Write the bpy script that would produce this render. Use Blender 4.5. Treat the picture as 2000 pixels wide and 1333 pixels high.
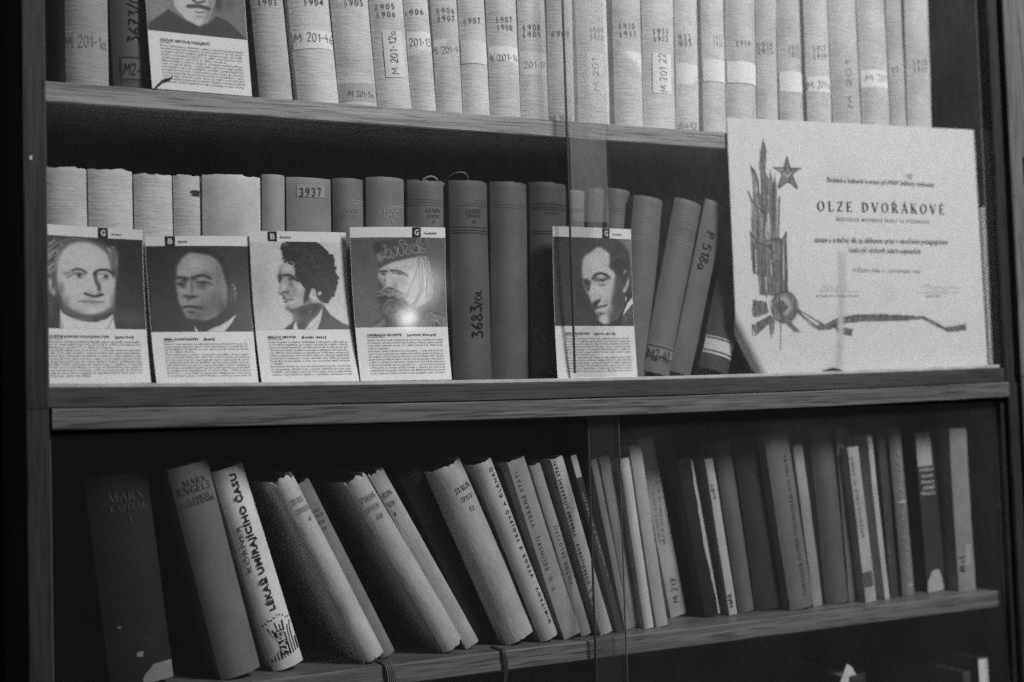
import bpy, math, random
import numpy as np
from mathutils import Matrix, Vector

for o in list(bpy.data.objects): bpy.data.objects.remove(o)
sc = bpy.context.scene
col = sc.collection

# ------------------------------------------------------------------ camera, world, light, exposure
cd = bpy.data.cameras.new('camera'); cam = bpy.data.objects.new('camera', cd); col.objects.link(cam)
YAW, PITCH, ROLL = 0.44453849, 0.04964181, -0.03091593
f_ = Vector((math.sin(YAW)*math.cos(PITCH), math.cos(YAW)*math.cos(PITCH), math.sin(PITCH)))
r_ = Vector((math.cos(YAW), -math.sin(YAW), 0)); u_ = r_.cross(f_)
rr = math.cos(ROLL)*r_ + math.sin(ROLL)*u_; uu = -math.sin(ROLL)*r_ + math.cos(ROLL)*u_
cam.matrix_world = Matrix(((rr.x, uu.x, -f_.x, -0.10254), (rr.y, uu.y, -f_.y, -1.0571), (rr.z, uu.z, -f_.z, -0.02659), (0, 0, 0, 1)))
cd.lens = 45; cd.sensor_width = 36; cd.clip_start = .01; cd.clip_end = 100
cd.dof.use_dof = True; cd.dof.focus_distance = 1.17; cd.dof.aperture_fstop = 3.2
sc.camera = cam
w = bpy.data.worlds.new('World'); sc.world = w; w.use_nodes = True
w.node_tree.nodes['Background'].inputs[0].default_value = (1, 1, 1, 1)
w.node_tree.nodes['Background'].inputs[1].default_value = .065
def area(name, loc, aim, size, watts):
    l = bpy.data.lights.new(name, 'AREA'); l.shape = 'DISK'; l.size = size; l.energy = watts
    o = bpy.data.objects.new(name, l); col.objects.link(o); o.location = loc
    o.rotation_euler = (Vector(aim)-Vector(loc)).to_track_quat('-Z', 'Y').to_euler(); return o
area('ceiling_lamp', (1.4, -1.7, 1.6), (.5, .05, 0), .7, 68)
for nm_, en_, ra_, lc_ in (('small_lamp', .32, .018, (0.9228, -1.6250, 0.1746)), ('glare_light', .36, .05, (0.9808, -1.6950, 0.2537))):  # second light is unseen, added for the soft upper glare on the glass
    lb = bpy.data.lights.new(nm_, 'POINT'); lb.energy = en_; lb.shadow_soft_size = ra_
    lo = bpy.data.objects.new(nm_, lb); col.objects.link(lo); lo.location = lc_
sc.view_settings.view_transform = 'Standard'; sc.view_settings.look = 'None'
sc.view_settings.exposure = 0; sc.view_settings.gamma = 1
sc.cycles.use_denoising = False; sc.cycles.use_light_tree = False
try: sc.cycles.sampling_pattern = 'BLUE_NOISE'
except Exception: pass
sc.cycles.sample_clamp_indirect = 3; sc.cycles.max_bounces = 8; sc.cycles.transparent_max_bounces = 16

# ------------------------------------------------------------------ materials (all neutral grey)
MATS = {}
def nmat(name):
    m = bpy.data.materials.new(name); m.use_nodes = True; nt = m.node_tree
    return m, nt, nt.nodes['Principled BSDF']
def lk(nt, a, b): nt.links.new(a, b)
def coords(nt, scale, kind='Object'):
    tc = nt.nodes.new('ShaderNodeTexCoord'); mp = nt.nodes.new('ShaderNodeMapping'); mp.inputs['Scale'].default_value = scale
    lk(nt, tc.outputs[kind], mp.inputs['Vector']); return mp.outputs['Vector']
def noise(nt, vec, scale, detail=3, rough=.55):
    n = nt.nodes.new('ShaderNodeTexNoise'); n.inputs['Scale'].default_value = scale; n.inputs['Detail'].default_value = detail
    n.inputs['Roughness'].default_value = rough; lk(nt, vec, n.inputs['Vector']); return n.outputs['Fac']
def ramp(nt, fac, p0, v0, p1, v1):
    r = nt.nodes.new('ShaderNodeMapRange'); r.inputs['From Min'].default_value = p0; r.inputs['From Max'].default_value = p1
    r.inputs['To Min'].default_value = v0; r.inputs['To Max'].default_value = v1; lk(nt, fac, r.inputs['Value']); return r.outputs['Result']
def mul(nt, a, b, op='MULTIPLY'):
    m = nt.nodes.new('ShaderNodeMath'); m.operation = op
    for i, x in enumerate((a, b)):
        if isinstance(x, (int, float)): m.inputs[i].default_value = x
        else: lk(nt, x, m.inputs[i])
    return m.outputs[0]
def bump(nt, b, h, strength, dist):
    n = nt.nodes.new('ShaderNodeBump'); n.inputs['Strength'].default_value = strength; n.inputs['Distance'].default_value = dist
    lk(nt, h, n.inputs['Height']); lk(nt, n.outputs['Normal'], b.inputs['Normal'])
def book_mat(style, g):
    key = (style, g)
    if key in MATS: return MATS[key]
    m, nt, b = nmat('%s_cover' % style)
    v = coords(nt, (1, 1, 1)); oi = nt.nodes.new('ShaderNodeObjectInfo')
    off = nt.nodes.new('ShaderNodeVectorMath'); off.operation = 'ADD'
    lk(nt, v, off.inputs[0]); lk(nt, mul(nt, oi.outputs['Random'], 7.3), off.inputs[1]); v = off.outputs[0]
    def strech(s):
        k = nt.nodes.new('ShaderNodeVectorMath'); k.operation = 'MULTIPLY'; k.inputs[1].default_value = s; lk(nt, v, k.inputs[0]); return k.outputs[0]
    blot = ramp(nt, noise(nt, v, 28, 5, .62), .3, .78, .72, 1.12)
    fine = ramp(nt, noise(nt, v, 900, 2), .3, .94, .7, 1.05)
    c = mul(nt, mul(nt, blot, fine), g)
    if style == 'cloth':
        ribs = noise(nt, strech((75, 75, 520)), 1, 2, .5)
        c = mul(nt, c, ramp(nt, ribs, .3, .94, .7, 1.04))
        bump(nt, b, ribs, .65, .0012); b.inputs['Roughness'].default_value = .75
    elif style == 'leather':
        bump(nt, b, noise(nt, v, 420, 4), .5, .0006); b.inputs['Roughness'].default_value = .48
        c = mul(nt, c, ramp(nt, noise(nt, v, 60, 6, .7), .62, 1, .8, 2.6))
    elif style == 'jacket':
        crease = noise(nt, strech((80, 80, 24)), 1, 5, .68)
        bump(nt, b, crease, .6, .0024); b.inputs['Roughness'].default_value = .6
        c = mul(nt, c, ramp(nt, crease, .3, .9, .7, 1.07))
    else:
        weave = noise(nt, strech((1400, 1400, 900)), 1, 1)
        bump(nt, b, weave, .25, .0003); b.inputs['Roughness'].default_value = .62
        c = mul(nt, c, ramp(nt, noise(nt, strech((14, 14, 5)), 1, 3), .3, .88, .7, 1.1))
    lk(nt, c, b.inputs['Base Color']); b.inputs['Specular IOR Level'].default_value = .35
    MATS[key] = m; return m
def flat_mat(name, g, rough=.7, spec=.3, blot=.08, scale=60):
    key = ('flat', name, g)
    if key in MATS: return MATS[key]
    m, nt, b = nmat(name); v = coords(nt, (1, 1, 1))
    c = mul(nt, ramp(nt, noise(nt, v, scale, 4, .6), .3, 1-blot, .7, 1+blot), g)
    lk(nt, c, b.inputs['Base Color']); b.inputs['Roughness'].default_value = rough; b.inputs['Specular IOR Level'].default_value = spec
    MATS[key] = m; return m
def ink(g): return flat_mat('ink', g, .75, .15, .25, 500)
def wood(name, axis, g, gloss=.42):
    m, nt, b = nmat(name)
    s1 = [210, 210, 210]; s1[axis] = 4.5; s2 = [760, 760, 760]; s2[axis] = 20; s3 = [14, 14, 14]; s3[axis] = 2.2
    big = noise(nt, coords(nt, s3), 1, 3, .5); mid = noise(nt, coords(nt, s1), 1, 5, .65); pore = noise(nt, coords(nt, s2), 1, 3, .6)
    c = mul(nt, ramp(nt, mid, .28, .55, .72, 1.4), ramp(nt, big, .3, .78, .7, 1.2))
    c = mul(nt, c, ramp(nt, pore, .36, .35, .5, 1.1)); c = mul(nt, c, g)
    lk(nt, c, b.inputs['Base Color']); b.inputs['Roughness'].default_value = gloss; b.inputs['Specular IOR Level'].default_value = .35
    bump(nt, b, pore, .35, .0005); return m
def vcol_mat(name, rough, coat=0):
    m, nt, b = nmat(name); a = nt.nodes.new('ShaderNodeVertexColor'); a.layer_name = 'tone'
    lk(nt, a.outputs['Color'], b.inputs['Base Color']); b.inputs['Roughness'].default_value = rough; b.inputs['Specular IOR Level'].default_value = .4
    b.inputs['Coat Weight'].default_value = coat; b.inputs['Coat Roughness'].default_value = .22; return m
def pane_mat(name, haze, spec=1.0):  # diffuse veil: dust, with milky room reflections painted in as colour
    m = bpy.data.materials.new(name); m.use_nodes = True; nt = m.node_tree; nt.nodes.remove(nt.nodes['Principled BSDF'])
    out = nt.nodes['Material Output']
    t = nt.nodes.new('ShaderNodeBsdfTransparent'); t.inputs[0].default_value = (.97, .97, .97, 1)
    gl = nt.nodes.new('ShaderNodeBsdfGlossy'); gl.inputs['Roughness'].default_value = .07
    fr = nt.nodes.new('ShaderNodeFresnel'); lk(nt, ramp(nt, nt.nodes.new('ShaderNodeNewGeometry').outputs['Backfacing'], 0, 1.5, 1, 1/1.5), fr.inputs['IOR'])
    d = nt.nodes.new('ShaderNodeBsdfDiffuse'); d.inputs['Color'].default_value = (.8, .8, .8, 1)
    m1 = nt.nodes.new('ShaderNodeMixShader'); lk(nt, mul(nt, fr.outputs[0], spec), m1.inputs[0]); lk(nt, t.outputs[0], m1.inputs[1]); lk(nt, gl.outputs[0], m1.inputs[2])
    m2 = nt.nodes.new('ShaderNodeMixShader')
    mottle = mul(nt, ramp(nt, noise(nt, coords(nt, (5, 5, 2.2)), 1, 4, .6), .3, .35, .72, 1.5), ramp(nt, noise(nt, coords(nt, (160, 160, 60)), 1, 3, .7), .35, .85, .7, 1.2))
    lk(nt, mul(nt, mottle, haze), m2.inputs[0]); lk(nt, m1.outputs[0], m2.inputs[1]); lk(nt, d.outputs[0], m2.inputs[2])
    lk(nt, m2.outputs[0], out.inputs['Surface']); return m

WOOD_H = wood('oak_shelf', 0, .28); WOOD_RAIL = wood('oak_rail_dark', 0, .05, .5); WOOD_RAIL2 = wood('oak_rail', 0, .11)
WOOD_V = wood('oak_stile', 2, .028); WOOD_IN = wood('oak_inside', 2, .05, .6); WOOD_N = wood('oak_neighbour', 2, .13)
PAPER = flat_mat('card_paper', .76, .5, .4, .05, 40); LABEL = lambda g: flat_mat('label_paper', g, .7, .25, .06, 120)
PRINT = vcol_mat('printed_picture', .5, .05); AWARDM = vcol_mat('printed_certificate', .6)
PAGE = None
def page_mat():
    m, nt, b = nmat('page_block')
    c = mul(nt, ramp(nt, noise(nt, coords(nt, (1500, 4, 4)), 1, 2), .3, .55, .7, 1.15), .36)
    lk(nt, c, b.inputs['Base Color']); b.inputs['Roughness'].default_value = .85; return m
PAGE = page_mat()
TRACK = flat_mat('pale_track', .42, .35, .5, .25, 30); METAL = flat_mat('dark_metal', .02, .4, .5)
DARKWALL = flat_mat('dark_wall_paint', .02, .9, .1)
EDGE = flat_mat('glass_edge', .13, .2, .6, .3, 25)  # pale tone stands in for light refracted through the pane edges

# ------------------------------------------------------------------ mesh helpers
def mk(name, verts, faces, mat, parent=None, smooth=None, loc=None):
    me = bpy.data.meshes.new(name); me.from_pydata([tuple(v) for v in verts], [], faces); me.validate()
    if mat: me.materials.append(mat)
    if smooth is not None:
        me.polygons.foreach_set('use_smooth', [True]*len(me.polygons)); me.set_sharp_from_angle(angle=math.radians(smooth))
    o = bpy.data.objects.new(name, me); col.objects.link(o)
    if parent is not None: o.parent = parent
    if loc: o.location = loc
    return o
def empty(name, loc=(0, 0, 0), ry=0):
    o = bpy.data.objects.new(name, None); col.objects.link(o); o.empty_display_size = .02
    o.location = loc; o.rotation_euler = (0, ry, 0); return o
def tag(o, label, cat, group=None, kind=None):
    o['label'] = label
    if cat: o['category'] = cat
    if group: o['group'] = group
    if kind: o['kind'] = kind
    return o
def box(x0, x1, y0, y1, z0, z1, bev=0, sag=None, n=1):
    """box with chamfered long edges along x (or z when taller), optional sag along x"""
    X = np.linspace(x0, x1, n+1)
    b = bev
    prof = [(y0+b, z0), (y1-b, z0), (y1, z0+b), (y1, z1-b), (y1-b, z1), (y0+b, z1), (y0, z1-b), (y0, z0+b)] if b else [(y0, z0), (y1, z0), (y1, z1), (y0, z1)]
    V = []; F = []; k = len(prof)
    for x in X:
        s = sag(x) if sag else 0
        V += [(x, y, z+s) for y, z in prof]
    for i in range(n):
        for j in range(k):
            F.append((i*k+j, (i+1)*k+j, (i+1)*k+(j+1) % k, i*k+(j+1) % k))
    F.append(tuple(range(k-1, -1, -1))[::-1]); F.append(tuple(n*k+j for j in range(k))[::-1])
    return V, F
def vbox(x0, x1, y0, y1, z0, z1, b=0):
    prof = [(x0+b, y0), (x1-b, y0), (x1, y0+b), (x1, y1-b), (x1-b, y1), (x0+b, y1), (x0, y1-b), (x0, y0+b)] if b else [(x0, y0), (x1, y0), (x1, y1), (x0, y1)]
    k = len(prof); V = [(x, y, z0) for x, y in prof]+[(x, y, z1) for x, y in prof]
    F = [(j, (j+1) % k, k+(j+1) % k, k+j) for j in range(k)]+[tuple(range(k))[::-1], tuple(range(k, 2*k))]
    return V, F

# ------------------------------------------------------------------ lettering
_tc = {}
def font_text(s, offset=0, space=1.0):
    key = (s, offset, space)
    if key in _tc: return _tc[key]
    c = bpy.data.curves.new('t', 'FONT'); c.body = s; c.size = 1; c.resolution_u = 2; c.offset = offset; c.space_character = space
    o = bpy.data.objects.new('t', c); me = o.to_mesh()
    V = np.array([v.co[:2] for v in me.vertices]).reshape(-1, 2); F = [tuple(p.vertices) for p in me.polygons]
    o.to_mesh_clear(); bpy.data.objects.remove(o); bpy.data.curves.remove(c)
    _tc[key] = (V, F); return _tc[key]
CAP = None
def ell(cx, cy, rx, ry, n=18, a0=0, a1=360):
    return [(cx+rx*math.cos(math.radians(a0+(a1-a0)*i/n)), cy+ry*math.sin(math.radians(a0+(a1-a0)*i/n))) for i in range(n+1)]
def crom(p, n=6):
    p = [np.array(q, float) for q in p]
    if len(p) < 3: return [tuple(q) for q in p]
    P = [2*p[0]-p[1]]+p+[2*p[-1]-p[-2]]; out = []
    for i in range(1, len(P)-2):
        for k in range(n):
            t = k/n; a, b, c, d = P[i-1:i+3]
            out.append(tuple(.5*(2*b+(c-a)*t+(2*a-5*b+4*c-d)*t*t+(3*b-a-3*c+d)*t**3)))
    out.append(tuple(p[-1])); return out
HAND = {
 '0': (.6, [ell(.28, .5, .25, .5)]), '1': (.42, [[(.08, .72), (.33, 1), (.31, 0)]]),
 '2': (.62, [crom([(.05, .8), (.2, 1), (.48, .93), (.45, .6), (.05, .02)]), [(.05, .02), (.58, .04)]]),
 '3': (.6, [[(.05, .97), (.5, .98), (.24, .58)], crom([(.24, .58), (.48, .48), (.5, .15), (.25, 0), (.02, .1)])]),
 '4': (.66, [[(.36, 1), (.05, .38), (.6, .42)], [(.46, .68), (.42, -.02)]]),
 '5': (.62, [[(.56, 1), (.16, .98), (.12, .58)], crom([(.12, .58), (.4, .64), (.54, .33), (.38, .03), (.05, .05)])]),
 '6': (.6, [crom([(.48, 1), (.18, .62), (.08, .22), (.28, 0), (.5, .18), (.42, .43), (.12, .34)])]),
 '7': (.6, [[(.02, .97), (.55, .98), (.2, 0)], [(.14, .5), (.48, .53)]]),
 '8': (.6, [crom([(.47, .82), (.28, 1), (.1, .82), (.3, .55), (.53, .25), (.28, 0), (.06, .22), (.27, .52), (.47, .82)])]),
 '9': (.58, [crom([(.5, .8), (.3, 1), (.08, .78), (.25, .55), (.5, .75), (.47, .4), (.28, 0)])]),
 'M': (.92, [[(0, 0), (.1, 1), (.41, .35), (.72, 1), (.82, 0)]]), 'P': (.6, [[(.1, 0), (.15, 1)], crom([(.14, .98), (.5, .9), (.48, .6), (.12, .48)])]),
 'O': (.66, [ell(.31, .5, .27, .5)]), 'L': (.55, [[(.12, 1), (.08, .03), (.5, .03)]]),
 'a': (.62, [crom([(.45, .5), (.2, .58), (.05, .25), (.2, 0), (.42, .2)]), [(.47, .55), (.46, .08), (.58, .02)]]),
 '-': (.45, [[(.04, .42), (.4, .44)]]), '/': (.4, [[(0, -.1), (.35, 1.15)]]), ' ': (.35, []), 'B': (.66, [[(.1, 0), (.12, 1)], crom([(.12, .98), (.5, .85), (.15, .52)]), crom([(.15, .52), (.58, .3), (.1, .02)])]),
 'i': (.25, [[(.1, .6), (.12, 0)], [(.12, .8), (.14, .86)]]), 'l': (.28, [[(.1, 1.1), (.1, .05), (.24, .02)]]),
}
def ribbon(pts, wd, closed=False):
    p = np.array(pts, float); n = len(p); V = []; F = []
    d = np.gradient(p, axis=0) if n > 2 else np.array([p[1]-p[0]]*2)
    d /= (np.linalg.norm(d, axis=1, keepdims=True)+1e-9); nr = np.stack([-d[:, 1], d[:, 0]], 1)
    wv = np.broadcast_to(np.asarray(wd, float).reshape(-1, 1) if np.ndim(wd) else wd, (n, 1))/2
    a = p+nr*wv; b = p-nr*wv; V = np.concatenate([a, b]); F = [(i, i+1, n+i+1, n+i) for i in range(n-1)]
    return V, [tuple(reversed(f)) for f in F]
def densify(pts, step=.12):
    out = []
    for a, b in zip(pts[:-1], pts[1:]):
        k = max(1, int(math.dist(a, b)/step))
        out += [(a[0]+(b[0]-a[0])*i/k, a[1]+(b[1]-a[1])*i/k) for i in range(k)]
    return out+[pts[-1]]
def hand_text(s, rnd, wd=.105):
    parts = []; x = 0
    for ch in s:
        gw, st = HAND[ch]; dy = rnd.uniform(-.04, .04); sk = rnd.uniform(-.03, .06)
        for p in st:
            if len(p) < 8:
                for a, b in zip(p[:-1], p[1:]): parts.append(ribbon([(x+q[0]+sk*q[1], q[1]+dy) for q in densify([a, b])], wd))
            else: parts.append(ribbon([(x+q[0]+sk*q[1], q[1]+dy) for q in p], wd))
        x += gw+.1
    return parts
TK, TN = .155, .055
def SER():
    G = {}
    def ln(x0, y0, x1, y1, wd): return ribbon([(x0, y0), (x1, y1)], wd)
    def sf(x, y, h=.15): return ribbon([(x-h, y+(.022 if y < .5 else -.022)), (x+h, y+(.022 if y < .5 else -.022))], .045)
    def bowl(cx, cy, rx, ry, a0, a1, n=20):
        A = np.radians(np.linspace(a0, a1, n+1)); o = np.stack([cx+rx*np.cos(A), cy+ry*np.sin(A)], 1)
        i = np.stack([cx+(rx-TK)*np.cos(A), cy+(ry-TN)*np.sin(A)], 1)
        return np.concatenate([o, i]), [(k, k+1, n+1+k+1, n+1+k) for k in range(n)]
    st = lambda x: ln(x, 0, x, 1, TK)
    G['A'] = (.78, [ln(.09, 0, .39, 1, TN), ln(.39, 1, .68, 0, TK), ln(.2, .33, .56, .33, TN), sf(.09, 0, .11), sf(.68, 0, .14)])
    G['D'] = (.82, [st(.17), bowl(.2, .5, .55, .5, -90, 90), sf(.15, 0, .14), sf(.15, 1, .14)])
    G['E'] = (.68, [st(.17), ln(.1, .972, .6, .972, TN), ln(.17, .5, .48, .5, TN), ln(.1, .028, .63, .028, TN), ln(.585, .8, .585, 1, .05), ln(.61, 0, .61, .22, .05), ln(.46, .4, .46, .6, .05)])
    G['F'] = (.62, G['E'][1][:3]+[ln(.585, .8, .585, 1, .05), sf(.17, 0)])
    G['G'] = (.82, [bowl(.42, .5, .37, .5, 50, 330), ln(.68, .05, .68, .42, TK*.9), sf(.68, .42, .12), ln(.66, .75, .66, .97, .05)])
    G['H'] = (.86, [st(.17), st(.68), ln(.17, .5, .68, .5, TN)]+[sf(a, b) for a in (.17, .68) for b in (0, 1)])
    G['I'] = (.38, [st(.18), sf(.18, 0), sf(.18, 1)])
    G['K'] = (.82, [st(.17), ln(.17, .38, .64, 1, TN), ln(.33, .58, .68, 0, TK), sf(.17, 0), sf(.17, 1), sf(.63, 1, .12), sf(.69, 0, .13)])
    G['L'] = (.66, [st(.17), ln(.1, .028, .6, .028, TN), ln(.585, 0, .585, .27, .05), sf(.17, 1)])
    G['M'] = (1.0, [ln(.12, 0, .14, 1, TN), ln(.14, 1, .46, .04, TK), ln(.46, .04, .8, 1, TN), ln(.82, 0, .82, 1, TK), sf(.12, 0, .1), sf(.82, 0), sf(.12, 1, .1), sf(.84, 1, .1)])
    G['N'] = (.86, [ln(.13, 0, .13, 1, TN), ln(.13, 1, .7, 0, TK), ln(.7, 0, .7, 1, TN), sf(.13, 0, .12), sf(.1, 1, .1), sf(.7, 1, .12)])
    G['O'] = (.86, [bowl(.41, .5, .39, .51, 0, 360, 32)])
    G['P'] = (.7, [st(.17), bowl(.22, .73, .42, .27, -90, 90), sf(.17, 0), sf(.13, 1, .12)])
    G['R'] = (.8, G['P'][1][:2]+[ln(.36, .47, .66, 0, TK), sf(.17, 0), sf(.13, 1, .12), sf(.68, 0, .1)])
    G['S'] = (.62, [ribbon(crom([(.5, .82), (.42, .95), (.27, .98), (.12, .86), (.16, .65), (.3, .53), (.46, .4), (.5, .2), (.36, .03), (.2, .03), (.08, .2)]), .105), ln(.515, .75, .515, 1, .05), ln(.06, 0, .06, .26, .05)])
    G['T'] = (.7, [st(.35), ln(.04, .972, .66, .972, TN), ln(.055, .78, .055, 1, .05), ln(.645, .78, .645, 1, .05), sf(.35, 0)])
    G['U'] = (.82, [ln(.17, .3, .17, 1, TK), bowl(.395, .34, .3, .34, 180, 360), ln(.67, .3, .67, 1, TN), sf(.17, 1), sf(.67, 1, .12)])
    G['V'] = (.78, [ln(.09, 1, .39, 0, TK), ln(.39, 0, .69, 1, TN), sf(.09, 1, .13), sf(.69, 1, .11)])
    G['X'] = (.78, [ln(.1, 1, .66, 0, TK), ln(.66, 1, .1, 0, TN), sf(.1, 1, .12), sf(.66, 1, .1), sf(.1, 0, .1), sf(.67, 0, .12)])
    G['Y'] = (.76, [ln(.09, 1, .37, .45, TK), ln(.66, 1, .39, .45, TN), ln(.37, 0, .37, .5, TK), sf(.09, 1, .12), sf(.66, 1, .1), sf(.37, 0)])
    G['Z'] = (.7, [ln(.6, 1, .1, 0, TK), ln(.1, .972, .62, .972, TN), ln(.08, .028, .63, .028, TN), ln(.115, .78, .115, 1, .05), ln(.615, 0, .615, .24, .05)])
    G[' '] = (.42, [])
    ac = lambda x: ribbon([(x-.04, 1.08), (x+.12, 1.27)], .075)
    hc = lambda x: ribbon([(x-.14, 1.25), (x, 1.1), (x+.14, 1.25)], .06)
    for k, b, f, x in (('Á', 'A', ac, .38), ('É', 'E', ac, .36), ('Í', 'I', ac, .17), ('Ř', 'R', hc, .36), ('Ě', 'E', hc, .36), ('Š', 'S', hc, .3)):
        G[k] = (G[b][0], G[b][1]+[f(x)])
    return G
SERIF = SER()
def serif_text(s, space=.06):
    parts = []; x = 0
    for ch in s:
        if ch in SERIF:
            gw, st = SERIF[ch]
            for V, F in st: parts.append((np.array(V)+[x, 0], F))
            x += gw+space
        else:
            V, F = font_text(ch); c = capheight(); parts.append((V/c+[x, 0], F)); x += (V[:, 0].max()/c if len(V) else .3)+space+.05
    return parts
def capheight():
    global CAP
    if CAP is None: CAP = float(font_text('H')[0][:, 1].max())
    return CAP
RND = random.Random(5)
def text_parts(s, S, E, h, style, rnd=RND):
    """parts [(V2d, F)] of the string laid from S to E with capital height h"""
    if style == 'hand': parts = hand_text(s, rnd)
    elif style == 'serif': parts = serif_text(s)
    elif style == 'serifw': parts = serif_text(s, .3)
    else:
        off, sp = {'year': (0, 1.35), 'sans': (.004, 1.1), 'bold': (.03, 1.06), 'boldw': (.03, 1.5), 'wide': (.012, 1.4), 'stamp': (.012, 1.3), 'body': (0, 1.0), 'head': (.016, 1.0)}[style]
        V, F = font_text(s, off, sp); parts = [(V/capheight(), F)]
    x1 = max((p[0][:, 0].max() for p in parts if len(p[0])), default=1); x0 = min((p[0][:, 0].min() for p in parts if len(p[0])), default=0)
    S = np.array(S); E = np.array(E); L = np.linalg.norm(E-S); d = (E-S)/L; n = np.array([-d[1], d[0]]); k = L/max(1e-6, x1-x0)
    return [(S+np.outer((V[:, 0]-x0)*k, d)+np.outer(V[:, 1]*h, n), F) for V, F in parts]
class Acc:
    """collects surface-mapped flat shapes into one mesh"""
    def __init__(s): s.V = []; s.F = []; s.i = 0
    def add(s, V2, F, surf, eps, clip=None):
        e = eps+s.i*6e-6; s.i = (s.i+1) % 24; o = len(s.V); V2 = np.asarray(V2)
        s.V += [surf(a, b, e) for a, b in V2]
        for f in F:
            if clip and any(V2[k][0] < clip[0] or V2[k][0] > clip[1] for k in f): continue
            s.F.append(tuple(o+k for k in f))
    def build(s, name, mat, parent):
        if s.F: return mk(name, s.V, s.F, mat, parent)
def gridpatch(u0, v0, u1, v1, nu=12, nv=4, jag=None):
    V = []; F = []
    for j in range(nv+1):
        t = j/nv; a, b = (u0, u1) if jag is None else jag(t)
        for i in range(nu+1): V.append((a+(b-a)*i/nu, v0+(v1-v0)*t))
    for j in range(nv):
        for i in range(nu): F.append((j*(nu+1)+i, j*(nu+1)+i+1, (j+1)*(nu+1)+i+1, (j+1)*(nu+1)+i))
    return np.array(V), F

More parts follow.
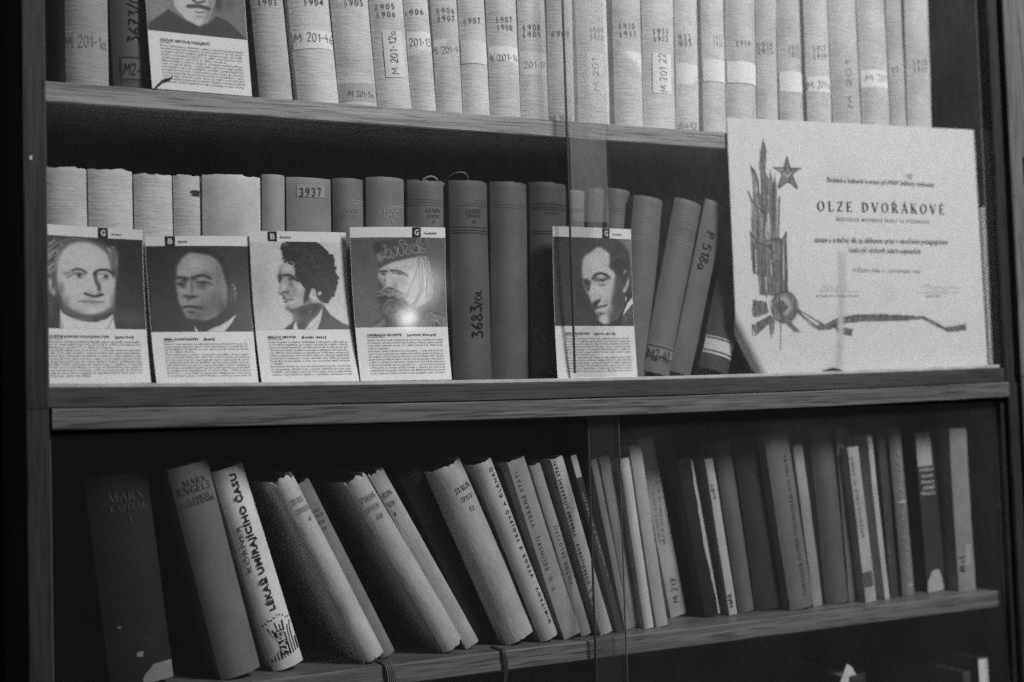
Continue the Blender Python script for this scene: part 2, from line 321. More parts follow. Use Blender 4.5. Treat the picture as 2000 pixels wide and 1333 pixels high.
BOOKS = [
 {'n': 'bound_volume', 'l': 'pale ribbed volume with pencilled number, leftmost on the top shelf', 'o': (0.02036, 0.043, 0.24573), 'a': -0.00093, 'T': 0.0341, 'H': 0.235, 'D': 0.145, 'r': 0.2, 'g': 0.366, 's': 'cloth', 'w': 0, 't': [('M 201-1a', 4e-05, 0.03379, 0.03258, 0.03469, 0.01016, 'hand', 0.25)], 'm': [], 'c': 'book', 'G': 'bound yearbooks on the top shelf', 'p': 0.5},
 {'n': 'bound_volume', 'l': 'dark volume with black handwritten number running up its spine, behind portrait card', 'o': (0.0588, 0.043, 0.2457), 'a': 0.03809, 'T': 0.02999, 'H': 0.235, 'D': 0.145, 'r': 0.2, 'g': 0.09, 's': 'plain', 'w': 0, 't': [('3673/OL', 0.0221, 0.04114, 0.02548, 0.08782, 0.00946, 'hand', 0.012), ('M2-41', 0.00767, 0.01426, 0.02816, 0.01257, 0.00946, 'hand', 0.012)], 'm': [('r', 0.0056, 0.00785, 0.02949, 0.03022, 0.12), ('f', 0.00637, 0.00921, 0.02949, 0.02896, 0.02)], 'c': 'book', 'G': 'bound yearbooks on the top shelf', 'p': 0.5},
 {'n': 'bound_volume', 'l': 'ribbed volume printed 1903 beside the portrait card on the top shelf', 'o': (0.18287, 0.043, 0.2457), 'a': 0.08065, 'T': 0.02969, 'H': 0.235, 'D': 0.145, 'r': 0.2, 'g': 0.488, 's': 'cloth', 'w': 0, 't': [('1903', 0.00675, 0.08485, 0.02253, 0.08549, 0.00587, 'year', 0.06)], 'm': [], 'c': 'book', 'G': 'bound yearbooks on the top shelf', 'p': 0.5},
 {'n': 'bound_volume', 'l': 'ribbed volume printed 1904 with white call number strip', 'o': (0.21742, 0.043, 0.2457), 'a': 0.07916, 'T': 0.03796, 'H': 0.235, 'D': 0.145, 'r': 0.2, 'g': 0.671, 's': 'cloth', 'w': 0, 't': [('1904', 0.01383, 0.08874, 0.03107, 0.08945, 0.00594, 'year', 0.06), ('M 201-46', 0.00156, 0.05662, 0.03768, 0.05578, 0.00777, 'hand', 0.33)], 'm': [('r', 0.00076, 0.04992, 0.03721, 0.06613, 0.82)], 'c': 'book', 'G': 'bound yearbooks on the top shelf', 'p': 0.5},
 {'n': 'bound_volume', 'l': 'ribbed volume printed 1905 once, with grey tape at its foot', 'o': (0.25602, 0.043, 0.2457), 'a': 0.0637, 'T': 0.03577, 'H': 0.235, 'D': 0.145, 'r': 0.2, 'g': 0.647, 's': 'cloth', 'w': 0, 't': [('1905', 0.01195, 0.09257, 0.02921, 0.09379, 0.00603, 'year', 0.095), ('M 201-5a', 0.00752, 0.01041, 0.03193, 0.0093, 0.0051, 'hand', 0.23)], 'm': [('r', 0.00072, 0.00583, 0.03506, 0.02226, 0.46)], 'c': 'book', 'G': 'bound yearbooks on the top shelf', 'p': 0.5},
 {'n': 'bound_volume', 'l': 'ribbed volume printed 1905 and 1906 with upright framed call number label', 'o': (0.29296, 0.043, 0.2457), 'a': 0.06572, 'T': 0.03296, 'H': 0.235, 'D': 0.145, 'r': 0.2, 'g': 0.659, 's': 'cloth', 'w': 0, 't': [('1905', 0.00511, 0.09287, 0.02248, 0.0938, 0.00564, 'year', 0.194), ('1906', 0.00595, 0.08578, 0.02257, 0.08664, 0.00564, 'year', 0.194), ('M 201-12a', 0.02109, 0.03337, 0.02087, 0.07392, 0.00705, 'hand', 0.28)], 'm': [('r', 0.00834, 0.03062, 0.02791, 0.07399, 0.74)], 'c': 'book', 'G': 'bound yearbooks on the top shelf', 'p': 0.5},
 {'n': 'bound_volume', 'l': 'ribbed volume printed 1906 once, with pale strip numbered 201-13', 'o': (0.32604, 0.043, 0.2457), 'a': 0.05564, 'T': 0.02445, 'H': 0.235, 'D': 0.145, 'r': 0.2, 'g': 0.683, 's': 'cloth', 'w': 0, 't': [('1906', 0.00056, 0.09166, 0.01752, 0.09272, 0.00571, 'year', 0.194), ('201-13', 0.00171, 0.06315, 0.02327, 0.06348, 0.00714, 'hand', 0.33)], 'm': [('r', 0.00049, 0.0553, 0.02397, 0.07648, 0.84)], 'c': 'book', 'G': 'bound yearbooks on the top shelf', 'p': 0.5},
 {'n': 'bound_volume', 'l': 'ribbed volume printed 1906 and 1907 with white strip across spine', 'o': (0.35098, 0.043, 0.2457), 'a': 0.03031, 'T': 0.02636, 'H': 0.235, 'D': 0.145, 'r': 0.2, 'g': 0.61, 's': 'cloth', 'w': 0, 't': [('1906', 0.00535, 0.09622, 0.02198, 0.09746, 0.00576, 'year', 0.168), ('1907', 0.00567, 0.0887, 0.02204, 0.08987, 0.00576, 'year', 0.14), ('M 201-14', -0.00216, 0.05761, 0.02722, 0.06036, 0.00672, 'hand', 0.36)], 'm': [('r', 0.00053, 0.05064, 0.02584, 0.07206, 0.84)], 'c': 'book', 'G': 'bound yearbooks on the top shelf', 'p': 0.5},
 {'n': 'bound_volume', 'l': 'ribbed volume printed 1907 once on its spine', 'o': (0.37805, 0.043, 0.2457), 'a': 0.02472, 'T': 0.02756, 'H': 0.235, 'D': 0.145, 'r': 0.2, 'g': 0.659, 's': 'cloth', 'w': 0, 't': [('1907', 0.00489, 0.08926, 0.02081, 0.09047, 0.00582, 'year', 0.194)], 'm': [('r', 0.00055, 0.05166, 0.02701, 0.07379, 0.74)], 'c': 'book', 'G': 'bound yearbooks on the top shelf', 'p': 0.5},
 {'n': 'bound_volume', 'l': 'ribbed volume printed 1907 and 1908 with white numbered strip', 'o': (0.40618, 0.043, 0.2457), 'a': 0.01425, 'T': 0.03208, 'H': 0.235, 'D': 0.145, 'r': 0.2, 'g': 0.61, 's': 'cloth', 'w': 0, 't': [('1907', 0.00884, 0.09332, 0.02524, 0.09474, 0.00588, 'year', 0.23), ('1908', 0.00957, 0.08591, 0.02488, 0.08721, 0.00588, 'year', 0.23), ('M 201-16', -0.00208, 0.05623, 0.03059, 0.05815, 0.00588, 'hand', 0.28)], 'm': [('r', 0.00064, 0.04947, 0.03144, 0.07085, 0.84)], 'c': 'book', 'G': 'bound yearbooks on the top shelf', 'p': 0.5},
 {'n': 'bound_volume', 'l': 'ribbed volume printed 1908 and 1909, left of the glass edges', 'o': (0.43876, 0.043, 0.2457), 'a': 0.00489, 'T': 0.02975, 'H': 0.235, 'D': 0.145, 'r': 0.2, 'g': 0.659, 's': 'cloth', 'w': 0, 't': [('1908', 0.00472, 0.08884, 0.02144, 0.09041, 0.00594, 'year', 0.194), ('1909', 0.00444, 0.08177, 0.02144, 0.08333, 0.00594, 'year', 0.194), ('201-17', 0.00328, 0.05256, 0.02665, 0.05345, 0.00644, 'hand', 0.45)], 'm': [('r', 0.00059, 0.04579, 0.02915, 0.06893, 0.74)], 'c': 'book', 'G': 'bound yearbooks on the top shelf', 'p': 0.5},
 {'n': 'bound_volume', 'l': 'ribbed volume printed 1909 once, with scribbled number at its foot', 'o': (0.46902, 0.043, 0.24595), 'a': -0.0087, 'T': 0.02837, 'H': 0.235, 'D': 0.145, 'r': 0.2, 'g': 0.708, 's': 'cloth', 'w': 0, 't': [('1909', 0.00499, 0.08569, 0.02205, 0.08723, 0.006, 'year', 0.23), ('M 1847', 0.00043, 0.00267, 0.02307, 0.00391, 0.0055, 'hand', 0.33)], 'm': [], 'c': 'book', 'G': 'bound yearbooks on the top shelf', 'p': 0.5},
 {'n': 'bound_volume', 'l': 'ribbed volume seen through both overlapping glass panes on top shelf', 'o': (0.50173, 0.043, 0.24591), 'a': -0.00584, 'T': 0.03547, 'H': 0.235, 'D': 0.145, 'r': 0.2, 'g': 0.708, 's': 'cloth', 'w': 0, 't': [('1909', 0.01307, 0.09278, 0.02799, 0.09433, 0.00607, 'year', 0.374), ('1910', 0.01371, 0.08562, 0.02774, 0.08704, 0.00607, 'year', 0.374), ('M 201', 0.02076, 0.03525, 0.01954, 0.06865, 0.00607, 'hand', 0.53)], 'm': [('r', 0.00812, 0.03315, 0.02652, 0.07425, 0.78)], 'c': 'book', 'G': 'bound yearbooks on the top shelf', 'p': 0.5},
 {'n': 'bound_volume', 'l': 'ribbed volume printed 1910 and 1911 with blank white strip', 'o': (0.54309, 0.043, 0.24612), 'a': -0.01285, 'T': 0.03285, 'H': 0.235, 'D': 0.145, 'r': 0.2, 'g': 0.634, 's': 'cloth', 'w': 0, 't': [('1910', 0.00622, 0.10072, 0.02239, 0.10254, 0.00616, 'year', 0.23), ('1911', 0.00629, 0.09263, 0.02276, 0.09443, 0.00616, 'year', 0.23)], 'm': [('r', 0.00066, 0.05659, 0.03219, 0.07854, 0.84)], 'c': 'book', 'G': 'bound yearbooks on the top shelf', 'p': 0.5},
 {'n': 'bound_volume', 'l': 'ribbed volume printed 1911 and 1912 with upright white label', 'o': (0.57652, 0.043, 0.24652), 'a': -0.02174, 'T': 0.03794, 'H': 0.235, 'D': 0.145, 'r': 0.2, 'g': 0.683, 's': 'cloth', 'w': 0, 't': [('1911', 0.01036, 0.09821, 0.02631, 0.10012, 0.00623, 'year', 0.194), ('1912', 0.01112, 0.09088, 0.02714, 0.09276, 0.00623, 'year', 0.194), ('M 201 22', 0.0244, 0.03962, 0.02342, 0.07983, 0.0083, 'hand', 0.45)], 'm': [('r', 0.00815, 0.03811, 0.03051, 0.07969, 0.84)], 'c': 'book', 'G': 'bound yearbooks on the top shelf', 'p': 0.5},
 {'n': 'bound_volume', 'l': 'ribbed volume printed 1912 and 1913 with number 38452 at its foot', 'o': (0.61562, 0.043, 0.24632), 'a': -0.02235, 'T': 0.02763, 'H': 0.235, 'D': 0.145, 'r': 0.2, 'g': 0.708, 's': 'cloth', 'w': 0, 't': [('1912', -0.00056, 0.09586, 0.01632, 0.09758, 0.00631, 'year', 0.266), ('1913', 0.00023, 0.089, 0.01648, 0.09061, 0.00631, 'year', 0.266), ('38452', -0.00256, 0.00303, 0.023, 0.00473, 0.00683, 'hand', 0.36)], 'm': [('r', 0.00055, 0.05063, 0.02708, 0.07257, 0.84)], 'c': 'book', 'G': 'bound yearbooks on the top shelf', 'p': 0.5},
 {'n': 'bound_volume', 'l': 'ribbed volume with faint half hidden year, between the 1913 and 1914 volumes', 'o': (0.64905, 0.043, 0.24617), 'a': -0.01654, 'T': 0.02846, 'H': 0.235, 'D': 0.145, 'r': 0.2, 'g': 0.683, 's': 'cloth', 'w': 0, 't': [('1913', 0.012, 0.0992, 0.02359, 0.1005, 0.00638, 'year', 0.392), ('1914', 0.01245, 0.09274, 0.02403, 0.09402, 0.00638, 'year', 0.392)], 'm': [('r', 0.00057, 0.05665, 0.02789, 0.0799, 0.84)], 'c': 'book', 'G': 'bound yearbooks on the top shelf', 'p': 0.5},
 {'n': 'bound_volume', 'l': 'ribbed volume printed 1914 once, above the left edge of the certificate', 'o': (0.67831, 0.043, 0.24666), 'a': -0.02503, 'T': 0.03827, 'H': 0.235, 'D': 0.145, 'r': 0.2, 'g': 0.601, 's': 'cloth', 'w': 0, 't': [('1914', 0.01055, 0.09551, 0.02728, 0.09749, 0.00644, 'year', 0.266)], 'm': [('r', 0.00077, 0.05701, 0.0375, 0.07999, 0.84)], 'c': 'book', 'G': 'bound yearbooks on the top shelf', 'p': 0.5},
 {'n': 'bound_volume', 'l': 'ribbed volume printed 1914 and 1915 with cracked spine paper', 'o': (0.71779, 0.043, 0.24634), 'a': -0.02369, 'T': 0.02691, 'H': 0.235, 'D': 0.145, 'r': 0.2, 'g': 0.58, 's': 'cloth', 'w': 0, 't': [('1914', 0.00183, 0.09791, 0.01788, 0.09979, 0.00652, 'year', 0.24), ('1915', 0.00231, 0.09078, 0.01803, 0.09258, 0.00652, 'year', 0.24)], 'm': [], 'c': 'book', 'G': 'bound yearbooks on the top shelf', 'p': 0.5},
 {'n': 'bound_volume', 'l': 'ribbed volume printed 1915 and 1916 with white strip', 'o': (0.74707, 0.043, 0.24601), 'a': -0.00995, 'T': 0.03135, 'H': 0.235, 'D': 0.145, 'r': 0.2, 'g': 0.558, 's': 'cloth', 'w': 0, 't': [('1915', 0.0115, 0.09788, 0.02589, 0.09935, 0.00658, 'year', 0.302), ('1916', 0.01187, 0.09038, 0.02626, 0.09181, 0.00658, 'year', 0.302)], 'm': [('r', 0.00063, 0.05308, 0.03072, 0.07537, 0.84)], 'c': 'book', 'G': 'bound yearbooks on the top shelf', 'p': 0.5},
 {'n': 'bound_volume', 'l': 'ribbed volume printed 1917 and 1919 above the certificate', 'o': (0.78426, 0.043, 0.24582), 'a': -0.00377, 'T': 0.03297, 'H': 0.235, 'D': 0.145, 'r': 0.2, 'g': 0.644, 's': 'cloth', 'w': 0, 't': [('1917', 0.00832, 0.09992, 0.02373, 0.10139, 0.00665, 'year', 0.23), ('1919', 0.00825, 0.09146, 0.02436, 0.09295, 0.00665, 'year', 0.23), ('M 201-6', 0.00046, 0.05956, 0.02979, 0.06143, 0.00776, 'hand', 0.43)], 'm': [('r', 0.00066, 0.05611, 0.03231, 0.07357, 0.82)], 'c': 'book', 'G': 'bound yearbooks on the top shelf', 'p': 0.5},
 {'n': 'bound_volume', 'l': 'wide ribbed volume with faint upright pencilled number above the certificate', 'o': (0.81911, 0.043, 0.2457), 'a': 0.0023, 'T': 0.03895, 'H': 0.235, 'D': 0.145, 'r': 0.2, 'g': 0.58, 's': 'cloth', 'w': 0, 't': [('M 201', 0.0225, 0.0413, 0.02128, 0.09428, 0.00617, 'hand', 0.39)], 'm': [], 'c': 'book', 'G': 'bound yearbooks on the top shelf', 'p': 0.5},
 {'n': 'bound_volume', 'l': 'ribbed volume with near square white label above the certificate', 'o': (0.85946, 0.043, 0.2457), 'a': 0.00019, 'T': 0.03993, 'H': 0.235, 'D': 0.145, 'r': 0.2, 'g': 0.601, 's': 'cloth', 'w': 0, 't': [('M 201', 0.00404, 0.07395, 0.03411, 0.07581, 0.00681, 'hand', 0.45)], 'm': [('r', 0.0005, 0.06736, 0.0373, 0.08674, 0.84)], 'c': 'book', 'G': 'bound yearbooks on the top shelf', 'p': 0.5},
 {'n': 'bound_volume', 'l': 'narrow dim volume printed 1917, second from the right on the top shelf', 'o': (0.90041, 0.043, 0.24584), 'a': -0.00619, 'T': 0.02277, 'H': 0.235, 'D': 0.145, 'r': 0.2, 'g': 0.494, 's': 'cloth', 'w': 0, 't': [('1917', -0.00486, 0.08602, 0.01034, 0.0874, 0.00689, 'year', 0.194)], 'm': [], 'c': 'book', 'G': 'bound yearbooks on the top shelf', 'p': 0.5},
 {'n': 'bound_volume', 'l': 'volume printed 1918 and 1919, rightmost on the top shelf', 'o': (0.92512, 0.043, 0.24639), 'a': -0.01939, 'T': 0.03573, 'H': 0.235, 'D': 0.145, 'r': 0.2, 'g': 0.601, 's': 'cloth', 'w': 0, 't': [('1918', 0.0074, 0.09654, 0.02455, 0.09836, 0.00695, 'year', 0.284), ('1919', 0.00752, 0.0883, 0.02421, 0.09004, 0.00695, 'year', 0.284)], 'm': [], 'c': 'book', 'G': 'bound yearbooks on the top shelf', 'p': 0.5},
 {'n': 'book', 'l': 'pale ribbed paperbound book in the left corner of the middle shelf', 'o': (0.00713, 0.058, -0.00041), 'a': 0.01059, 'T': 0.03188, 'H': 0.18247, 'D': 0.13, 'r': 0.16, 'g': 0.55, 's': 'cloth', 'w': 0.6, 't': [], 'm': [], 'c': 'book', 'G': 'books standing on the middle shelf', 'p': 0.5},
 {'n': 'book', 'l': 'pale ribbed book with frayed head, second from left on middle shelf', 'o': (0.03923, 0.058, -0.00101), 'a': 0.00484, 'T': 0.03607, 'H': 0.18323, 'D': 0.145, 'r': 0.16, 'g': 0.6, 's': 'cloth', 'w': 0.7, 't': [], 'm': [], 'c': 'book', 'G': 'books standing on the middle shelf', 'p': 0.5},
 {'n': 'book', 'l': 'pale ribbed book, third from left on middle shelf', 'o': (0.0759, 0.058, -0.00157), 'a': 0.00017, 'T': 0.03205, 'H': 0.18148, 'D': 0.145, 'r': 0.16, 'g': 0.56, 's': 'cloth', 'w': 0.5, 't': [], 'm': [], 'c': 'book', 'G': 'books standing on the middle shelf', 'p': 0.5},
 {'n': 'book', 'l': 'narrow ribbed book with torn dark upper corner', 'o': (0.10858, 0.058, -0.00194), 'a': -0.00225, 'T': 0.02262, 'H': 0.18261, 'D': 0.145, 'r': 0.16, 'g': 0.54, 's': 'cloth', 'w': 0.6, 't': [], 'm': [('tear', 0.62, 0.9, 1.05, 0.93, 0.03)], 'c': 'book', 'G': 'books standing on the middle shelf', 'p': 0.5},
 {'n': 'book', 'l': 'wide smooth pale book with small nicks along its head', 'o': (0.13236, 0.058, -0.00199), 'a': -0.01017, 'T': 0.05107, 'H': 0.1844, 'D': 0.145, 'r': 0.16, 'g': 0.58, 's': 'plain', 'w': 0.5, 't': [], 'm': [], 'c': 'book', 'G': 'books standing on the middle shelf', 'p': 0.5},
 {'n': 'book', 'l': 'narrow plain grey book beside the wide pale book', 'o': (0.18478, 0.058, -0.00273), 'a': -0.01133, 'T': 0.02046, 'H': 0.18788, 'D': 0.145, 'r': 0.2, 'g': 0.34, 's': 'plain', 'w': 0, 't': [], 'm': [], 'c': 'book', 'G': 'books standing on the middle shelf', 'p': 0.5},
 {'n': 'book', 'l': 'grey clothbound book with 3937 number sticker on its head', 'o': (0.20701, 0.058, -0.00287), 'a': -0.01076, 'T': 0.04124, 'H': 0.18681, 'D': 0.145, 'r': 0.1, 'g': 0.26, 's': 'plain', 'w': 0, 't': [('3937', 0.01148, 0.1691, 0.03195, 0.17019, 0.00775, 'stamp', 0.07)], 'm': [('r', 0.00855, 0.16894, 0.03481, 0.18053, 0.33)], 'c': 'book', 'G': 'books standing on the middle shelf', 'p': 0.5},
 {'n': 'book', 'l': 'grey volume with light ruled bands, just left of the wide titled volume', 'o': (0.2497, 0.058, -0.00323), 'a': -0.01509, 'T': 0.02857, 'H': 0.18803, 'D': 0.145, 'r': 0.24, 'g': 0.17, 's': 'plain', 'w': 0, 't': [('LENIN', 0.00721, 0.1556, 0.02285, 0.1564, 0.00324, 'serif', 0.24), ('SPISY', 0.00716, 0.1509, 0.0228, 0.15168, 0.00301, 'serif', 0.24)], 'm': [('l', 0.16768, 0.0006, 0.34), ('l', 0.16485, 0.0006, 0.34), ('l', 0.16202, 0.0006, 0.34), ('l', 0.14271, 0.0006, 0.34)], 'c': 'book', 'G': 'books standing on the middle shelf', 'p': 0.5},
 {'n': 'book', 'l': 'wide grey volume with light bands and light gilt title above the bearded portrait', 'o': (0.2818, 0.058, -0.00349), 'a': -0.01279, 'T': 0.03691, 'H': 0.19075, 'D': 0.145, 'r': 0.22, 'g': 0.22, 's': 'plain', 'w': 0, 't': [('LENIN', 0.01391, 0.15732, 0.03, 0.15811, 0.00375, 'serif', 0.42), ('SPISY', 0.01434, 0.15234, 0.02891, 0.15303, 0.00328, 'serif', 0.42), ('7', 0.02129, 0.14813, 0.0233, 0.14822, 0.00281, 'serif', 0.4)], 'm': [('l', 0.16941, 0.0006, 0.4), ('l', 0.1663, 0.0006, 0.4), ('l', 0.16367, 0.0006, 0.4), ('l', 0.14363, 0.0006, 0.4)], 'c': 'book', 'G': 'books standing on the middle shelf', 'p': 0.5},
 {'n': 'book', 'l': 'grey volume with frayed head and ribbon loop, above the bearded portrait right half', 'o': (0.32076, 0.058, -0.00335), 'a': -0.02276, 'T': 0.03901, 'H': 0.1897, 'D': 0.145, 'r': 0.24, 'g': 0.15, 's': 'plain', 'w': 0.5, 't': [('LENIN', 0.01499, 0.15889, 0.03001, 0.15978, 0.00357, 'serif', 0.05), ('SPISY', 0.01599, 0.15387, 0.02945, 0.15464, 0.00309, 'serif', 0.05), ('27', 0.02112, 0.14931, 0.02474, 0.14952, 0.00261, 'serif', 0.05)], 'm': [('l', 0.17096, 0.0006, 0.045), ('l', 0.16829, 0.0006, 0.045), ('l', 0.16586, 0.0006, 0.045), ('l', 0.14503, 0.0006, 0.045), ('l', 0.14261, 0.0006, 0.045)], 'c': 'book', 'G': 'books standing on the middle shelf', 'p': 0.5},
 {'n': 'book', 'l': 'dark grey volume with large handwritten 3683 running up its spine', 'o': (0.36207, 0.048, -0.00429), 'a': -0.00372, 'T': 0.03914, 'H': 0.1903, 'D': 0.145, 'r': 0.22, 'g': 0.115, 's': 'plain', 'w': 0.3, 't': [('LENIN', 0.01345, 0.15887, 0.02954, 0.15952, 0.00359, 'serif', 0.035), ('SPISY', 0.01407, 0.15452, 0.02915, 0.1551, 0.00311, 'serif', 0.035), ('28', 0.0192, 0.14985, 0.02343, 0.15, 0.00263, 'serif', 0.035), ('3683', 0.02799, 0.04127, 0.02703, 0.07227, 0.01101, 'hand', 0.008), ('/OL', 0.02809, 0.07228, 0.02747, 0.08732, 0.00718, 'hand', 0.008)], 'm': [('l', 0.17122, 0.0006, 0.035), ('l', 0.16844, 0.0006, 0.035), ('l', 0.16634, 0.0006, 0.035), ('l', 0.14587, 0.0006, 0.035), ('l', 0.14295, 0.0006, 0.035), ('l', 0.14052, 0.0006, 0.035)], 'c': 'book', 'G': 'books standing on the middle shelf', 'p': 0.5},
 {'n': 'book', 'l': 'plain dark grey volume with faint bands right of the 3683 volume', 'o': (0.40226, 0.05, -0.00377), 'a': -0.02113, 'T': 0.039, 'H': 0.1913, 'D': 0.145, 'r': 0.22, 'g': 0.115, 's': 'plain', 'w': 0.3, 't': [], 'm': [('l', 0.16865, 0.0006, 0.075), ('l', 0.16568, 0.0006, 0.075), ('l', 0.14486, 0.0006, 0.075), ('l', 0.14238, 0.0006, 0.075)], 'c': 'book', 'G': 'books standing on the middle shelf', 'p': 0.5},
 {'n': 'book', 'l': 'dark grey volume half behind the leftmost edge of the lone portrait card', 'o': (0.4446, 0.052, -0.00358), 'a': -0.02744, 'T': 0.03996, 'H': 0.19293, 'D': 0.145, 'r': 0.22, 'g': 0.12, 's': 'plain', 'w': 0.3, 't': [('LENIN', 0.01276, 0.16123, 0.02794, 0.16168, 0.00346, 'serif', 0.05)], 'm': [('l', 0.17164, 0.0006, 0.05), ('l', 0.16881, 0.0006, 0.05), ('l', 0.16659, 0.0006, 0.05), ('l', 0.14492, 0.0006, 0.05), ('l', 0.1424, 0.0006, 0.05)], 'c': 'book', 'G': 'books standing on the middle shelf', 'p': 0.5},
 {'n': 'book', 'l': 'small lighter grey book behind the inner glass edge', 'o': (0.48773, 0.058, -0.00388), 'a': -0.04714, 'T': 0.01742, 'H': 0.18894, 'D': 0.145, 'r': 0.2, 'g': 0.22, 's': 'plain', 'w': 0, 't': [], 'm': [('l', 0.17008, 0.0006, 0.14), ('l', 0.16803, 0.0006, 0.14)], 'c': 'book', 'G': 'books standing on the middle shelf', 'p': 0.5},
 {'n': 'book', 'l': 'dark book seen only through the double glass strip above the lone card', 'o': (0.50333, 0.058, -0.00325), 'a': -0.08325, 'T': 0.01732, 'H': 0.19216, 'D': 0.145, 'r': 0.2, 'g': 0.12, 's': 'plain', 'w': 0, 't': [], 'm': [], 'c': 'book', 'G': 'books standing on the middle shelf', 'p': 0.5},
 {'n': 'book', 'l': 'grey volume right of the double glass strip, above the lone card', 'o': (0.51912, 0.058, -0.00169), 'a': -0.1191, 'T': 0.02505, 'H': 0.19219, 'D': 0.145, 'r': 0.2, 'g': 0.14, 's': 'plain', 'w': 0, 't': [], 'm': [('l', 0.17236, 0.0006, 0.2), ('l', 0.16976, 0.0006, 0.2), ('l', 0.16664, 0.0006, 0.2)], 'c': 'book', 'G': 'books standing on the middle shelf', 'p': 0.5},
 {'n': 'book', 'l': 'grey volume leaning right behind the lone portrait card', 'o': (0.53691, 0.045, 0.00032), 'a': -0.14701, 'T': 0.03372, 'H': 0.18239, 'D': 0.145, 'r': 0.2, 'g': 0.16, 's': 'plain', 'w': 0, 't': [], 'm': [('l', 0.16345, 0.0006, 0.26), ('l', 0.16035, 0.0006, 0.26), ('l', 0.15725, 0.0006, 0.26), ('l', 0.13971, 0.0006, 0.26), ('l', 0.13662, 0.0006, 0.26)], 'c': 'book', 'G': 'books standing on the middle shelf', 'p': 0.5},
 {'n': 'book', 'l': 'leaning grey volume with framed label at its foot', 'o': (0.56365, 0.041, 0.0037), 'a': -0.25469, 'T': 0.03257, 'H': 0.18181, 'D': 0.145, 'r': 0.2, 'g': 0.16, 's': 'plain', 'w': 0, 't': [('LENIN', 0.00968, 0.15096, 0.0253, 0.15172, 0.00332, 'serif', 0.28), ('M2-40', 0.00051, 0.01233, 0.02441, 0.0124, 0.01124, 'hand', 0.012)], 'm': [('r', 0.0005, 0.01406, 0.03207, 0.02917, 0.22), ('f', 0.0005, 0.01529, 0.03184, 0.02717, 0.03), ('l', 0.16574, 0.0006, 0.26), ('l', 0.16265, 0.0006, 0.26), ('l', 0.15956, 0.0006, 0.26), ('l', 0.14002, 0.0006, 0.26), ('l', 0.13693, 0.0006, 0.26)], 'c': 'book', 'G': 'books standing on the middle shelf', 'p': 0.5},
 {'n': 'book', 'l': 'narrow leaning book with inked number running down its spine', 'o': (0.5937, 0.038, 0.0027), 'a': -0.2841, 'T': 0.02524, 'H': 0.18407, 'D': 0.145, 'r': 0.12, 'g': 0.15, 's': 'plain', 'w': 0, 't': [('P 518a', 0.00734, 0.15126, 0.00537, 0.10922, 0.00979, 'hand', 0.015)], 'm': [], 'c': 'book', 'G': 'books standing on the middle shelf', 'p': 0.5},
 {'n': 'book', 'l': 'worn dark leaning book with pale blank label at its foot, beside the certificate', 'o': (0.62958, 0.04, 0.00604), 'a': -0.28161, 'T': 0.03665, 'H': 0.17927, 'D': 0.145, 'r': 0.22, 'g': 0.07, 's': 'leather', 'w': 0.6, 't': [], 'm': [('r', 0.0005, 0.01629, 0.03615, 0.03461, 0.62), ('f', 0.0005, 0.01887, 0.03615, 0.03325, 0.05)], 'c': 'book', 'G': 'books standing on the middle shelf', 'p': 0.5},
 {'n': 'book', 'l': 'thick black book with torn white patch at its foot, far left of lower shelf', 'o': (0.05019, 0.05, -0.2512), 'a': 0.11087, 'T': 0.05083, 'H': 0.17669, 'D': 0.145, 'r': 0.1, 'g': 0.014, 's': 'leather', 'w': 0.6, 't': [('KARL', 0.02066, 0.16328, 0.04, 0.16217, 0.00421, 'serif', 0.06), ('MARX', 0.01647, 0.1529, 0.04543, 0.1522, 0.00758, 'serif', 0.075), ('KAPITAL', 0.01662, 0.14435, 0.04611, 0.14432, 0.00547, 'serif', 0.07), ('I', 0.03066, 0.13459, 0.03275, 0.13464, 0.00463, 'serif', 0.07)], 'm': [('tear', 0.5, -0.02, 1.03, 0.085, 0.22), ('tear', 0.46, 0.13, 0.56, 0.155, 0.25), ('tear', 0.2, 0.28, 0.27, 0.29, 0.2)], 'c': 'book', 'G': 'books leaning on the lower shelf', 'p': 0.5},
 {'n': 'book', 'l': 'smooth grey book with dark serif title, second from left on lower shelf', 'o': (0.13735, 0.03771, -0.2512), 'a': 0.22954, 'T': 0.03446, 'H': 0.18376, 'D': 0.145, 'r': 0.2, 'g': 0.17, 's': 'plain', 'w': 0, 't': [('MARX', 0.00868, 0.16655, 0.02856, 0.16699, 0.00518, 'serif', 0.03), ('ENGELS', 0.00397, 0.15995, 0.0308, 0.16007, 0.00604, 'serif', 0.03), ('O UMĚNÍ', 0.00879, 0.15319, 0.02787, 0.15377, 0.00345, 'serif', 0.03), ('A LITERATUŘE', 0.00258, 0.14928, 0.03219, 0.1498, 0.00367, 'serif', 0.03)], 'm': [], 'c': 'book', 'G': 'books leaning on the lower shelf', 'p': 0.5},
 {'n': 'book', 'l': 'white book with bold black lettering and black wave pattern at its foot', 'o': (0.18524, 0.04725, -0.2512), 'a': 0.27953, 'T': 0.02732, 'H': 0.18173, 'D': 0.145, 'r': 0.24, 'g': 0.8, 's': 'plain', 'w': 0, 't': [('LÉKAŘ UMÍRAJÍCÍHO ČASU', 0.01633, 0.05229, 0.01773, 0.17583, 0.0051, 'bold', 0.02), ('KÖRNER', 0.00683, 0.08966, 0.00859, 0.13132, 0.00377, 'sans', 0.02)], 'm': [('waves',)], 'c': 'book', 'G': 'books leaning on the lower shelf', 'p': 0.5},
